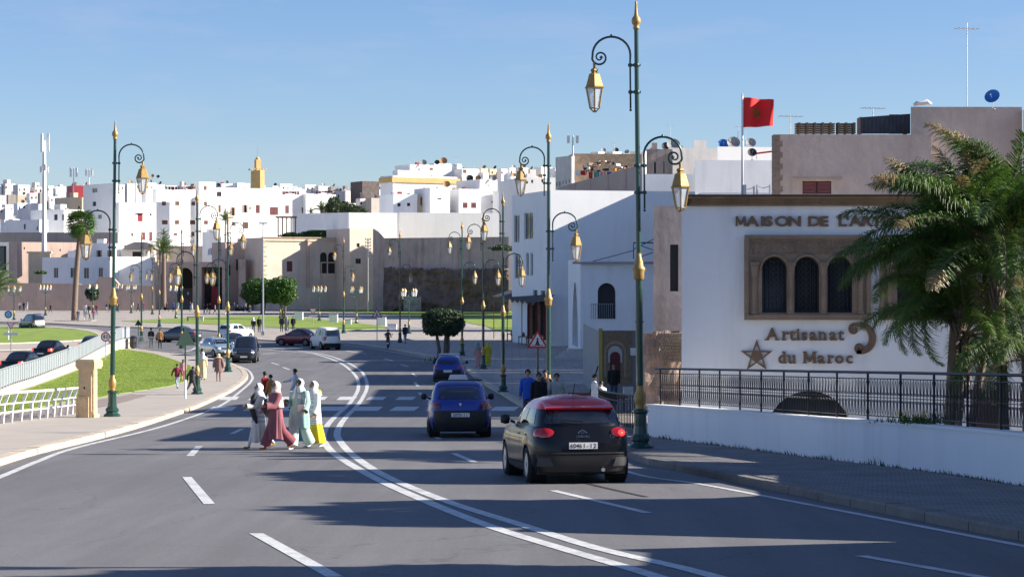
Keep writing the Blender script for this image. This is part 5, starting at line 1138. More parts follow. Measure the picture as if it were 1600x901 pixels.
house('white_house', 'shaded white house with two blue arched windows left of the fan palm', 48, 100, 131, 327, 490, 40, white, wl=[(84.5, 335, 90, 344, 'dark'), (97, 335, 100, 344, 'dark')], zb=8)
house('white_house', 'shaded low white house at the foot of the left town, behind the phone mast', 8, 62, 75, 343, 480, 40, white, wl=[(37, 350, 40, 358, 'dark'), (57, 354, 59, 360, 'dark')], zb=8)
# right-hand medina
house('white_house', 'speckled white house with a row of slit windows on the right skyline', 868, 893, 898, 243, 345, 20, whiteold, wl=[(869, 284, 871, 291, 'dark'), (873.5, 284, 875.5, 291, 'dark'), (879, 282, 880.5, 288, 'dark'), (884, 281, 885.5, 287, 'dark'), (889, 280, 890.5, 286, 'dark')], zb=6)
house('stone_building', 'rubble stone building on the right skyline above the laundry terrace', 893, 894, 1003, 240, 350, 4, stonetan, zb=10, depth=14, cat='building')
house('pink_house', 'grey-pink house with two tall doorways right of the biggest lamp', 1008, 1010, 1052, 233, 330, 3, pinkplaster2, wf=[(1022, 253, 1025, 271, 'dark'), (1036, 251, 1040, 271, 'glass')], zb=8, depth=12)
house('white_house', 'peeling white house wall right of the grey-pink house', 1050, 1051, 1120, 231, 322, 8, whiteold, zb=8, depth=12)
house('white_house', 'white rooftop house carrying a blue dish and a red awning', 1119, 1121, 1213, 229, 310, 8, white2, zb=8, depth=12)
house('white_house', 'plain white terrace block below the white rooftop house', 1080, 1083, 1215, 262, 240, 4, white, zb=8, depth=9)
house('white_house', 'white flats added behind the tall plaza house to shade the kasbah', 797, 812, 868, 277, 382, 8, white2, wf=[(822, 283, 825, 287, 'dark'), (830, 281, 833, 286, 'brown'), (846, 280, 849, 285, 'dark')], zb=0, depth=18)  # block added, its height set for the slanting shadow on the kasbah
# rising grey retaining wall
t = thing('retaining_wall', 'rising grey concrete retaining wall with vertical joints behind the white house', 'wall'); mb = MB(); seg = [(872, 293), (899, 285), (923, 279), (950, 272), (978, 263), (1003, 259)]
for k, ((xa, ya), (xb, yb)) in enumerate(zip(seg, seg[1:])):
    a, b = S(xa+.4, ya, 255), S(xb, yb, 255); MB().add([(a.x,255,6),(b.x,255,6),(b.x,255,b.z),(a.x,255,a.z),(a.x,257,6),(b.x,257,6),(b.x,257,b.z),(a.x,257,a.z)],[(0,1,2,3),(7,6,5,4),(3,2,6,7),(0,3,7,4),(1,5,6,2)]).build('concrete_panel', greybeige, t)
t = thing('rubble_heap', 'heap of stored junk and rubble on the laundry terrace', 'junk heap', S(945, 268, 300)); mb = MB()
for k in range(60):
    x = random.uniform(-3, 4.5); h_ = 1.6*math.exp(-(x/3)**2); z = random.uniform(0, h_); mb.cbox((x, random.uniform(-.5, .5), z), (random.uniform(.2, .9), .4, random.uniform(.1, .4)), random.randrange(4), random.uniform(0, 3))
mb.build('junk', [clothm[1], clothm[5], stonetan, whiteold], t)
t['kind'] = 'thing' if False else t.get('kind', '') or 'stuff'
# filler houses, back rows on the hill
cols = [white2, white, whiteold, cream, white2, white, white2, greybeige]; cn = ['bright white', 'white', 'weathered white', 'cream', 'whitewashed', 'plain white', 'chalk white', 'grey-beige']
def row(x0, x1, ytop, D, lab, wlo, whi, jit, seed, zb=8, wins=True):
    rnd = random.Random(seed); x = x0; k = 0; dn = -1
    while x < x1:
        w2 = rnd.uniform(wlo, whi); y = ytop(x)+rnd.uniform(-jit, jit); q = rnd.randrange(len(cols)); ph = rnd.uniform(8, 34); dd = D+rnd.uniform(-12, 12); ws = []
        if wins and rnd.random() < .75:
            for j in range(int(w2/9)):
                if rnd.random() < .7: xx = x+w2*.35+j*7; yy = y+rnd.uniform(4, 6); ws.append((xx, yy, xx+rnd.uniform(2, 3.2), yy+rnd.uniform(3, 4.5), rnd.choice(['dark', 'brown', 'maroon', 'dark'])))
        k += 1; ws = [w for w in ws if w[2] < x+w2-1]
        house('town_house', f'{cn[q]} house, {["first","second","third","fourth","fifth","sixth","seventh","eighth","ninth","tenth","eleventh","twelfth","thirteenth","fourteenth","fifteenth","sixteenth","seventeenth","eighteenth"][min(k-1,17)]} from left {lab}', x, x+w2*rnd.uniform(.15, .4), x+w2, y, dd, ph, cols[q], wf=ws, zb=zb, group='flat-roofed town houses '+lab, par=.5)
        if rnd.random() < .45:
            dn += 1; dish(x+w2*.6, y-2, dd+3, rnd.choice(['grey', 'grey', 'black', 'rusty']), 1.0, f'{["first","second","third","fourth","fifth","sixth","seventh","eighth","ninth"][min(dn, 8)]} satellite dish from left {lab}', rnd.uniform(-1, .5))
        if rnd.random() < .25:
            an = ["one","two","three","four","five","six","seven","eight","nine","ten"][min(k-1, 9)]; antenna(x+w2*.4, y-9, y, dd+3, f'thin aerial on house {an} from left {lab}')
        x += w2*rnd.uniform(.75, .95)
row(-15, 135, lambda x: 289, 640, 'along the left skyline', 14, 30, 3, 3)
row(-12, 112, lambda x: 303, 590, 'in the second row of the left town', 14, 30, 4, 5)
row(-12, 60, lambda x: 320, 540, 'in the third row of the left town', 16, 30, 4, 8)
row(-12, 20, lambda x: 345, 500, 'low at the left edge of the town', 14, 22, 3, 9)
row(176, 260, lambda x: 287, 600, 'behind the nearest left lamp lantern', 14, 26, 3, 12)
row(260, 400, lambda x: 289, 640, 'behind the large shuttered blocks', 16, 30, 3, 14)
row(412, 600, lambda x: 292-1.5*math.sin((x-412)/30), 650, 'along the skyline right of the minaret', 12, 24, 4, 21)
row(470, 600, lambda x: 299, 610, 'in front of the skyline right of the minaret', 14, 26, 3, 23)
row(556, 600, lambda x: 308, 540, 'beside the ruined stone block', 14, 22, 3, 24)
row(735, 870, lambda x: 266-(x-735)*.03, 560, 'on the skyline right of the roof apartment', 14, 28, 3, 31)
row(742, 878, lambda x: 280-(x-742)*.04, 490, 'in the middle rows above the rampart', 14, 26, 3, 33)
row(775, 880, lambda x: 296, 440, 'just above the right end of the rampart', 14, 24, 4, 35, zb=6)
row(930, 1010, lambda x: 238, 440, 'behind the rubble stone building', 16, 30, 2, 41)
row(1150, 1215, lambda x: 240, 360, 'near the flag', 16, 26, 3, 43)
# dishes and aerials the photograph shows
for a in ((662, 254.5, 447, 'grey', 1.3, 'grey dish at the left end of the roof apartment'), (683, 254, 447, 'black', 1.1, 'dark dish in the middle of the roof apartment'), (693, 252, 447, 'rusty', 1.6, 'large rusty dish on the roof apartment'), (734, 279, 441, 'black', 1.5, 'black dish right of the yellow cornice'), (748, 279, 440, 'rusty', 1.4, 'rusty dish beside the black dish above the rampart'), (755, 279, 440, 'black', 1.5, 'second black dish above the rampart'), (771, 279, 437, 'grey', 1.3, 'grey dish above the tiny-windowed house'), (698, 288.5, 436, 'rusty', 1.5, 'rusty dish hanging on the yellow-corniced wall'),
        (238, 275, 560, 'rusty', 1.0, 'rusty dish on the roof right of the nearest left lantern'), (247, 276, 560, 'black', .9, 'black dish beside the rusty one above the big lantern'), (341, 289, 525, 'black', 1.0, 'black dish right of the white tower house'), (1040, 229, 332, 'black', 1.3, 'black dish on the grey-pink house'), (1052, 227, 330, 'grey', 2.0, 'big pale mesh dish on the peeling white house'), (1130, 226, 312, 'blue', 1.6, 'blue dish on the white rooftop house'), (1146, 224, 312, 'grey', 1.9, 'large grey dish right of the blue one'), (1173, 224, 312, 'grey', 1.5, 'grey dish near the flagpole'), (1175, 239, 300, 'black', 1.3, 'black dish low beside the red awning')):
    dish(*a)
for a in ((640, 243, 275, 444, 'aerial at the left end of the roof apartment'), (712, 244, 258, 448, 'aerial at the right end of the roof apartment'), (1047, 193, 232, 325, 'tall aerial above the big lamp scroll'), (1153, 196, 228, 312, 'aerial left of the flagpole'), (1165, 199, 228, 312, 'aerial beside the flagpole'), (413, 268, 290, 560, 'aerial right of the minaret'), (960, 222, 240, 352, 'aerial on the rubble stone building'), (343, 262, 288, 640, 'aerial above the long white house'), (1235, 180, 209, 92, 'aerial left of the pallets')): antenna(*a)
t = thing('roof_awning', 'red sheet awning on the white rooftop house near the flag', 'awning', S(1180, 240, 300)); MB().tube([(0,0,0),(2.8,0,.35)], .12, 6).build('cloth', clothm[0], t); MB().tube([(.2,0,-.8),(.2,0,0)], .04, 5).build('post', greymetal, t)
for a in ((258, 308, 291.5, 516, 'row of bright laundry on the large white block'), (440, 468, 299, 524, 'laundry on the long white roof right of the minaret'), (480, 520, 298, 560, 'coloured laundry under the right skyline'), (898, 915, 266, 262, 'red and dark clothes on the laundry terrace'), (918, 958, 268, 260, 'dark clothes and blankets on the laundry terrace'), (4, 20, 320, 545, 'small washing line low on the left'), (1160, 1178, 293, 70, 'clothes hanging behind the flagpole foot'), (1183, 1203, 291, 70, 'clothes hanging right of the flagpole foot'), (840, 872, 272, 430, 'maroon laundry left of the speckled house')): laundry(*a, drop=.8 if a[3] > 100 else .5)
# pergola
t = thing('pergola', 'timber pergola with posts left of the white rampart', 'pergola', S(433, 366, 478)); mb = MB(); zt = S(0, 338, 478).z-S(0, 366, 478).z
MB().box((-.3,-.6,zt-.3),(4.4,3,zt)).build('roof', wood, t)
for k in range(5): MB().box((.1+k*.95,-.2,-1),(.35+k*.95,.1,zt-.3)).build('post', wood, t)
# pale cube seats and stone bench on the plaza
for x, D, w2, lab in ((467, 305, 1.1, 'pale stone cube seat nearest the clipped trees'), (521, 288, 1.1, 'pale stone cube seat in the middle of the lit plaza'), (544, 276, .8, 'small pale stone block between two cube seats'), (596, 268, 1.1, 'larger cube seat in the shade'), (613, 250, 1.0, 'low stone block in the shade near the scooter rider')):
    o = MB(); g = GX(x, D, .13); t = thing('cube_seat', lab, 'seat', g); hh = 1.05 if w2 > 1 else .6; MB().cbox((0,0,hh/2),(w2,w2,hh)).build('block', concrete if False else white, t); MB().cbox((0,0,hh+.03),(w2+.08,w2+.08,.05)).build('cap_slab', concrete, t)
t = thing('stone_bench', 'pale stone slab bench at the edge of the far lawn', 'bench', GX(305, 296, .13)); MB().box((-1.1,-.3,.5),(1.1,.3,.65)).build('seat', concrete, t); MB().box((-1.1,-.3,0),(-.95,.3,.5)).build('leg', concrete, t); MB().box((.95,-.3,0),(1.1,.3,.5)).build('leg', concrete, t)

# buildings and trees to the right of the picture whose shade falls on the road

# ================= trees and plants =================
def leafcloud(mb, pts_fn, n, size, seed=1, aspect=.45, mi=0):
    rnd = random.Random(seed)
    for _ in range(n):
        p, nrm = pts_fn(rnd); s = size*rnd.uniform(.6, 1.3)
        a = Vector((rnd.uniform(-1, 1), rnd.uniform(-1, 1), rnd.uniform(-1, 1))).normalized(); d = (nrm+a*.9).normalized(); b = d.cross(Vector((rnd.uniform(-1,1), rnd.uniform(-1,1), .3))).normalized(); c = d.cross(b)
        k = len(mb.v); mb.v += [tuple(p-b*s), tuple(p-c*s*aspect), tuple(p+b*s), tuple(p+c*s*aspect)]; mb.f.append((k, k+1, k+2, k+3)); mb.m.append(mi)
def crown_fn(rx, ry, rz, zc, clumps=26, seed=3, shell=.55, flat=0):
    rnd0 = random.Random(seed); cl = []
    for _ in range(clumps):
        while True:
            v = Vector((rnd0.uniform(-1, 1), rnd0.uniform(-1, 1), rnd0.uniform(-1, 1)))
            if shell < v.length < 1: break
        cl.append((Vector((v.x*rx*.8, v.y*ry*.8, v.z*rz*.8)), rnd0.uniform(.25, .42)))
    def fn(rnd):
        c, r = rnd.choice(cl); v = Vector((rnd.gauss(0, 1), rnd.gauss(0, 1), rnd.gauss(0, 1))).normalized(); q = rnd.uniform(.6, 1)
        p = Vector((c.x+v.x*rx*r*q, c.y+v.y*ry*r*q, c.z+v.z*rz*r*q)); return Vector((p.x, p.y, zc+p.z)), v
    return fn
def clipped_tree(loc, label, rx, rz, zc, stems, n=9000, size=.09, sc=1, mat=leaf2):
    t = thing('clipped_tree', label, 'tree', loc, 0)
    for (dx, dy, ex, ey) in stems:
        MB().tube([(dx, dy, 0), (dx*1.3+.05, dy, zc*.3), ((dx+ex)/2, (dy+ey)/2, zc*.55), (ex, ey, zc)], [.16, .13, .12, .06], 8).tube([(ex*.8, ey, zc*.75), (ex*1.5+.3, ey+.3, zc+rz*.3)], [.07, .03], 6).build('trunk', bark, t, smooth=True)
    mb = MB(); leafcloud(mb, crown_fn(rx, rx*.9, rz, zc, 60, 5, .1), n, size, 7); 
    rnd = random.Random(3)
    def shell(r):
        v = Vector((r.gauss(0,1), r.gauss(0,1), r.gauss(0,1))).normalized(); b = 1+(.24 if rx > 1.8 else .10)*noise.noise(v*2.3+Vector((rx, 0, 0)))+.16*noise.noise(v*6)+.06*noise.noise(v*15); e = lambda c: math.copysign(abs(c)**.75, c); return Vector((e(v.x)*rx*b, e(v.y)*rx*.9*b, zc+e(v.z)*rz*b)), v
    leafcloud(mb, shell, n, size, 9); mb.build('crown', mat, t, fix=False); return t
clipped_tree(GX(408, 352, .13), 'large clipped round tree in front of the sunlit kasbah block', 3.1, 1.9, 3.7, [(0,0,.2,0),(.4,.3,.9,0)], 9000, .16)
clipped_tree(GX(441, 312, .13), 'smaller clipped tree with pale twin stems right of the large one', 2.0, 1.8, 4.0, [(0,0,-.5,0),(.3,0,.6,.2)], 6000, .15)
clipped_tree(GX(692, 158, .13), 'round dark clipped tree on two slanting stems standing on the shaded plaza', 1.45, .95, 2.75, [(-.25,0,-.55,0),(.1,0,.3,0),(.25,.1,.5,.1)], 9000, .085, mat=leaf3)
t = thing('grass_tuft', 'tuft of weeds round the foot of the dark clipped tree', 'weeds', GX(692, 157, .13)); mb = MB(); rnd = random.Random(2)
for k in range(260):
    x, y = rnd.gauss(0, .45), rnd.gauss(0, .3); q = rnd.uniform(0, 6.28); h = rnd.uniform(.1, .4); mb.add([(x-.02, y, 0), (x+.02, y, 0), (x+.12*math.cos(q), y+.12*math.sin(q), h)], [(0, 1, 2)])
mb.build('leaves', leaf3, t, fix=False)
# palms -----------------------------------------------------------
def frond_mesh(L_, droop, leaflet, n=46, seed=1, mat=leaf1, wid=.03, vshape=.5, up=.9, tipdry=False):
    """feather frond growing along +x from the origin, arching down"""
    rnd = random.Random(seed); mb = MB(); pts = []
    ang = up; x = z = 0; st = L_/16
    for i in range(17): pts.append(Vector((x, 0, z))); x += st*math.cos(ang); z += st*math.sin(ang); ang -= droop/16*(.5+1.0*i/16)
    mb.tube(pts, [.035*(1-i/18) for i in range(17)], 5, 1)
    for i in range(n):
        f = .12+.88*i/n; k = min(int(f*16), 15); fr = f*16-k; p = pts[k].lerp(pts[k+1], fr); d = (pts[k+1]-pts[k]).normalized(); upv = Vector((-d.z, 0, d.x))
        ll = leaflet*math.sin(math.pi*min(1, .16+f*.86))**.6*rnd.uniform(.8, 1.1)
        for s_ in (1, -1):
            for rep in range(2):
                tw = rnd.uniform(-.35, .35)
                dirn = (d*.62+Vector((0, s_, 0))*(.8)+upv*(vshape*(1 if rep else .1)+tw)).normalized(); dn = Vector((0, 0, -1))
                b = p+dirn*ll*.45+dn*ll*.03; c = p+dirn*ll*.8+dn*ll*(.16+rnd.uniform(0, .1)); e = p+dirn*ll*.98+dn*ll*(.42+rnd.uniform(0, .2)); wv = d*wid
                mb.add([p-wv*.4, p+wv*.4, b+wv*.5, b-wv*.5, c+wv*.35, c-wv*.35, e], [(0, 1, 2, 3), (3, 2, 4, 5), (5, 4, 6)], 2 if tipdry and f > .8 else 0)
    return mb.mesh('frond', [mat, palmbark, leafdead], False)
def palm(name, label, base, height, trunkr, fronds, meshes, lean=(0, 0), cat='palm tree', boots=True, nsm=10):
    t = thing(name, label, cat, base, 0); n = 12; pts = [(lean[0]*(i/n)**1.5, lean[1]*(i/n)**1.5, height*i/n) for i in range(n+1)]
    MB().tube(pts, [trunkr*(1.15-.35*i/n) for i in range(n+1)], nsm).build('trunk', palmbark, t, smooth=True)
    if boots:
        mb = MB()
        for k in range(60):
            a = k*2.4; zz_ = height-.02*k-.05; r = trunkr*.9; mb.tube([(lean[0]+r*.5*math.cos(a), lean[1]+r*.5*math.sin(a), zz_-.2), (lean[0]+r*1.6*math.cos(a), lean[1]+r*1.6*math.sin(a), zz_+.15)], [.05, .02], 4)
        mb.build('crownshaft', palmbark, t)
    for (az, tilt, mi, sc) in fronds:
        inst(meshes[mi], 'frond', t, (lean[0], lean[1], height-.02), (0, -R(tilt), R(az)), (sc, sc, sc))
    return t
FM = [frond_mesh(3.5, 1.6, .66, 78, 1, wid=.026), frond_mesh(3.3, 2.2, .64, 76, 2, wid=.026), frond_mesh(3.3, 1.1, .62, 76, 3, tipdry=True, wid=.026), frond_mesh(2.6, 3.0, .5, 34, 4, mat=leafdead)]
rnd = random.Random(11); base = Vector((S(1478, 0, 49).x, 49, -.2))
fr = []
for k in range(26): fr.append((k*137.5, rnd.uniform(-42, 40), rnd.choice([0, 0, 1, 2]), rnd.uniform(.85, 1.1)))
fr += [(175, 42, 2, 1.05), (190, 20, 2, 1.1), (165, 0, 0, 1.05), (205, 55, 2, 1.0), (182, -20, 0, 1.0), (200, -75, 1, .8), (150, -70, 1, .85), (20, -80, 1, .8), (300, -65, 3, .8), (70, -60, 3, .8), (180, -95, 1, .8), (100, 10, 2, 1.0), (215, -60, 0, .8)]
pA = palm('feather_palm', 'taller feather palm with arching fronds covering the craft house windows', base, 6.4, .15, [(a, b+8, c, d*.93) for a, b, c, d in fr], FM, lean=(.25, -.2))
fr = []
for k in range(20): fr.append((k*137.5+40, rnd.uniform(-20, 38), rnd.choice([0, 1, 2, 0]), rnd.uniform(.9, 1.12)))
fr += [(160, -60, 1, .8), (60, -80, 1, .8), (250, -70, 1, .9), (330, -72, 3, .8), (195, -50, 0, .85)]
palm('feather_palm', 'second feather palm with upswept fronds at the right picture edge', Vector((S(1500, 0, 50).x, 50, -.2)), 7.3, .11, fr, FM, lean=(1.0, -.3))
fr = []
for k in range(16): fr.append((k*137.5+10, rnd.uniform(-55, 25), rnd.choice([0, 1, 2, 1]), rnd.uniform(.75, .95)))
palm('feather_palm', 'lower feather palm with drooping fronds hanging between the two taller ones', Vector((S(1488, 0, 48.6).x, 48.6, -.2)), 5.1, .09, fr, FM, lean=(.35, .3))
fr = [(k*137.5+80, rnd.uniform(-50, 20), rnd.choice([0, 1, 3]), rnd.uniform(.65, .85)) for k in range(12)]
palm('feather_palm', 'small feather palm cut by the right picture edge beside the second bronze star', Vector((S(1600, 0, 47).x, 47, -.2)), 4.6, .10, fr, FM, lean=(.1, 0))
fr = [(k*137.5+20, rnd.uniform(-50, 24), rnd.choice([0, 1, 2, 0]), rnd.uniform(.9, 1.1)) for k in range(24)]
palm('feather_palm', 'broad feather palm whose crown fills the right picture edge under the blue dish', Vector((S(1572, 0, 48).x, 48, -.2)), 7.1, .13, fr, FM, lean=(-.2, 0))
# date palms
FD1 = [frond_mesh(4.0, 1.5, .55, 36, 5, mat=leaf4, wid=.05, up=1.1), frond_mesh(3.8, 2.1, .5, 36, 6, mat=leaf1, wid=.05, up=.9)]
def date(px_, ybase, ycrown, D, label, sc=1., trr=.3, n=34, clean=0):
    b = S(px_, ybase, D); h = S(px_, ycrown, D).z-b.z; fr = [(k*137.5, 45-85*(k/n)**1.2-clean, k % 2, sc*rnd.uniform(.85, 1.05)) for k in range(n)]
    return palm('date_palm', label, b, h, trr, fr, FD1, boots=False)
date(256, 480, 396, 380, 'date palm with a wide green crown in front of the gatehouse', 1.0, .4)
date(352, 388, 346, 470, 'thin date palm standing before the long white house', .85, .2, 22)
date(256, 384, 368, 470, 'small slim palm on the garden terrace above the date palm', .5, .15, 16)
date(502, 338, 330, 480, 'short palm with bright fronds left of the dark bush', .75, .2, 24)
date(486, 338, 334, 478, 'smaller pale palm next to the pergola', .5, .15, 18)
date(-8, 510, 455, 232, 'green palm entering the picture at the left edge above the round lawn', .95, .3, 34)
# fan palm
def fan_mesh(seed):
    mb = MB(); rnd = random.Random(seed); mb.tube([(0,0,0),(.5,0,.1),(1.0,0,.1)], [.03,.025,.02], 4, 1)
    for k in range(22):
        a = R(-105+210*k/21); L_ = .95*rnd.uniform(.85, 1.05); c, s = math.cos(a), math.sin(a); p = Vector((1.0, 0, .1)); q = p+Vector((c*L_*.6, s*L_*.6, .04*rnd.uniform(-1, 1))); e = p+Vector((c*L_, s*L_, -.25)); w_ = Vector((-s, c, 0))*.05
        mb.add([p, q+w_, q-w_, e], [(0, 2, 1), (1, 2, 3)])
    return mb.mesh('fan_leaf', [leaf4, palmbark])
FN = [fan_mesh(1), fan_mesh(2)]
b = GX(116, 300, .13); h = S(0, 352, 300).z-b.z
t = palm('fan_palm', 'very tall slim fan palm with a shaggy head left of the nearest left lamp', b, h, .38, [], FN, lean=(.9, 0), boots=False)
for k in range(70): inst(FN[k%2], 'fan_leaf', t, (.9, 0, h+.2), (0, R(-60+125*(k/70)), k*2.4), (1.35,)*3)
mb = MB()
for k in range(120):
    a = k*2.4; z = h-.2-random.uniform(0, 1.3); mb.tube([(.9+.2*math.cos(a), .2*math.sin(a), z+.4), (.9+.75*math.cos(a), .75*math.sin(a), z-.4)], [.05, .1], 4)
mb.build('dead_leaf_skirt', leafdead, t)
MB().cbox((.2,0,.0),(5,4,.12)).build('tree_grate', concrete, t)
# bushes and hedges
def bush(loc, rx, ry, rz, label, n=3000, size=.2, mat=leaf3, cat='bush', name='bush', trunk=.1, seed=4):
    t = thing(name, label, cat, loc, 0); MB().tube([(0,0,-.5),(0,0,rz*.8)], [trunk, trunk*.6], 6).tube([(0,0,rz*.3),(rx*.4,0,rz*.9)], [trunk*.6, trunk*.3], 5).build('trunk', bark, t)
    mb = MB(); leafcloud(mb, crown_fn(rx, ry, rz, rz*.9, 30, seed, .2), n, size, seed); mb.build('crown', mat, t, fix=False); return t
bush(S(521, 337, 478), 1.9, 2, 2.5, 'tall dark conifer-like bush beyond the rampart', 5000, .2, seed=6)
bush(S(536, 337, 480), 4.0, 2, 1.7, 'broad dark bush right of the conifer-like one', 4500, .2, seed=7)
bush(S(556, 337, 485), 3.0, 2, 1.2, 'lower dark bush nearest the ruined stone block', 3000, .2, seed=8)
bush(S(145, 470, 384), 1.5, 1.0, 1.5, 'dark shrub behind the strolling people by the ochre wall', 3000, .16, seed=9)
o = bush(S(497, 373, 430), 5.5, 1.5, .9, 'low green hedge along the foot of the white rampart', 6000, .18, leaf2, 'hedge', 'hedge', .05)
o = bush(S(455, 373, 432), 2.5, 1.5, .7, 'small green shrubs under the pergola', 2500, .18, leaf3, 'shrub', 'shrub', .05)
o = bush(S(786, 392, 225), 1.5, 1.0, .35, 'dark greenery on the low roof beside the tall plaza house', 1500, .12, leaf3, 'shrub', 'shrub', .03)
bush(S(64, 428, 405), 1.3, .8, .35, 'strip of green shrubs at the foot of the porch screen', 1200, .16, leaf2, 'shrub', 'shrub', .03)
mb = MB(); yel = M('yellow petals', (.75, .5, .02), .8); t = thing('flowering_weeds', 'small yellow-flowered weeds growing on top of the parapet below the palms', 'weeds', (0, 0, 0))
rr = random.Random(5); w0 = min(wallline, key=lambda p: abs((p.x/p.y)-(1450-800)/3400)); 
for k in range(300):
    x, y = w0.x+.15+rr.gauss(0, .35), w0.y+rr.gauss(0, .25); z = gz(w0.y)+1.0; q = rr.uniform(0, 6.28); h_ = rr.uniform(.04, .2); mb.add([(x-.01, y, z), (x+.01, y, z), (x+.05*math.cos(q), y+.05*math.sin(q), z+h_)], [(0, 1, 2)])
mb.build('leaves', leaf2, t, fix=False); mb = MB()
for k in range(22): mb.cbox((w0.x+.15+rr.gauss(0, .35), w0.y+rr.gauss(0, .1), gz(w0.y)+1.05+rr.uniform(0, .2)), (.03, .03, .03))
mb.build('flowers', yel, t, fix=False)
# trees just outside the picture on the right, and a wall added for shade
def shade_tree(x, y, zc, rx, rz, label, n=9000):
    t = clipped_tree(Vector((x, y, -.3)), label, rx, rz, zc+.3, [(0,0,.3,.1),(.3,.1,-.5,0)], n, .22, mat=leaf3); t['group'] = 'trees right of the picture'
shade_tree(14.0, 40.6, 8.5, 2.6, 1.8, 'round clipped tree outside the right edge, farthest of three')
shade_tree(12.5, 31.0, 7.3, 3.0, 2.0, 'round clipped tree outside the right edge, middle of three')
shade_tree(9.0, 20.9, 7.0, 2.2, 2.0, 'round clipped tree outside the right edge, nearest of three')
t = thing('shade_wall', 'tall white unseen wall added outside the right edge to cast shade', 'wall')
pts = [(5.6, 12), (8.4, 24.6), (8.5, 25.0), (8.8, 26.0), (9.0, 27.6), (10.1, 33.2), (10.25, 34.6), (11.2, 38.6), (13.2, 47), (14.6, 50.5)]; hs = [6.0, 6.3, 6.5, 5.0, 7.2, 6.6, 5.7, 5.75, 5.5, 5.3]  # top heights shaped to shade the pavement and leave wedges of sun
mb = MB()
for (a, b), (h0, h1) in zip(zip(pts, pts[1:]), zip(hs, hs[1:])):
    mb.add([(a[0],a[1],-.3),(b[0],b[1],-.3),(b[0],b[1],h1),(a[0],a[1],h0),(a[0]+.3,a[1],-.3),(b[0]+.3,b[1],-.3),(b[0]+.3,b[1],h1),(a[0]+.3,a[1],h0)],[(0,1,2,3),(7,6,5,4),(3,2,6,7),(0,3,7,4),(1,5,6,2)])
mb.build('wall_body', white, t, fix=False)

# unseen blocks added behind the craft house to keep the plaza in shade
for y0, y1, z1, lab in ((93, 119.5, 10.0, 'unseen white block added for shade directly behind the stone house'), (119.8, 124, 8.2, 'unseen low link added between two shade blocks'), (124.3, 138, 10.9, 'unseen middle white block added for shade behind the craft house'), (138.3, 142, 8.0, 'unseen low filler added between two shade blocks'), (142.3, 161, 11.5, 'unseen far white block added for shade behind the craft house'), (161.3, 187, 12.4, 'unseen farthest white block added for shade beside the entrance porch')):
    t = thing('shade_block', lab, 'building'); MB().box((14, y0, -.3), (26, y1, z1)).build('wall', white, t); MB().box((14.2, y0+.2, z1), (25.8, y1-.2, z1+.02)).build('roof', greybeige, t); MB().box((13.95, (y0+y1)/2-.5, 3), (13.99, (y0+y1)/2+.5, 4.4)).build('window', glassd, t)
# ================= cars =================
tyre = M('tyre', (.018,.018,.018), .9, var=.1); rim = M('alloy rim', (.55,.56,.58), .35, metal=.7, var=0); steelrim = M('dark rim', (.10,.10,.11), .4, metal=.5, var=0)
carglass = M('car glass', (.012,.015,.018), .04, var=0, spec=1.0, coat=.5); blackpl = M('black plastic', (.018,.018,.02), .55, var=.05); taill = M('tail lamp', (.42,.008,.012), .18, var=0, coat=1); headl = M('head lamp', (.7,.72,.75), .1, var=0, coat=1)
brakel = M('lit brake lamp', (.9,.03,.02), .3, var=0, emit=1.3); platew = M('number plate', (.78,.78,.76), .4, var=0); chrome = M('chrome', (.7,.7,.72), .15, metal=1, var=0); under = M('underbody', (.01,.01,.01), .9, var=0)
def carpaint(name, c, metal=.2): return M('car paint '+name, c, .3, metal=metal, var=.03, coat=.7 if name != 'black' else .35, spec=.5 if name != 'black' else .3)
def se(a, b, n, y):            # superellipse x extent at half-width y
    q = min(1, abs(y)/b); return a*(1-q**n)**(1/n)
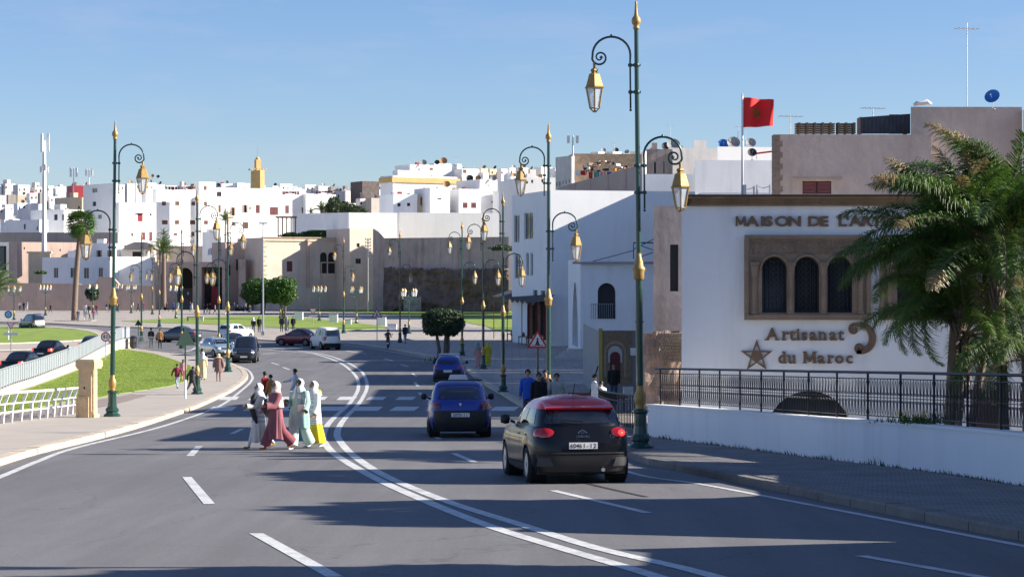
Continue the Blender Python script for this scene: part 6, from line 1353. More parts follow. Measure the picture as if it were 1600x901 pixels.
class Car:
    """x = length (front +), y = width, z up; two stacked rounded hulls: body and cabin"""
    def __init__(s, body, cabin, deck, n=5.0, nc=5.5, wheels=(), wr=.31, L=4.0):
        s.body, s.cabin, s.deck, s.n, s.nc, s.wheels, s.wr = body, cabin, deck, n, nc, wheels, wr
    def row(s, tab, z):
        if z <= tab[0][0]: return tab[0][1:]
        for a, b in zip(tab, tab[1:]):
            if z <= b[0]:
                t = (z-a[0])/(b[0]-a[0]); return [p+(q-p)*t for p, q in zip(a[1:], b[1:])]
        return tab[-1][1:]
    def dz(s, x, z):           # bonnet / boot height correction
        zt = s.body[-1][0]; zb = s.body[0][0]; top = s.deckz(x); k = (z-zb)/(zt-zb); k = max(0, k-.45)/.55
        return z-(zt-top)*k
    def deckz(s, x):
        d = s.deck
        if x <= d[0][0]: return d[0][1]
        for a, b in zip(d, d[1:]):
            if x <= b[0]: t = (x-a[0])/(b[0]-a[0]); return a[1]+(b[1]-a[1])*t
        return d[-1][1]
    def arch(s, x):
        h = 0
        for wx in s.wheels:
            r = s.wr+.055
            if abs(x-wx) < r: h = max(h, s.wr+math.sqrt(r*r-(x-wx)**2)-.01)
        return h
    def hull(s, tab, n, isbody, rows, capsub=True):
        mb = MB(); ends = 9; sides = 56 if isbody else 26; loops = []
        for z in rows:
            xr, xf, hw = s.row(tab, z); a = (xf-xr)/2; xc = (xf+xr)/2; lp = []
            ys = [math.sin(math.pi/2*(-1+2*i/(ends-1)))*.93 for i in range(ends)]
            ym = .93*hw; xe = se(a, hw, n, ym)
            for yy in ys: lp.append((xc+se(a, hw, n, yy*hw), yy*hw))           # front, y - to +
            for i in range(1, sides): x = xe-2*xe*i/sides; lp.append((xc+x, hw*(1-min(1, abs(x)/a)**n)**(1/n)))
            for yy in reversed(ys): lp.append((xc-se(a, hw, n, yy*hw), yy*hw))
            for i in range(1, sides): x = -xe+2*xe*i/sides; lp.append((xc+x, -hw*(1-min(1, abs(x)/a)**n)**(1/n)))
            out = []
            for x, y in lp:
                zz = s.dz(x, z) if isbody else z+(.03*(1-(y/hw)**2) if z > rows[-1]-.001 else 0)
                if isbody and abs(y) > hw*.7: zz = max(zz, min(s.arch(x), 5))
                out.append((x, y, zz))
            loops.append(out)
        m = len(loops[0])
        for lp in loops: mb.v += lp
        for i in range(len(loops)-1):
            for j in range(m): mb.f.append((i*m+j, i*m+(j+1)%m, (i+1)*m+(j+1)%m, (i+1)*m+j)); mb.m.append(0)
        # cap: join left and right points across, following the crown
        top = (len(loops)-1)*m; half = m//2
        e = ends
        L1 = [top+e-1+i for i in range(sides+1)]; R1 = [top+(m-i)%m if i else top for i in range(sides+1)]
        b = len(mb.v); cols = 6
        grid = []
        for i in range(sides+1):
            pa, pb = Vector(mb.v[R1[i]]), Vector(mb.v[L1[i]]); r_ = []
            for c in range(cols+1):
                if c == 0: r_.append(R1[i])
                elif c == cols: r_.append(L1[i])
                else:
                    q = pa.lerp(pb, c/cols); q.z += (.035 if not isbody else .02)*math.sin(math.pi*c/cols)**.7; mb.v.append(tuple(q)); r_.append(len(mb.v)-1)
            grid.append(r_)
        for i in range(sides):
            for c in range(cols): mb.f.append((grid[i][c], grid[i][c+1], grid[i+1][c+1], grid[i+1][c])); mb.m.append(0)
        mb.f.append(tuple([top+j for j in range(e)]+list(reversed(grid[0][1:-1])))); mb.m.append(0)
        rr = [top+e-1+sides+j for j in range(e)]
        mb.f.append(tuple(rr+grid[-1][1:-1])); mb.m.append(0)
        return mb
    def P(s, where, u_, z, off):     # point on surface: end panels use y, side panels use x
        tab, n = (s.cabin, s.nc) if z > s.split(where, u_) else (s.body, s.n)
        zr = z
        if tab is s.body:            # invert deck correction
            xr, xf, hw = s.row(tab, z)
            for _ in range(3):
                x = u_ if where in 'LR' else (xr if where == 'B' else xf)
                d = z-s.dz(x, zr); zr += d
        xr, xf, hw = s.row(tab, zr); a = (xf-xr)/2; xc = (xf+xr)/2
        if where == 'B': return Vector((xc-se(a, hw, n, u_)-off, u_, z))
        if where == 'F': return Vector((xc+se(a, hw, n, u_)+off, u_, z))
        y = hw*(1-min(1, abs(u_-xc)/a)**n)**(1/n)+off
        return Vector((u_, y if where == 'L' else -y, z))
    def split(s, where, u_): return s.cabin[0][0]+.005
    def patch(s, where, poly, off=.006, nu=8, nv=5, th=0.0):
        """quad patch: poly = 4 corners (u,z) in order"""
        mb = MB(); (a, b, c, d) = [Vector(q) for q in poly]; vs = []
        for i in range(nu+1):
            for j in range(nv+1):
                p = a.lerp(b, i/nu).lerp(d.lerp(c, i/nu), j/nv); vs.append(tuple(s.P(where, p.x, p.y, off)))
        mb.add(vs, [(i*(nv+1)+j, (i+1)*(nv+1)+j, (i+1)*(nv+1)+j+1, i*(nv+1)+j+1) for i in range(nu) for j in range(nv)]); return mb
def wheel(parent, x, y, r, rimmat, spokes=5):
    sgn = 1 if y > 0 else -1; m4 = Matrix.Translation((x, y, r)) @ Matrix.Rotation(R(-90*sgn), 4, 'X')
    w_ = .21; h = w_/2; mb = MB(); mb.lathe([(r*.6,-h),(r*.93,-h),(r,-h*.7),(r,h*.7),(r*.93,h),(r*.70,h*1.02),(r*.66,h*.7),(r*.62,h*.2)], n=24, mat=m4); wt = mb.build('wheel', tyre, parent, smooth=True)
    mb = MB(); mb.lathe([(r*.67,h*.75),(r*.68,h*.96),(r*.62,h*.92),(r*.60,h*.55),(.06,h*.5),(.05,h*.9),(.0,h*.95)], n=24, mat=m4)
    rm = mb.build('rim', steelrim if rimmat is rim else rimmat, wt, smooth=True)
    mb = MB()
    for k in range(spokes):
        m5 = m4 @ Matrix.Rotation(2*math.pi*k/spokes, 4, 'Z')
        for q in (-.045, .045): mb.box((.03, q-.018, h*.5), (r*.66, q+.018, h*.88), 0, m5)
    mb.lathe([(r*.62,h*.7),(r*.685,h*.99),(r*.69,h*.9)], n=24, mat=m4)
    mb.build('spokes', rimmat, rm)
PLATEFONT = {}
def plate(parent, loc, facing, text, w_=.5, h=.11, small=False):
    # facing -1: rear (looks to -x)
    o = MB().box((loc[0]-.01, loc[1]-w_/2, loc[2]-h/2), (loc[0]+.01, loc[1]+w_/2, loc[2]+h/2)).build('number_plate', platew, parent)
    if text:
        cu = bpy.data.curves.new('t', 'FONT'); cu.body = text; cu.size = h*.95; cu.align_x = 'CENTER'; cu.offset = .002
        tmp = bpy.data.objects.new('tmp', cu); COL.objects.link(tmp); bpy.context.view_layer.update(); me = bpy.data.meshes.new_from_object(tmp); bpy.data.objects.remove(tmp)
        m = Matrix(((0,0,facing,loc[0]+facing*.013),(-facing*-1*1.0 if False else facing,0,0,loc[1]),(0,1,0,loc[2]-h*.34),(0,0,0,1)))
        me.transform(m); me.materials.clear(); me.materials.append(M('plate ink', (.05,.05,.06), .6, var=0)); c = bpy.data.objects.new('plate_text', me); COL.objects.link(c); c.parent = o
def make_car(label, cat, spec, loc, heading, paint, roofpaint=None, lit=False, rimm=None, text='', taxi=False, near=False, name='parked_car', rear='hatch', group='cars on the road', lowblack=False):
    """heading: direction the car points, radians from +x"""
    t = thing(name, label, cat, loc, heading, group)
    # the road slopes down away from the camera: pitch the car with it
    d = Vector((math.cos(heading), math.sin(heading))); sl = (gz(loc.y+2*d.y)-gz(loc.y-2*d.y))/4
    t.rotation_euler = (0, -math.atan(sl), heading); t.rotation_mode = 'XYZ'
    c = Car(**{k: spec[k] for k in ('body', 'cabin', 'deck', 'wheels', 'wr', 'n', 'nc') if k in spec})
    zb, zt = c.body[0][0], c.body[-1][0]; rows = [zb+(zt-zb)*k/9 for k in range(10)]
    rows.insert(9, zt-.02)
    bo = c.hull(c.body, c.n, True, sorted(set(rows))).build('body', paint, t, smooth=True)
    z0, z1 = c.cabin[0][0], c.cabin[-1][0]; rws = sorted(set([z0, z0+.001]+[r[0] for r in c.cabin]+[z0+(z1-z0)*k/7 for k in range(8)]))
    cb = c.hull(c.cabin, c.nc, False, rws).build('cabin', paint if not roofpaint or True else roofpaint, t, smooth=True)
    for ob in (bo, cb):
        try:
            ob.data.set_sharp_from_angle(angle=R(38))
        except Exception: pass
    xr0, xf0, hw0 = c.row(c.body, .5)
    MB().box((xr0+.15, -hw0*.86, .16), (xf0-.2, hw0*.86, .42)).build('underbody', under, t)
    for wx in c.wheels:
        for s_ in (1, -1):
            wheel(t, wx, s_*(hw0-.11), c.wr, rimm or steelrim)
            MB().lathe([(c.wr+.05,-.3),(c.wr+.05,-.02)], n=16, mat=Matrix.Translation((wx, s_*(hw0-.02), c.wr)) @ Matrix.Rotation(R(-90*s_), 4, 'X')).build('wheel_well', under, t)
    # glazing
    g = spec['glass']
    def P_(nm, where, poly, m, off=.006, nu=8, nv=5, par=t): return c.patch(where, poly, off, nu, nv).build(nm, m, par, smooth=True, fix=False)
    wr_ = P_('rear_window', 'B', g['rear'], carglass); ws = P_('windscreen', 'F', g['front'], carglass)
    for s_ in 'LR':
        for q in g['side']: P_('side_window', s_, q, carglass, nu=6, nv=4)
    if roofpaint:
        mb = c.hull(c.cabin, c.nc, False, [z1-.20, z1-.16, z1-.115, z1-.08, z1-.045, z1-.02, z1]); mb.v = [(x*1.0+(0.006 if x > 0 else -.012), y*1.006, z+.007) for x, y, z in mb.v]; mb.build('roof', roofpaint, t, smooth=True, fix=False)
    # lamps, plates, bumpers, mirrors
    for s_ in (1, -1):
        for (a0, a1, b0, b1) in spec['tail']:
            q = [(s_*a0, b0), (s_*a1, b0), (s_*a1, b1), (s_*a0, b1)]; P_('tail_lamp', 'B', q, brakel if lit else taill, .012, 6, 4)
        if 'tailside' in spec:
            x0, x1, b0, b1 = spec['tailside']; P_('tail_lamp_side', 'L' if s_ > 0 else 'R', [(x0, b0), (x1, b0), (x1, b1), (x0, b1)], brakel if lit else taill, .012, 5, 4)
        a0, a1, b0, b1 = spec['head']; P_('head_lamp', 'F', [(s_*a0, b0), (s_*a1, b0), (s_*a1, b1), (s_*a0, b1)], headl, .012, 6, 4)
        mx, mz = spec['mirror']; hwm = c.row(c.body, z0)[2]
        mm = MB(); mm.tube([(mx, s_*(hwm-.05), mz-.03), (mx+.02, s_*(hwm+.03), mz)], .025, 6); mm.lathe([(.0,-.09),(.055,-.08),(.075,0),(.065,.07),(.0,.09)], n=10, mat=Matrix.Translation((mx, s_*(hwm+.13), mz+.03)) @ Matrix.Rotation(R(90), 4, 'X') @ Matrix.Diagonal((.9, 1.25, 1, 1))); mm.build('mirror', blackpl if (lowblack or near) else paint, t, smooth=True)
        # door lines and handles
        for dx in spec['doors']: P_('door_gap', 'L' if s_ > 0 else 'R', [(dx, .3), (dx+.012, .3), (dx+.012, z0-.03), (dx, z0-.03)], under, .004, 1, 6)
        for dx in spec['doors'][1:]: MB().cbox((dx+.18, s_*(hw0-.012), z0-.13), (.16, .03, .025)).build('door_handle', paint, t)
    hwb = c.row(c.body, .4)[2]
    P_('rear_bumper', 'B', [(-hwb*.97, zb+.01), (hwb*.97, zb+.01), (hwb*.97, spec['bump']), (-hwb*.97, spec['bump'])], blackpl, .012, 14, 4)
    P_('front_bumper', 'F', [(-hwb*.97, zb+.01), (hwb*.97, zb+.01), (hwb*.97, spec['bump']-.08), (-hwb*.97, spec['bump']-.08)], blackpl, .012, 14, 4)
    P_('grille', 'F', [(-.42, spec['head'][2]-.02), (.42, spec['head'][2]-.02), (.45, spec['head'][3]-.03), (-.45, spec['head'][3]-.03)], blackpl, .014, 6, 3)
    pz_ = spec['plate']; xb = c.P('B', .0, pz_, .02).x; plate(t, (xb, 0, pz_), -1, text); xf = c.P('F', 0, .48, .03).x; plate(t, (xf, 0, .45), 1, '')
    return t, c, P_
HATCH = dict(body=[(.20,-1.93,1.90,.83),(.34,-1.98,1.97,.88),(.52,-2.0,2.0,.895),(.72,-1.985,1.97,.90),(.90,-1.93,1.90,.875),(.99,-1.88,1.86,.84)],
    cabin=[(.965,-1.86,1.02,.80),(1.10,-1.79,.78,.765),(1.25,-1.66,.50,.715),(1.36,-1.52,.22,.655),(1.43,-1.38,.02,.58),(1.475,-1.18,-.15,.42)],
    deck=[(-2.0,.985),(.8,.985),(1.1,.96),(1.6,.88),(2.0,.74)], wheels=(-1.25,1.27), wr=.315, n=7.5, nc=5.5,
    glass=dict(rear=[(-.66,1.04),(.66,1.04),(.56,1.265),(-.56,1.265)], front=[(-.62,1.03),(.62,1.03),(.50,1.35),(-.50,1.35)],
        side=[[(-1.42,1.03),(-.62,1.03),(-.66,1.36),(-1.22,1.36)],[(-.56,1.02),(.42,1.02),(-.02,1.36),(-.58,1.37)]]),
    tail=[(.56,.79,.80,.95)], tailside=(-1.90,-1.72,.80,.95), head=(.5,.80,.66,.80), mirror=(.55,1.03), doors=(.66,-.58,-1.28), bump=.50, plate=.66)
SEDAN = dict(body=[(.22,-2.08,2.10,.80),(.34,-2.14,2.17,.85),(.52,-2.17,2.2,.87),(.74,-2.16,2.17,.872),(.92,-2.13,2.1,.85),(1.0,-2.10,2.05,.82)],
    cabin=[(.975,-1.50,1.15,.79),(1.10,-1.36,.92,.765),(1.25,-1.14,.62,.725),(1.38,-.92,.34,.68),(1.46,-.72,.12,.63),(1.51,-.5,-.1,.54)],
    deck=[(-2.17,1.0),(-1.3,1.0),(1.0,.985),(1.5,.90),(2.2,.74)], wheels=(-1.30,1.36), wr=.31, n=6.5, nc=5,
    glass=dict(rear=[(-.60,1.05),(.60,1.05),(.50,1.41),(-.50,1.41)], front=[(-.62,1.04),(.62,1.04),(.5,1.42),(-.5,1.42)],
        side=[[(-1.08,1.03),(-.34,1.03),(-.38,1.38),(-.80,1.38)],[(-.28,1.03),(.62,1.03),(.16,1.38),(-.30,1.40)]]),
    tail=[(.56,.81,.78,.96)], tailside=(-2.08,-1.94,.78,.96), head=(.5,.80,.64,.80), mirror=(.75,1.04), doors=(.84,-.31,-1.15), bump=.56, plate=.62)
SUV = dict(body=[(.24,-2.02,2.02,.82),(.36,-2.08,2.08,.87),(.58,-2.12,2.12,.90),(.80,-2.10,2.10,.905),(1.0,-2.05,2.03,.885),(1.08,-2.0,1.98,.86)],
    cabin=[(1.05,-1.98,1.05,.83),(1.2,-1.90,.82,.80),(1.36,-1.78,.52,.765),(1.50,-1.64,.24,.72),(1.56,-1.52,.02,.67),(1.60,-1.35,-.15,.58)],
    deck=[(-2.1,1.075),(.9,1.075),(1.1,1.05),(1.6,1.0),(2.1,.86)], wheels=(-1.3,1.32), wr=.34, n=6.5, nc=5,
    glass=dict(rear=[(-.6,1.14),(.6,1.14),(.54,1.46),(-.54,1.46)], front=[(-.64,1.12),(.64,1.12),(.54,1.48),(-.54,1.48)],
        side=[[(-1.6,1.12),(-.66,1.12),(-.70,1.48),(-1.35,1.48)],[(-.6,1.12),(.45,1.12),(0,1.48),(-.6,1.49)]]),
    tail=[(.56,.83,.88,1.02)], tailside=(-2.02,-1.85,.88,1.02), head=(.52,.83,.78,.92), mirror=(.6,1.13), doors=(.72,-.63,-1.4), bump=.56, plate=.80)
VANLET = dict(body=[(.24,-2.0,2.0,.80),(.36,-2.05,2.08,.86),(.58,-2.08,2.12,.89),(.80,-2.08,2.10,.895),(1.0,-2.06,2.0,.88),(1.08,-2.05,1.9,.86)],
    cabin=[(1.05,-2.04,1.25,.84),(1.2,-2.02,1.05,.82),(1.4,-1.98,.78,.79),(1.62,-1.93,.46,.76),(1.76,-1.86,.2,.71),(1.82,-1.7,-.0,.62)],
    deck=[(-2.1,1.075),(1.1,1.075),(1.4,1.03),(2.1,.85)], wheels=(-1.32,1.36), wr=.33, n=5, nc=5.5,
    glass=dict(rear=[(-.62,1.14),(.62,1.14),(.58,1.62),(-.58,1.62)], front=[(-.66,1.14),(.66,1.14),(.56,1.68),(-.56,1.68)],
        side=[[(-1.75,1.16),(-.86,1.16),(-.88,1.62),(-1.68,1.62)],[(-.78,1.14),(.05,1.14),(-.0,1.62),(-.78,1.62)],[(.12,1.12),(.9,1.12),(.32,1.62),(.1,1.62)]]),
    tail=[(.70,.86,.80,1.10)], tailside=(-2.02,-1.92,.80,1.10), head=(.52,.82,.74,.92), mirror=(.85,1.15), doors=(.95,.08,-.82), bump=.56, plate=.74)
black = carpaint('black', (.004,.004,.006), 0); redp = carpaint('red', (.85,.012,.025), 0); bluep = carpaint('blue', (.01,.035,.30), .2); bluer = carpaint('royal blue', (.01,.05,.36), .2)
greyp = carpaint('grey', (.10,.115,.14), .6); darkp = carpaint('charcoal', (.03,.035,.045), .4); whitep = carpaint('white', (.75,.75,.74), 0); pale = carpaint('pale blue', (.28,.36,.44), .3); wine = carpaint('wine', (.16,.012,.025), .2); navy = carpaint('navy', (.012,.018,.035), .3)
def ground(px_, D): return GX(px_, D, .008)
# near black hatchback with a red roof
loc = ground(880, 39.7)
t, c, P_ = make_car('near black hatchback with a red roof driving away, brake lamp glowing', 'car', HATCH, loc, R(98.8), black, redp, rimm=rim, text='6046 I - I 2', near=True, lowblack=True)
def oval(where, cu, cz, ru, rz_, off, nm, m, n=20):
    vs = [tuple(c.P(where, cu, cz, off+.012))]
    for q in (.6, 1.0):
        for k in range(n): a = 2*math.pi*k/n; vs.append(tuple(c.P(where, cu+ru*q*math.cos(a)*(1+.12*math.sin(a)), cz+rz_*q*math.sin(a), off+(.009 if q < 1 else -.004))))
    MB().add(vs, [(0, 1+k, 1+(k+1)%n) for k in range(n)]+[(1+k, 1+n+k, 1+n+(k+1)%n, 1+(k+1)%n) for k in range(n)]).build(nm, m, t, smooth=True, fix=False)
for ch in list(t.children):
    if ch.name.split('.')[0] in ('tail_lamp', 'tail_lamp_side'): bpy.data.objects.remove(ch)
for s_ in (1, -1): oval('B', s_*.67, .885, .165, .085, .016, 'tail_lamp', taill)
for s_ in 'LR': oval(s_, -1.80, .885, .085, .08, .012, 'tail_lamp', taill)
oval('B', -.70, .875, .07, .055, .028, 'lit_brake_lamp', brakel)
for x0, x1 in ((-.86, .86),): P_('bumper_trim', 'B', [(-.84, .52), (.84, .52), (.84, .545), (-.84, .545)], blackpl, .02, 12, 1)
for s_ in (1, -1):
    P_('lamp_core', 'B', [(s_*.62, .835), (s_*.72, .835), (s_*.72, .86), (s_*.62, .86)], headl if s_ > 0 else brakel, .02, 3, 2)
    P_('bumper_pod', 'B', [(s_*.52, .30), (s_*.80, .30), (s_*.78, .46), (s_*.58, .46)], M('grey plastic', (.05,.05,.055), .6, var=0), .03, 4, 3)
b0 = c.P('B', 0, .93, .02)
for dz in (0, -.05): # chevron badge
    MB().beam((b0.x, -.08, b0.z-.05+dz), (b0.x, 0, b0.z+dz), .012, .022).beam((b0.x, 0, b0.z+dz), (b0.x, .08, b0.z-.05+dz), .012, .022).build('badge', chrome, t)
def backtext(txt, y, z, size, parent, m, c, off=.016, nm='badge_lettering'):
    cu = bpy.data.curves.new('t', 'FONT'); cu.body = txt; cu.size = size; cu.align_x = 'CENTER'; cu.offset = .001
    tmp = bpy.data.objects.new('tmp', cu); COL.objects.link(tmp); bpy.context.view_layer.update(); me = bpy.data.meshes.new_from_object(tmp); bpy.data.objects.remove(tmp)
    x = c.P('B', y, z, off).x; me.transform(Matrix(((0,0,-1,x),(-1,0,0,y),(0,1,0,z),(0,0,0,1)))); me.materials.clear(); me.materials.append(m); o = bpy.data.objects.new(nm, me); COL.objects.link(o); o.parent = parent
backtext('CITROEN', 0, .80, .055, t, chrome, c); backtext('C3', -.52, .80, .075, t, chrome, c)
xs = c.P('B', 0, 1.30, 0).x
MB().prism([(xs-.09, 1.31), (xs+.30, 1.42), (xs+.30, 1.36), (xs-.04, 1.275)], -.60, .60).build('spoiler', redp, t); MB().beam((-1.0, 0, 1.5), (-1.22, 0, 1.72), .012).build('aerial', blackpl, t)
MB().beam((xs-.3, -.02, 1.07), (xs-.24, .38, 1.10), .02).build('wiper', blackpl, t)
MB().tube([(-2.0, -.35, .24), (-1.8, -.35, .24)], .035, 8).build('exhaust', greymetal, t)
for s_ in 'LR': P_('side_trim', s_, [(-.9, .22), (.9, .22), (.9, .33), (-.9, .33)], blackpl, .012, 10, 2)
# blue taxi saloon
t, c, P_ = make_car('blue saloon taxi with a roof sign driving away behind the black hatchback', 'car', SEDAN, ground(716, 61.5), R(93), bluep, text='50751 I 1', lowblack=True, rimm=steelrim)
P_('lower_skirt', 'B', [(-.84, .23), (.84, .23), (.82, .74), (-.82, .74)], blackpl, .011, 14, 4); plate(t, (c.P('B', 0, .62, .035).x, 0, .62), -1, '50751 I 1')
for s_ in (1, -1): P_('dark_lamp', 'B', [(s_*.55, .77), (s_*.82, .77), (s_*.81, .98), (s_*.55, .98)], M('dark red lamp', (.10,.008,.012), .2, var=0, coat=1), .016, 5, 4)
MB().prism([(-.28, 1.56), (.28, 1.56), (.22, 1.70), (-.22, 1.70)], -.09, .09, 0, Matrix.Rotation(R(90), 4, 'Z')).build('roof_sign', platew, t)
for x in (-.7, .2): MB().beam((x, -.66, 1.55), (x, .66, 1.55), .04, .03).build('roof_bar', blackpl, t)
cs = c.P('B', 0, .9, .02); MB().prism([(-.045, cs.z+.04), (.045, cs.z+.04), (0, cs.z-.05)], -.004, .004, 0, Matrix.Translation((cs.x, 0, 0)) @ Matrix.Rotation(R(90), 4, 'Z')).build('badge', chrome, t)
# small blue taxi farther on
t, c, P_ = make_car('small blue hatchback taxi with a roof rack, farther ahead', 'car', HATCH, ground(703, 130), R(88), bluer, text='6291 I 1', lowblack=True)
P_('lower_skirt', 'B', [(-.84, .21), (.84, .21), (.82, .72), (-.82, .72)], blackpl, .011, 14, 4); plate(t, (c.P('B', 0, .62, .035).x, 0, .62), -1, '')
mb = MB()
for y in (-.55, -.2, .2, .55): mb.beam((-1.1, y, 1.56), (0, y, 1.56), .03)
for x in (-1.1, 0): mb.beam((x, -.6, 1.6), (x, .6, 1.6), .04)
for x in (-1.1, 0):
    for y in (-.58, .58): mb.beam((x, y, 1.42), (x, y, 1.6), .03)
mb.build('roof_rack', whitemet, t)
def carat(*a, **k): return make_car(*a, **k)
carat('white panel van seen from behind, left of the scooter rider', 'van', dict(VANLET, body=[(q[0],)+q[1:] for q in VANLET['body']]), ground(508, 186), R(112), M('van cream white', (.70,.72,.68), .45, var=.03), lit=False, name='white_van')
t = bpy.data.objects['white_van']; t.scale = (1.05, .98, 1.02)
carat('wine red saloon ahead of the white van, seen from its rear right', 'car', SEDAN, ground(467, 196), R(150), wine)
carat('black compact van coming towards the camera on the left lane', 'car', VANLET, ground(384, 158), R(-87), navy, rimm=steelrim, name='oncoming_car')
carat('pale blue hatchback turning just left of the oncoming black van', 'car', HATCH, ground(341, 168), R(-62), pale, name='oncoming_car')
carat('dark car half hidden behind the pale blue hatchback', 'car', HATCH, ground(366, 182), R(-70), darkp, name='oncoming_car')
carat('white sport utility car seen from behind on the roundabout exit', 'car', SUV, ground(368, 212), R(62), whitep)
carat('dark grey saloon crossing the roundabout exit sideways', 'car', SEDAN, ground(279, 206), R(163), greyp)
carat('black saloon with lit brake lamps on the lower road', 'car', SEDAN, ground(81, 160), R(80), black, lit=True, text='')
carat('grey saloon beside the speed limit sign on the lower road', 'car', SEDAN, ground(148, 172), R(82), greyp, lit=True)
carat('black saloon with lit brake lamps partly hidden by the grey fence', 'car', SEDAN, ground(38, 136), R(78), black, lit=True)
carat('dark blue small van with bright rear doors behind the round lawn', 'van', VANLET, ground(50, 256), R(128), M('van indigo', (.05,.06,.10), .3, var=.03, coat=1), name='small_van')
t = bpy.data.objects['small_van']; Car_ = Car(**{k: VANLET[k] for k in ('body','cabin','deck','wheels','wr','n','nc')})
Car_.patch('B', [(-.8,.3),(.8,.3),(.78,1.08),(-.78,1.08)], .013, 10, 5).build('pale_rear_door', whitep, t, smooth=True, fix=False)
# ================= people =================
def skinm(n, c): return M('skin '+n, c, .55, var=.05)
SK = skinm('tan', (.42, .24, .15)); SK2 = skinm('brown', (.26, .14, .08))
HAIR = M('black hair', (.012, .010, .009), .6, var=.1)
def cl(name, c, r=.9): return M('cloth '+name, c, r, var=.12, scale=7)
JOBS = []
def fig(label, px_, D, h, face, top, legs, shoes=None, walk=.0, arms=(0, 0), elbow=(10, 10), kids=(), female=False, skin=None, near=False, group=None, gz_up=.13, bend=0, kidsize=False, seatdrop=0, cat='person', loc=None, hands=False, name='person', spread=(8, 8), head=0, knee=None):
    """one continuous skinned body; local +y is the way the person faces"""
    P = {}; q = math.radians; f = .94 if female else 1.0
    def add(n, p, r): P[n] = (Vector(p), r if hasattr(r, '__len__') else (r, r))
    b = q(bend); lean = lambda p: Vector((p.x, p.y*math.cos(b)+(p.z-.53)*math.sin(b), .53+(p.z-.53)*math.cos(b)-p.y*math.sin(b))) if p.z > .53 else p
    hip = .53-seatdrop
    add('pelvis', (0, 0, hip), (.082, .062)); add('waist', (0, 0, hip+.09), (.072*f, .052)); add('chest', (0, 0, hip+.21), (.092*f, .060)); add('neckb', (0, -.005, hip+.30), (.045, .04)); add('neck', (0, .002, hip+.325), (.030, .030)); add('head0', (0, .012, hip+.355), (.036, .042)); add('head', (0, .012, hip+.40), (.043, .052)); add('crown', (0, .004, hip+.448), (.034, .040))
    E = [('pelvis', 'waist'), ('waist', 'chest'), ('chest', 'neckb'), ('neckb', 'neck'), ('neck', 'head0'), ('head0', 'head'), ('head', 'crown')]
    for s_, sg, a, e, sp in (('R', 1, arms[0], elbow[0], spread[0]), ('L', -1, arms[1], elbow[1], spread[1])):
        sh = Vector((sg*.103*f, 0, hip+.275)); add('sh'+s_, sh, (.040, .038)); ua = .165; fa = .145
        d = Vector((sg*math.sin(q(sp)), math.sin(q(a)), -math.cos(q(a)))).normalized(); el = sh+d*ua; add('el'+s_, el, .026)
        d2 = Vector((sg*math.sin(q(sp*.3)), math.sin(q(a+e)), -math.cos(q(a+e)))).normalized(); wr = el+d2*fa; add('wr'+s_, wr, .017); E += [('neckb', 'sh'+s_), ('sh'+s_, 'el'+s_), ('el'+s_, 'wr'+s_)]
        if hands:
            pm_ = wr+d2*.028; add('pm'+s_, pm_, (.021, .012)); E.append(('wr'+s_, 'pm'+s_)); side = Vector((0, 1, 0)) if abs(d2.y) < .7 else Vector((0, 0, 1))
            for i in range(4):
                o_ = pm_+side*(.020-.0125*i); ln_ = (.036, .042, .039, .030)[i]; k1 = o_+d2*ln_*.5; k2 = o_+d2*ln_*.9+Vector((-sg*.010, 0, 0)); add(f'f{i}a{s_}', k1, .0055); add(f'f{i}b{s_}', k2, .0045); E += [('pm'+s_, f'f{i}a{s_}'), (f'f{i}a{s_}', f'f{i}b{s_}')]
            th = pm_-d2*.012+side*.030+Vector((-sg*.008, 0, 0)); add('th'+s_, th, .006); E.append(('pm'+s_, 'th'+s_))
        else: add('hd'+s_, wr+d2*.055, (.018, .011)); E.append(('wr'+s_, 'hd'+s_))
        # legs
        sw = walk*(1 if sg > 0 else -1); hp = Vector((sg*.045, 0, hip-.02)); add('hp'+s_, hp, (.060, .056))
        kb = max(0, -sw)*.8+4; kn0 = knee if knee is not None else None
        if seatdrop: kp = hp+Vector((0, .23, .0)); an = kp+Vector((0, .02, -.245))
        else: kp = hp+Vector((sg*.005, math.sin(q(sw))*.235, -math.cos(q(sw))*.235)); a2 = sw-kb; an = kp+Vector((0, math.sin(q(a2))*.235, -math.cos(q(a2))*.235))
        add('kn'+s_, kp, .036); add('cf'+s_, kp.lerp(an, .35), .033); add('an'+s_, an, .022); add('he'+s_, an+Vector((0, -.008, -.022)), .02); add('to'+s_, an+Vector((sg*.01, .085, -.028)), (.022, .012))
        E += [('pelvis', 'hp'+s_), ('hp'+s_, 'kn'+s_), ('kn'+s_, 'cf'+s_), ('cf'+s_, 'an'+s_), ('an'+s_, 'he'+s_), ('he'+s_, 'to'+s_)]
    names = list(P); low = min(P['heR'][0].z, P['heL'][0].z, P['toR'][0].z, P['toL'][0].z)-.012
    V = [lean(P[n][0]) for n in names]; V = [Vector((v.x, v.y, v.z-low))*h for v in V]; off = -low
    me = bpy.data.meshes.new('body'); me.from_pydata([tuple(v) for v in V], [(names.index(a), names.index(b_)) for a, b_ in E], [])
    g = loc if loc is not None else GX(px_, D, gz_up)
    t = thing(name, label, cat, g, face, group)
    o = bpy.data.objects.new('body', me); COL.objects.link(o); o.parent = t
    md = o.modifiers.new('skin', 'SKIN'); md.use_smooth_shade = True
    for i, n in enumerate(names):
        sv = me.skin_vertices[0].data[i]; r = P[n][1]; sv.radius = (r[0]*h, r[1]*h); sv.use_root = (n == 'pelvis')
    sb = o.modifiers.new('sub', 'SUBSURF'); sb.levels = sb.render_levels = 2 if near else 1
    bones = [(V[names.index(a)], V[names.index(b_)], b_) for a, b_ in E]
    JOBS.append((o, bones, [skin or SK, top, legs, shoes or blk], h, V[names.index('head')], V[names.index('crown')]))
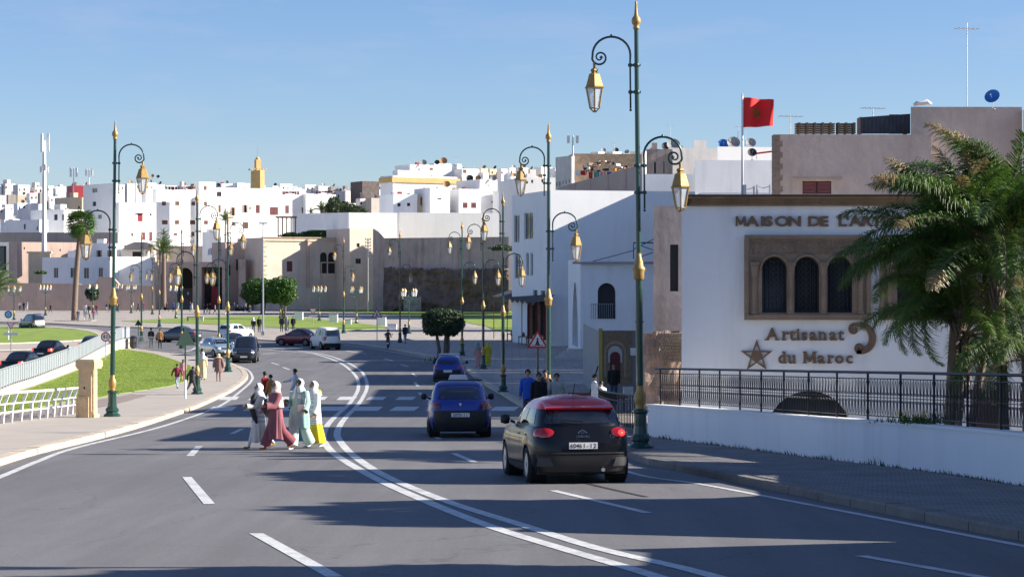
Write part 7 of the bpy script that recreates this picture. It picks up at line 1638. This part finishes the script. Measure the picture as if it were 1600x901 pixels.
    hd, cr = V[names.index('head')], V[names.index('crown')]
    info = dict(t=t, h=h, head=hd, crown=cr, V={n: V[i] for i, n in enumerate(names)}, hip=V[names.index('pelvis')])
    return info
def bake_people():
    bpy.context.view_layer.update(); dg = bpy.context.evaluated_depsgraph_get(); res = []
    for o, bones, mats, h, hd, cr in JOBS:
        ev = o.evaluated_get(dg); me = bpy.data.meshes.new_from_object(ev); res.append(me)
    for (o, bones, mats, h, hd, cr), me in zip(JOBS, res):
        o.modifiers.clear(); o.data = me; me.materials.clear()
        for m in mats: me.materials.append(m)
        for p in me.polygons:
            c = p.center; best = None; bd = 9
            for a, b, n in bones:
                ab = b-a; t_ = max(0, min(1, (c-a).dot(ab)/max(ab.length_squared, 1e-9))); d = (c-a-ab*t_).length
                if d < bd: bd = d; best = (n, t_)
            n, t_ = best; mi = 1
            if n in ('neck', 'head0', 'head', 'crown'): mi = 0
            elif n[:2] in ('hd', 'pm', 'f0', 'f1', 'f2', 'f3', 'th'): mi = 0
            elif n[:2] == 'wr': mi = 0 if t_ > .9 else 1
            elif n[:2] in ('kn', 'cf', 'an'): mi = 2
            elif n[:2] == 'hp': mi = 2
            elif n[:2] in ('he', 'to'): mi = 3
            elif n == 'waist': mi = 1 if t_ > .3 else 2
            p.material_index = mi; p.use_smooth = True
def hair(i, style='short', m=None):
    h = i['h']; c = i['head']+Vector((0, -.006*h, .012*h)); mb = MB(); n, k = 14, 9; rx, ry, rz = .053*h, .064*h, .062*h
    for a in range(k+1):
        th = math.pi*.62*a/k
        for b in range(n):
            ph = 2*math.pi*b/n; fr = math.cos(ph-math.pi/2); cut = 1 if fr < .35 else max(.45, 1-.55*(fr-.35)/.65); t_ = min(th, math.pi*.62*cut*(.86 if fr > .3 else 1)); nse = 1+.05*math.sin(ph*5+a)
            mb.v.append((c.x+rx*math.sin(t_)*math.cos(ph)*nse, c.y+ry*math.sin(t_)*math.sin(ph)*nse, c.z+rz*math.cos(t_)*nse))
    for a in range(k):
        for b in range(n): mb.f.append((a*n+b, a*n+(b+1)%n, (a+1)*n+(b+1)%n, (a+1)*n+b)); mb.m.append(0)
    if style == 'long': mb.tube([(c.x, c.y-.03*h, c.z), (c.x, c.y-.06*h, c.z-.06*h), (c.x, c.y-.055*h, c.z-.12*h)], [.045*h, .04*h, .02*h], 8)
    mb.build('hair', m or HAIR, i['t'], smooth=True)
def facef(i, near=True):
    h = i['h']; c = i['head']; mb = MB(); y = c.y+.050*h
    mb.add([(c.x-.008*h, y-.002*h, c.z-.008*h), (c.x+.008*h, y-.002*h, c.z-.008*h), (c.x, y+.012*h, c.z-.006*h), (c.x, y-.002*h, c.z+.012*h)], [(0,1,2),(0,2,3),(2,1,3)]); mb.build('nose', SK, i['t'])
    for s_ in (-1, 1): MB().lathe([(.0,-.003*h),(.0075*h,-.001*h),(.0075*h,.001*h),(0,.003*h)], n=8, mat=Matrix.Translation((s_*.018*h, y-.004*h, c.z+.010*h)) @ Matrix.Rotation(R(90), 4, 'X')).build('eye', blk, i['t']); 
    for s_ in (-1, 1): MB().box((s_*.018*h-.011*h, y-.008*h, c.z+.019*h), (s_*.018*h+.011*h, y+.0*h, c.z+.023*h)).build('eyebrow', HAIR, i['t'])
    MB().box((-.013*h, y-.008*h, c.z-.026*h), (.013*h, y+.001*h, c.z-.020*h)).build('mouth', M('lips', (.30,.10,.08), .5, var=0), i['t'])
def shell(i, rings, m, name='robe', folds=9, amp=.10, seg=36, open_front=0, smooth=True, phase=0, stripes=None):
    """garment: rings (z fraction, cx, cy, rx, ry, fold amount) in body heights"""
    h = i['h']; mb = MB(); n = seg; rr = []
    R2 = []
    for (a, b) in zip(rings, rings[1:]):
        for k in range(4): R2.append([p+(q-p)*k/4 for p, q in zip(a, b)])
    R2.append(list(rings[-1]))
    for z, cx, cy, rx, ry, fo in R2:
        for j in range(n):
            a = 2*math.pi*j/n; w_ = 1+amp*fo*(math.sin(a*folds+phase+z*3)+.5*math.sin(a*(folds+4)+1.3+phase)); mb.v.append(((cx+rx*math.cos(a)*w_)*h, (cy+ry*math.sin(a)*w_)*h, (z+(.008*fo*math.sin(a*folds*.5+phase) if z < .5 else 0))*h))
    for k in range(len(R2)-1):
        for j in range(n):
            mb.f.append((k*n+j, k*n+(j+1)%n, (k+1)*n+(j+1)%n, (k+1)*n+j)); mb.m.append((1 if (k//1)%2 else 0) if stripes else 0)
    return mb.build(name, [m]+([stripes] if stripes else []), i['t'], smooth=smooth, fix=False)
def sleeve(i, side, m, w0=.048, w1=.045, name='sleeve', to='wr'):
    h = i['h']; V = i['V']; a, b, c = V['sh'+side], V['el'+side], V[to+side]; MB().tube([a+Vector((0,0,.01*h)), a.lerp(b, .5), b, b.lerp(c, .55), b.lerp(c, .93)], [w0*h, w0*h*.95, w0*h*.85, w1*h*.9, w1*h], 12, caps=False).build(name, m, i['t'], smooth=True, fix=False)
def legwear(i, m, r0=.062, r1=.07, low=.06):
    h = i['h']; V = i['V']
    for s_ in 'RL':
        a, b, c = V['hp'+s_], V['kn'+s_], V['an'+s_]; MB().tube([a, a.lerp(b, .5), b, b.lerp(c, .5), c+Vector((0, 0, low*h-.04*h))], [r0*h, r0*h, (r0+r1)/2*h*.95, r1*h*.97, r1*h], 14, caps=False).build('trouser_leg', m, i['t'], smooth=True, fix=False)
def hijab(i, m, drape=.18, back=.02):
    h = i['h']; c = i['head']; mb = MB(); n, k = 22, 16
    for a in range(k+1):
        v = a/k
        for b in range(n+1):
            u_ = b/n; op_ = R(6)+R(62)*max(0, math.sin(math.pi*max(0, min(1, (v-.10)/.50))))**.7; ph = R(90)+op_+(2*math.pi-2*op_)*u_    # leaves the face open
            if v < .62: th = v/.62*math.pi*.72; rr_ = math.sin(th+.0)*1.0; z = c.z/h+.068*math.cos(th)+.006; rx, ry = .059*max(rr_, .02), .071*max(rr_, .02); cy = c.y/h-.012
            else:
                t_ = (v-.62)/.38; z = c.z/h-.040-t_*drape; rx = .050+.085*t_**.8; ry = .058+.045*t_; cy = c.y/h-.012-.01*t_
            w_ = 1+.05*math.sin(ph*7+v*6)*(v)
            front = math.cos(ph-math.pi/2); 
            if v < .62 and front > .75: w_ *= .98
            mb.v.append((rx*math.cos(ph)*w_*h, (cy+ry*math.sin(ph)*w_)*h, z*h))
    for a in range(k):
        for b in range(n): mb.f.append((a*(n+1)+b, a*(n+1)+b+1, (a+1)*(n+1)+b+1, (a+1)*(n+1)+b)); mb.m.append(0)
    o = mb.build('headscarf', m, i['t'], smooth=True, fix=False); sf = o.modifiers.new('thick', 'SOLIDIFY'); sf.thickness = .012; sf.offset = 0
    MB().lathe([(.0,-.05*h),(.045*h,-.035*h),(.055*h,-.01*h),(.05*h,.02*h),(.03*h,.03*h)], c=(0, c.y-.004*h, c.z-.045*h), n=14).build('scarf_wrap', m, i['t'], smooth=True)
# ---- the four women on the crossing ----
WD = 52.3
cream_c = cl('cream', (.70,.64,.56)); stripe = cl('grey stripe', (.52,.50,.50)); mauve = cl('mauve', (.25,.085,.105)); mauve2 = cl('deep mauve', (.22,.06,.08)); seag = cl('sea green', (.30,.47,.44)); mint = cl('mint', (.44,.60,.54)); yel2 = cl('mustard', (.70,.50,.02)); khaki = cl('khaki', (.20,.14,.07)); whitec = cl('white', (.74,.72,.68)); beigehj = cl('ivory', (.72,.60,.50)); darkc = cl('charcoal', (.04,.035,.04)); sneaker = cl('sneaker', (.60,.58,.66)); sandal = cl('tan shoe', (.42,.28,.10)); brownshoe = cl('brown shoe', (.30,.12,.06))
FACE = R(74)     # walking to the left and slightly towards the camera
w1 = fig('woman in white headscarf and cream striped tunic carrying a dark coat, leftmost of the four', 404, WD, 1.60, R(112), cream_c, whitec, sandal, walk=19, arms=(-10, 30), elbow=(20, 60), female=True, near=True, hands=True, gz_up=.005, name='woman')
facef(w1); hijab(w1, whitec, .12)
shell(w1, [(.10,0,0,.135,.11,1.2),(.28,0,0,.12,.095,1),(.45,0,0,.105,.085,.7),(.56,0,0,.100,.080,.4),(.64,0,0,.085,.068,.3),(.74,0,0,.100,.072,.2),(.815,0,0,.090,.060,0),(.835,0,0,.04,.04,0)], cream_c, stripes=None)
shell(w1, [(.36,0,0,.122,.10,.8),(.50,0,0,.112,.09,.6),(.64,0,0,.092,.074,.3),(.76,0,0,.104,.076,.2),(.822,0,0,.088,.062,0)], whitec, 'tunic', stripes=stripe)
for s_ in 'RL': sleeve(w1, s_, cream_c)
mb = MB(); h = 1.6; mb.tube([(-.18,.12,1.30),(-.15,.18,1.15),(-.16,.2,.95),(-.2,.15,.75),(-.22,.1,.62)], [.035,.06,.07,.06,.02], 10); mb.tube([(-.12,.1,1.32),(0,.16,1.22),(.1,.14,1.05)], [.05,.045,.03], 8); mb.build('carried_coat', darkc, w1['t'], smooth=True)
w2 = fig('woman in mauve robe and ivory headscarf with a khaki jacket over her arm', 431, WD-.7, 1.66, R(118), mauve, mauve, brownshoe, walk=20, arms=(10, 25), elbow=(50, 65), female=True, near=True, hands=True, gz_up=.005, name='woman')
facef(w2); hijab(w2, beigehj, .26)
legwear(w2, mauve2, .06, .075)
shell(w2, [(.16,0,.0,.125,.14,1.2),(.24,0,0,.12,.125,1.1),(.35,0,0,.115,.11,.9),(.50,0,0,.115,.095,.5),(.62,0,0,.105,.085,.3),(.74,0,0,.115,.085,.2),(.815,0,0,.105,.068,0),(.84,0,0,.045,.045,0)], mauve, phase=1)
for s_ in 'RL': sleeve(w2, s_, mauve, .058, .058)
mb = MB(); mb.tube([(.16,.20,1.12),(.19,.14,.95),(.16,.02,.78),(.12,-.15,.62),(.10,-.26,.50)], [.05,.09,.11,.09,.02], 10); mb.build('khaki_jacket', khaki, w2['t'], smooth=True); mb = MB()
for k in range(7): mb.tube([(.19+.012*math.sin(k), .19-.04*k, 1.06-.05*k), (.20, .0-.03*k, .84-.05*k)], .012, 5)
mb.build('jacket_folds', khaki, w2['t'])
w3 = fig('woman in sea-green tunic and white headscarf carrying a cream handbag, facing the camera', 468, WD-.2, 1.70, R(150), seag, mint, sneaker, walk=15, arms=(5, 15), elbow=(95, 25), female=True, near=True, hands=True, gz_up=.005, name='woman', skin=SK2, spread=(10, 24))
facef(w3); hijab(w3, cl('pale mint', (.68,.74,.70)), .16)
legwear(w3, mint, .068, .078)
shell(w3, [(.30,0,0,.155,.125,1.0),(.38,0,0,.15,.12,.9),(.48,0,0,.145,.115,.6),(.60,0,0,.125,.10,.3),(.72,0,0,.13,.095,.2),(.80,0,0,.118,.078,.1),(.835,0,0,.05,.05,0)], seag, 'tunic', phase=3)
for s_ in 'RL': sleeve(w3, s_, seag, .058, .055)
bg_ = MB(); bg_.box((-.30,.12,.92),(-.10,.22,1.08)); b_ = bg_.build('handbag_body', cl('cream leather', (.62,.55,.50), .5), w3['t']); MB().tube([(-.28,.17,1.08),(-.26,.12,1.22),(-.14,.12,1.22),(-.12,.17,1.08)], .012, 6).build('strap', MATS['cloth cream leather'], b_)
w4 = fig('woman in mustard skirt and pale striped blouse walking behind the sea-green woman', 490, WD+.6, 1.62, R(128), whitec, yel2, whitec, walk=10, arms=(5, 5), elbow=(30, 20), female=True, near=True, gz_up=.005, name='woman', hands=True)
facef(w4); hijab(w4, cl('off white', (.66,.66,.62)), .10); MB().tube([(-.13,-.02,1.36),(-.05,-.12,1.34),(.1,-.1,1.30),(.15,.02,1.16)], [.05,.07,.06,.03], 8).build('yellow_scarf', yel2, w4['t'], smooth=True)
shell(w4, [(.07,0,-.02,.175,.15,1.1),(.22,0,-.01,.155,.13,1),(.38,0,0,.13,.11,.6),(.48,0,0,.11,.095,.3)], yel2, 'skirt')
shell(w4, [(.36,0,-.0,.138,.118,.7),(.42,0,0,.135,.112,.5),(.56,0,0,.125,.10,.3),(.70,0,0,.125,.092,.2),(.80,0,0,.11,.075,.1),(.835,0,0,.05,.05,0)], whitec, 'striped_blouse', stripes=stripe)
for s_ in 'RL': sleeve(w4, s_, whitec, .055, .052)
# ---- other people ----
redc = cl('red', (.50,.03,.03)); orangec = cl('orange', (.75,.16,.02)); bluec = cl('bright blue', (.02,.10,.50)); bluec2 = cl('sky blue', (.03,.18,.75)); blackc = cl('black', (.012,.012,.014)); maroonc = cl('maroon', (.22,.015,.04)); pinkc = cl('pink', (.62,.28,.32)); tanc = cl('tan jacket', (.33,.16,.06)); greyc = cl('grey', (.22,.22,.24)); jean = cl('denim', (.05,.08,.15)); lightjean = cl('light denim', (.36,.42,.48)); beige = cl('pale beige', (.66,.54,.33)); brownc = cl('dusty brown', (.24,.14,.13)); lav = cl('white jacket', (.62,.64,.66))
def simple(label, x, D, h, face, top, legs, walk=10, hairstyle='short', scarf=None, up=.13, **k):
    i = fig(label, x, D, h, face, top, legs, walk=walk, gz_up=up, **k)
    if scarf: hijab(i, scarf, .12)
    elif hairstyle: hair(i, hairstyle)
    # jacket body gives the torso its clothing volume
    if h > 1.0 and D < 260 and k.get('name', 'person') != 'rider': shell(i, [(.47,0,0,.105,.082,.2),(.56,0,0,.098,.076,.3),(.66,0,0,.098,.074,.2),(.76,0,0,.112,.076,.1),(.815,0,0,.10,.062,0),(.84,0,0,.045,.04,0)], top, 'jacket', amp=.03, seg=20); [sleeve(i, s_, top, .042, .030) for s_ in 'RL']
    return i
A_ = R(180)
simple('child in red shirt on the crossing behind the women', 414, 90, 1.62, R(60), redc, jean, 14, up=.005, near=True, arms=(15, -15))
simple('child in orange shirt on the crossing beside the child in red', 423, 88.5, 1.50, R(60), orangec, jean, 10, up=.005, near=True, arms=(-10, 10))
simple('boy in white top and blue trousers pointing left on the crossing', 461, 92, 1.72, R(90), whitec, bluec2, 12, up=.005, near=True, arms=(55, 5), elbow=(20, 20))
i = simple('girl in maroon jacket and pale jeans skipping on the lawn edge', 277, 116, 1.38, R(20), maroonc, lightjean, 22, arms=(-35, 20), near=True, spread=(20, 30), up=.16); 
simple('small girl in pink behind the girl in maroon', 286, 127, 1.25, R(10), pinkc, pinkc, 8, hairstyle='long')
simple('boy in dark jacket striding beside the sign post', 300, 109, 1.52, R(-30), darkc, darkc, 30, near=True, arms=(40, -20), elbow=(60, 30), spread=(10, 25), bend=8)
for x, D, m, hj, sh, lab, hh in ((317, 128, beige, whitec, .06, 'woman in long pale beige robe and headscarf walking away on the left pavement', 1.66), ):
    i = fig(lab, x, D, hh, R(5), m, m, walk=6, female=True, near=True, name='woman'); hijab(i, hj, .16); shell(i, [(.07,0,0,.115,.10,1),(.3,0,0,.115,.095,.8),(.5,0,0,.105,.085,.5),(.62,0,0,.10,.08,.3),(.74,0,0,.112,.08,.2),(.815,0,0,.10,.065,0),(.84,0,0,.05,.045,0)], m); [sleeve(i, s_, m, .05, .045) for s_ in 'RL']
i = fig('person in dusty brown coat and trousers walking beside the woman in beige', 341.5, 126, 1.62, R(5), brownc, brownc, walk=8, near=True, arms=(-8, -8), spread=(22, 22)); hijab(i, beige, .04)
shell(i, [(.36,0,0,.15,.11,.8),(.5,0,0,.135,.10,.5),(.64,0,0,.12,.088,.3),(.76,0,0,.118,.082,.1),(.82,0,0,.10,.062,0),(.84,0,0,.045,.04,0)], brownc, 'coat'); [sleeve(i, s_, brownc, .055, .05) for s_ in 'RL']
simple('person in black hoodie holding something white, walking away near the litter bin', 236, 184, 1.72, R(10), blackc, blackc, 6)
simple('person in tan jacket beside the one in black hoodie', 250, 183, 1.68, R(-5), tanc, blackc, 6)
simple('person in black walking away beside the plain grey pole', 405, 236, 1.75, R(0), blackc, blackc, 6)
simple('woman in white headscarf and dark coat left of the person in black', 396, 236, 1.66, R(5), darkc, jean, 8, scarf=whitec)
for x, m, sc, lab in ((440, darkc, None, 'leftmost of three walkers behind the wine red car, in dark clothes'), (448, greyc, greyc, 'middle of three walkers, in grey robe and headscarf'), (458, blackc, None, 'rightmost of three walkers behind the wine red car, in black')):
    i = simple(lab, x, 240, 1.72, R(0), m, m, 6, scarf=sc)
    if sc: shell(i, [(.07,0,0,.12,.10,1),(.4,0,0,.11,.09,.5),(.78,0,0,.11,.08,.1),(.83,0,0,.05,.05,0)], m)
simple('walker in dark jacket and pale trousers behind the street lamp', 633, 197, 1.78, R(20), cl('navy', (.02,.03,.08)), cl('pale trousers', (.4,.36,.36)), 14, arms=(30, -20))
for x, D, m, sc, lab in ((747, 146, cl('salmon', (.50,.26,.24)), cl('teal scarf', (.12,.28,.26)), 'woman in long salmon pink robe walking on the shaded pavement'), (762.5, 147, cl('acid yellow', (.50,.46,.03)), cl('acid yellow scarf', (.50,.46,.03)), 'woman in long yellow robe and headscarf beside the street lamp')):
    i = fig(lab, x, D, 1.66, R(0), m, m, walk=5, female=True, name='woman'); hijab(i, sc, .16); shell(i, [(.09,0,0,.115,.10,1),(.35,0,0,.11,.09,.6),(.62,0,0,.10,.08,.3),(.78,0,0,.11,.08,.1),(.83,0,0,.05,.05,0)], m); [sleeve(i, s_, m, .05, .045) for s_ in 'RL']
# group of boys on the right pavement
simple('boy in bright blue jacket, leftmost of the group by the pedestrian sign', 825, 67, 1.70, R(160), bluec, jean, 6, near=True, arms=(5, 5))
facef(simple('boy in black printed shirt between the blue jacket and the lamp post', 842, 64.5, 1.62, R(180), blackc, jean, 4, near=True))
simple('boy mostly hidden behind the one in the black shirt', 852, 69, 1.68, R(175), darkc, jean, 4, near=True)
facef(simple('young person in pale top with a dark jacket open, right of the lamp post', 870, 65, 1.60, R(178), cl('pale shirt', (.42,.44,.42)), jean, 4, near=True, arms=(0, -12), spread=(22, 26)))
# pair in white jackets, standing man, rider
simple('boy in white hooded jacket facing right, beside the hoarding', 929, 78, 1.62, R(-80), lav, jean, 4, near=True, loc=Vector((S(929,0,78).x, 78, S(0,655,78).z)))
simple('second child in white jacket seen from behind, in front of the first', 938, 77, 1.40, R(-20), lav, jean, 4, near=True, loc=Vector((S(938,0,77).x, 77, S(0,656,77).z)), bend=10)
simple('man in black coat standing before the printed gate picture', 959, 95, 1.80, R(170), blackc, jean, 3, loc=GX(959, 95, .13))
# scooter and rider
g = GX(606.5, 186, .008)
sc_ = thing('scooter', 'dark motor scooter with number plate riding away on the right lane', 'scooter', g, R(90))
for x in (-.6, .62):
    m4 = Matrix.Translation((x, 0, .27)) @ Matrix.Rotation(R(90), 4, 'X'); MB().lathe([(.17,-.05),(.25,-.05),(.27,0),(.25,.05),(.17,.05)], n=18, mat=m4).build('wheel', tyre, sc_, smooth=True)
MB().tube([(.62,0,.27),(.52,0,.7),(.42,0,1.02)], [.04,.04,.03], 8).build('fork', greymetal, sc_); MB().tube([(.40,-.32,1.03),(.42,0,1.0),(.40,.32,1.03)], .02, 6).build('handlebar', blackpl, sc_)
MB().prism([(-.85,.62),(-.2,.58),(.0,.32),(.35,.30),(.5,.75),(.42,.8),(.28,.45),(.02,.45),(-.1,.75),(-.85,.80)], -.14, .14).build('bodywork', M('scooter plastic', (.02,.02,.03), .3, coat=1), sc_); MB().box((-.8,-.13,.78),(-.05,.13,.86)).build('seat', blackpl, sc_)
MB().box((-.9,-.1,.45),(-.88,.1,.58)).build('number_plate', platew, sc_); MB().box((-.88,-.08,.68),(-.86,.08,.75)).build('tail_lamp', taill, sc_)
for s_ in (1, -1): MB().tube([(.4,s_*.25,1.05),(.42,s_*.3,1.22)], .01, 5).cbox((.41,s_*.32,1.25),(.02,.12,.08)).build('mirror', blackpl, sc_)
freeze(sc_)
for x, D, rz, lab in ((367, 386, .4, 'parked scooter left of the tower foot, in shade'), (374, 384, .2, 'parked scooter in the middle of the shaded group'), (381, 386, .5, 'parked scooter on the right of the shaded group')):
    c_ = copy_tree(sc_); c_.location = GX(x, D, .13); c_.rotation_euler = (0, 0, rz); c_['label'] = lab; c_['group'] = 'scooters parked by the tower'
ir = fig('scooter rider in dark jacket and helmet with a small backpack', 0, 0, 1.72, 0, cl('rider navy', (.015,.018,.035)), darkc, loc=g+Vector((0, -.25, .49)), seatdrop=0.0, walk=0, arms=(50, 50), elbow=(30, 30), knee=1, bend=4, name='person')
ir['t'].location = g+Vector((0, -.30, -.02)); ir['t'].scale = (1, 1, 1)
JOBS.pop(); bpy.data.objects.remove(ir['t'].children[0]); bpy.data.objects.remove(ir['t'])
ir = fig('scooter rider in dark jacket and helmet with a small backpack', 0, 0, 1.72, 0, MATS['cloth rider navy'], darkc, loc=g+Vector((0, -.28, .36)), seatdrop=.2, arms=(48, 48), elbow=(20, 20), bend=0, near=True)
MB().lathe([(.0,-.11),(.09,-.10),(.125,-.03),(.13,.03),(.10,.10),(.04,.13),(0,.135)], c=(0, .01, ir['head'].z+.01), n=14).build('helmet', M('helmet', (.02,.02,.02), .2, coat=1), ir['t'], smooth=True); c_ = ir['V']['chest']; MB().cbox((0, -.16, c_.z-.08), (.28, .14, .34)).build('backpack', cl('backpack', (.10,.08,.07)), ir['t'])
# far plaza people: sun-lit strollers and the crowd in front of the gate
tops = [('white', whitec), ('black', blackc), ('navy', MATS['cloth navy']), ('maroon', maroonc), ('grey', greyc), ('pale blue', lightjean), ('pink', pinkc), ('tan', tanc), ('blue', bluec)]
far = [(31, 388, 0), (37, 388, 1), (42, 388, 5), (79, 366, 1), (122, 296, 2), (133, 300, 5), (140, 300, 4), (146, 302, 3), (134, 345, 0), (139, 345, 1), (151, 345, 3), (167, 372, 2), (172, 373, 1), (185, 372, 1), (208, 378, 0), (216, 378, 1), (224, 378, 3), (254, 380, 5), (261, 380, 3), (271, 381, 8), (278, 380, 5), (283, 381, 2), (297, 376, 2), (300, 377, 0), (294, 399.5, 5), (319, 350, 1), (324, 350, 3), (336, 345, 6), (328, 352, 1), (354, 338, 6), (384, 372, 0), (395, 384, 4), (392, 385, 1), (366, 384, 2)]
wh = ['by the ochre wall at far left', 'left of the fan palm trunk', 'just right of the fan palm trunk', 'near the dark shrub', 'between the shrub and the date palm', 'in front of the stair passage', 'beside the big gate', 'near the far lawn edge', 'left of the clipped tree']
protos = {}
used = {}
for k, (x, D, c) in enumerate(far):
    n, m = tops[c]; w_ = wh[0] if x < 60 else wh[1] if x < 116 else wh[2] if x < 131 else wh[3] if x < 176 else wh[4] if x < 240 else wh[5] if x < 292 else wh[6] if x < 312 else wh[7] if x < 360 else wh[8]
    cm = x; side = ['walking', 'standing', 'strolling'][k % 3]; lg = (darkc, jean, cream_c)[k % 3]; ln = ('dark', 'blue', 'cream')[k % 3]
    lab = f'distant person in {n} top and {ln} trousers {w_}'
    if lab in used: lab = lab.replace('distant person', ['second person', 'third person'][used[lab]-1])
    kk = f'distant person in {n} top and {ln} trousers {w_}'; used[kk] = used.get(kk, 0)+1
    up = .13 if D < 399 else 2.0
    i = fig(lab, x, D, random.uniform(1.55, 1.8), random.uniform(-1.5, 1.5)+(math.pi if k % 4 == 0 else 0), m, lg, walk=(18, 4, 12)[k % 3], group='distant people on the plaza', gz_up=up); hair(i)
for x, lab in ((382, 'first parked moped beside the tower foot, in shade'), (388, 'second parked moped in shade beside the clipped tree')):
    pass
bake_people()
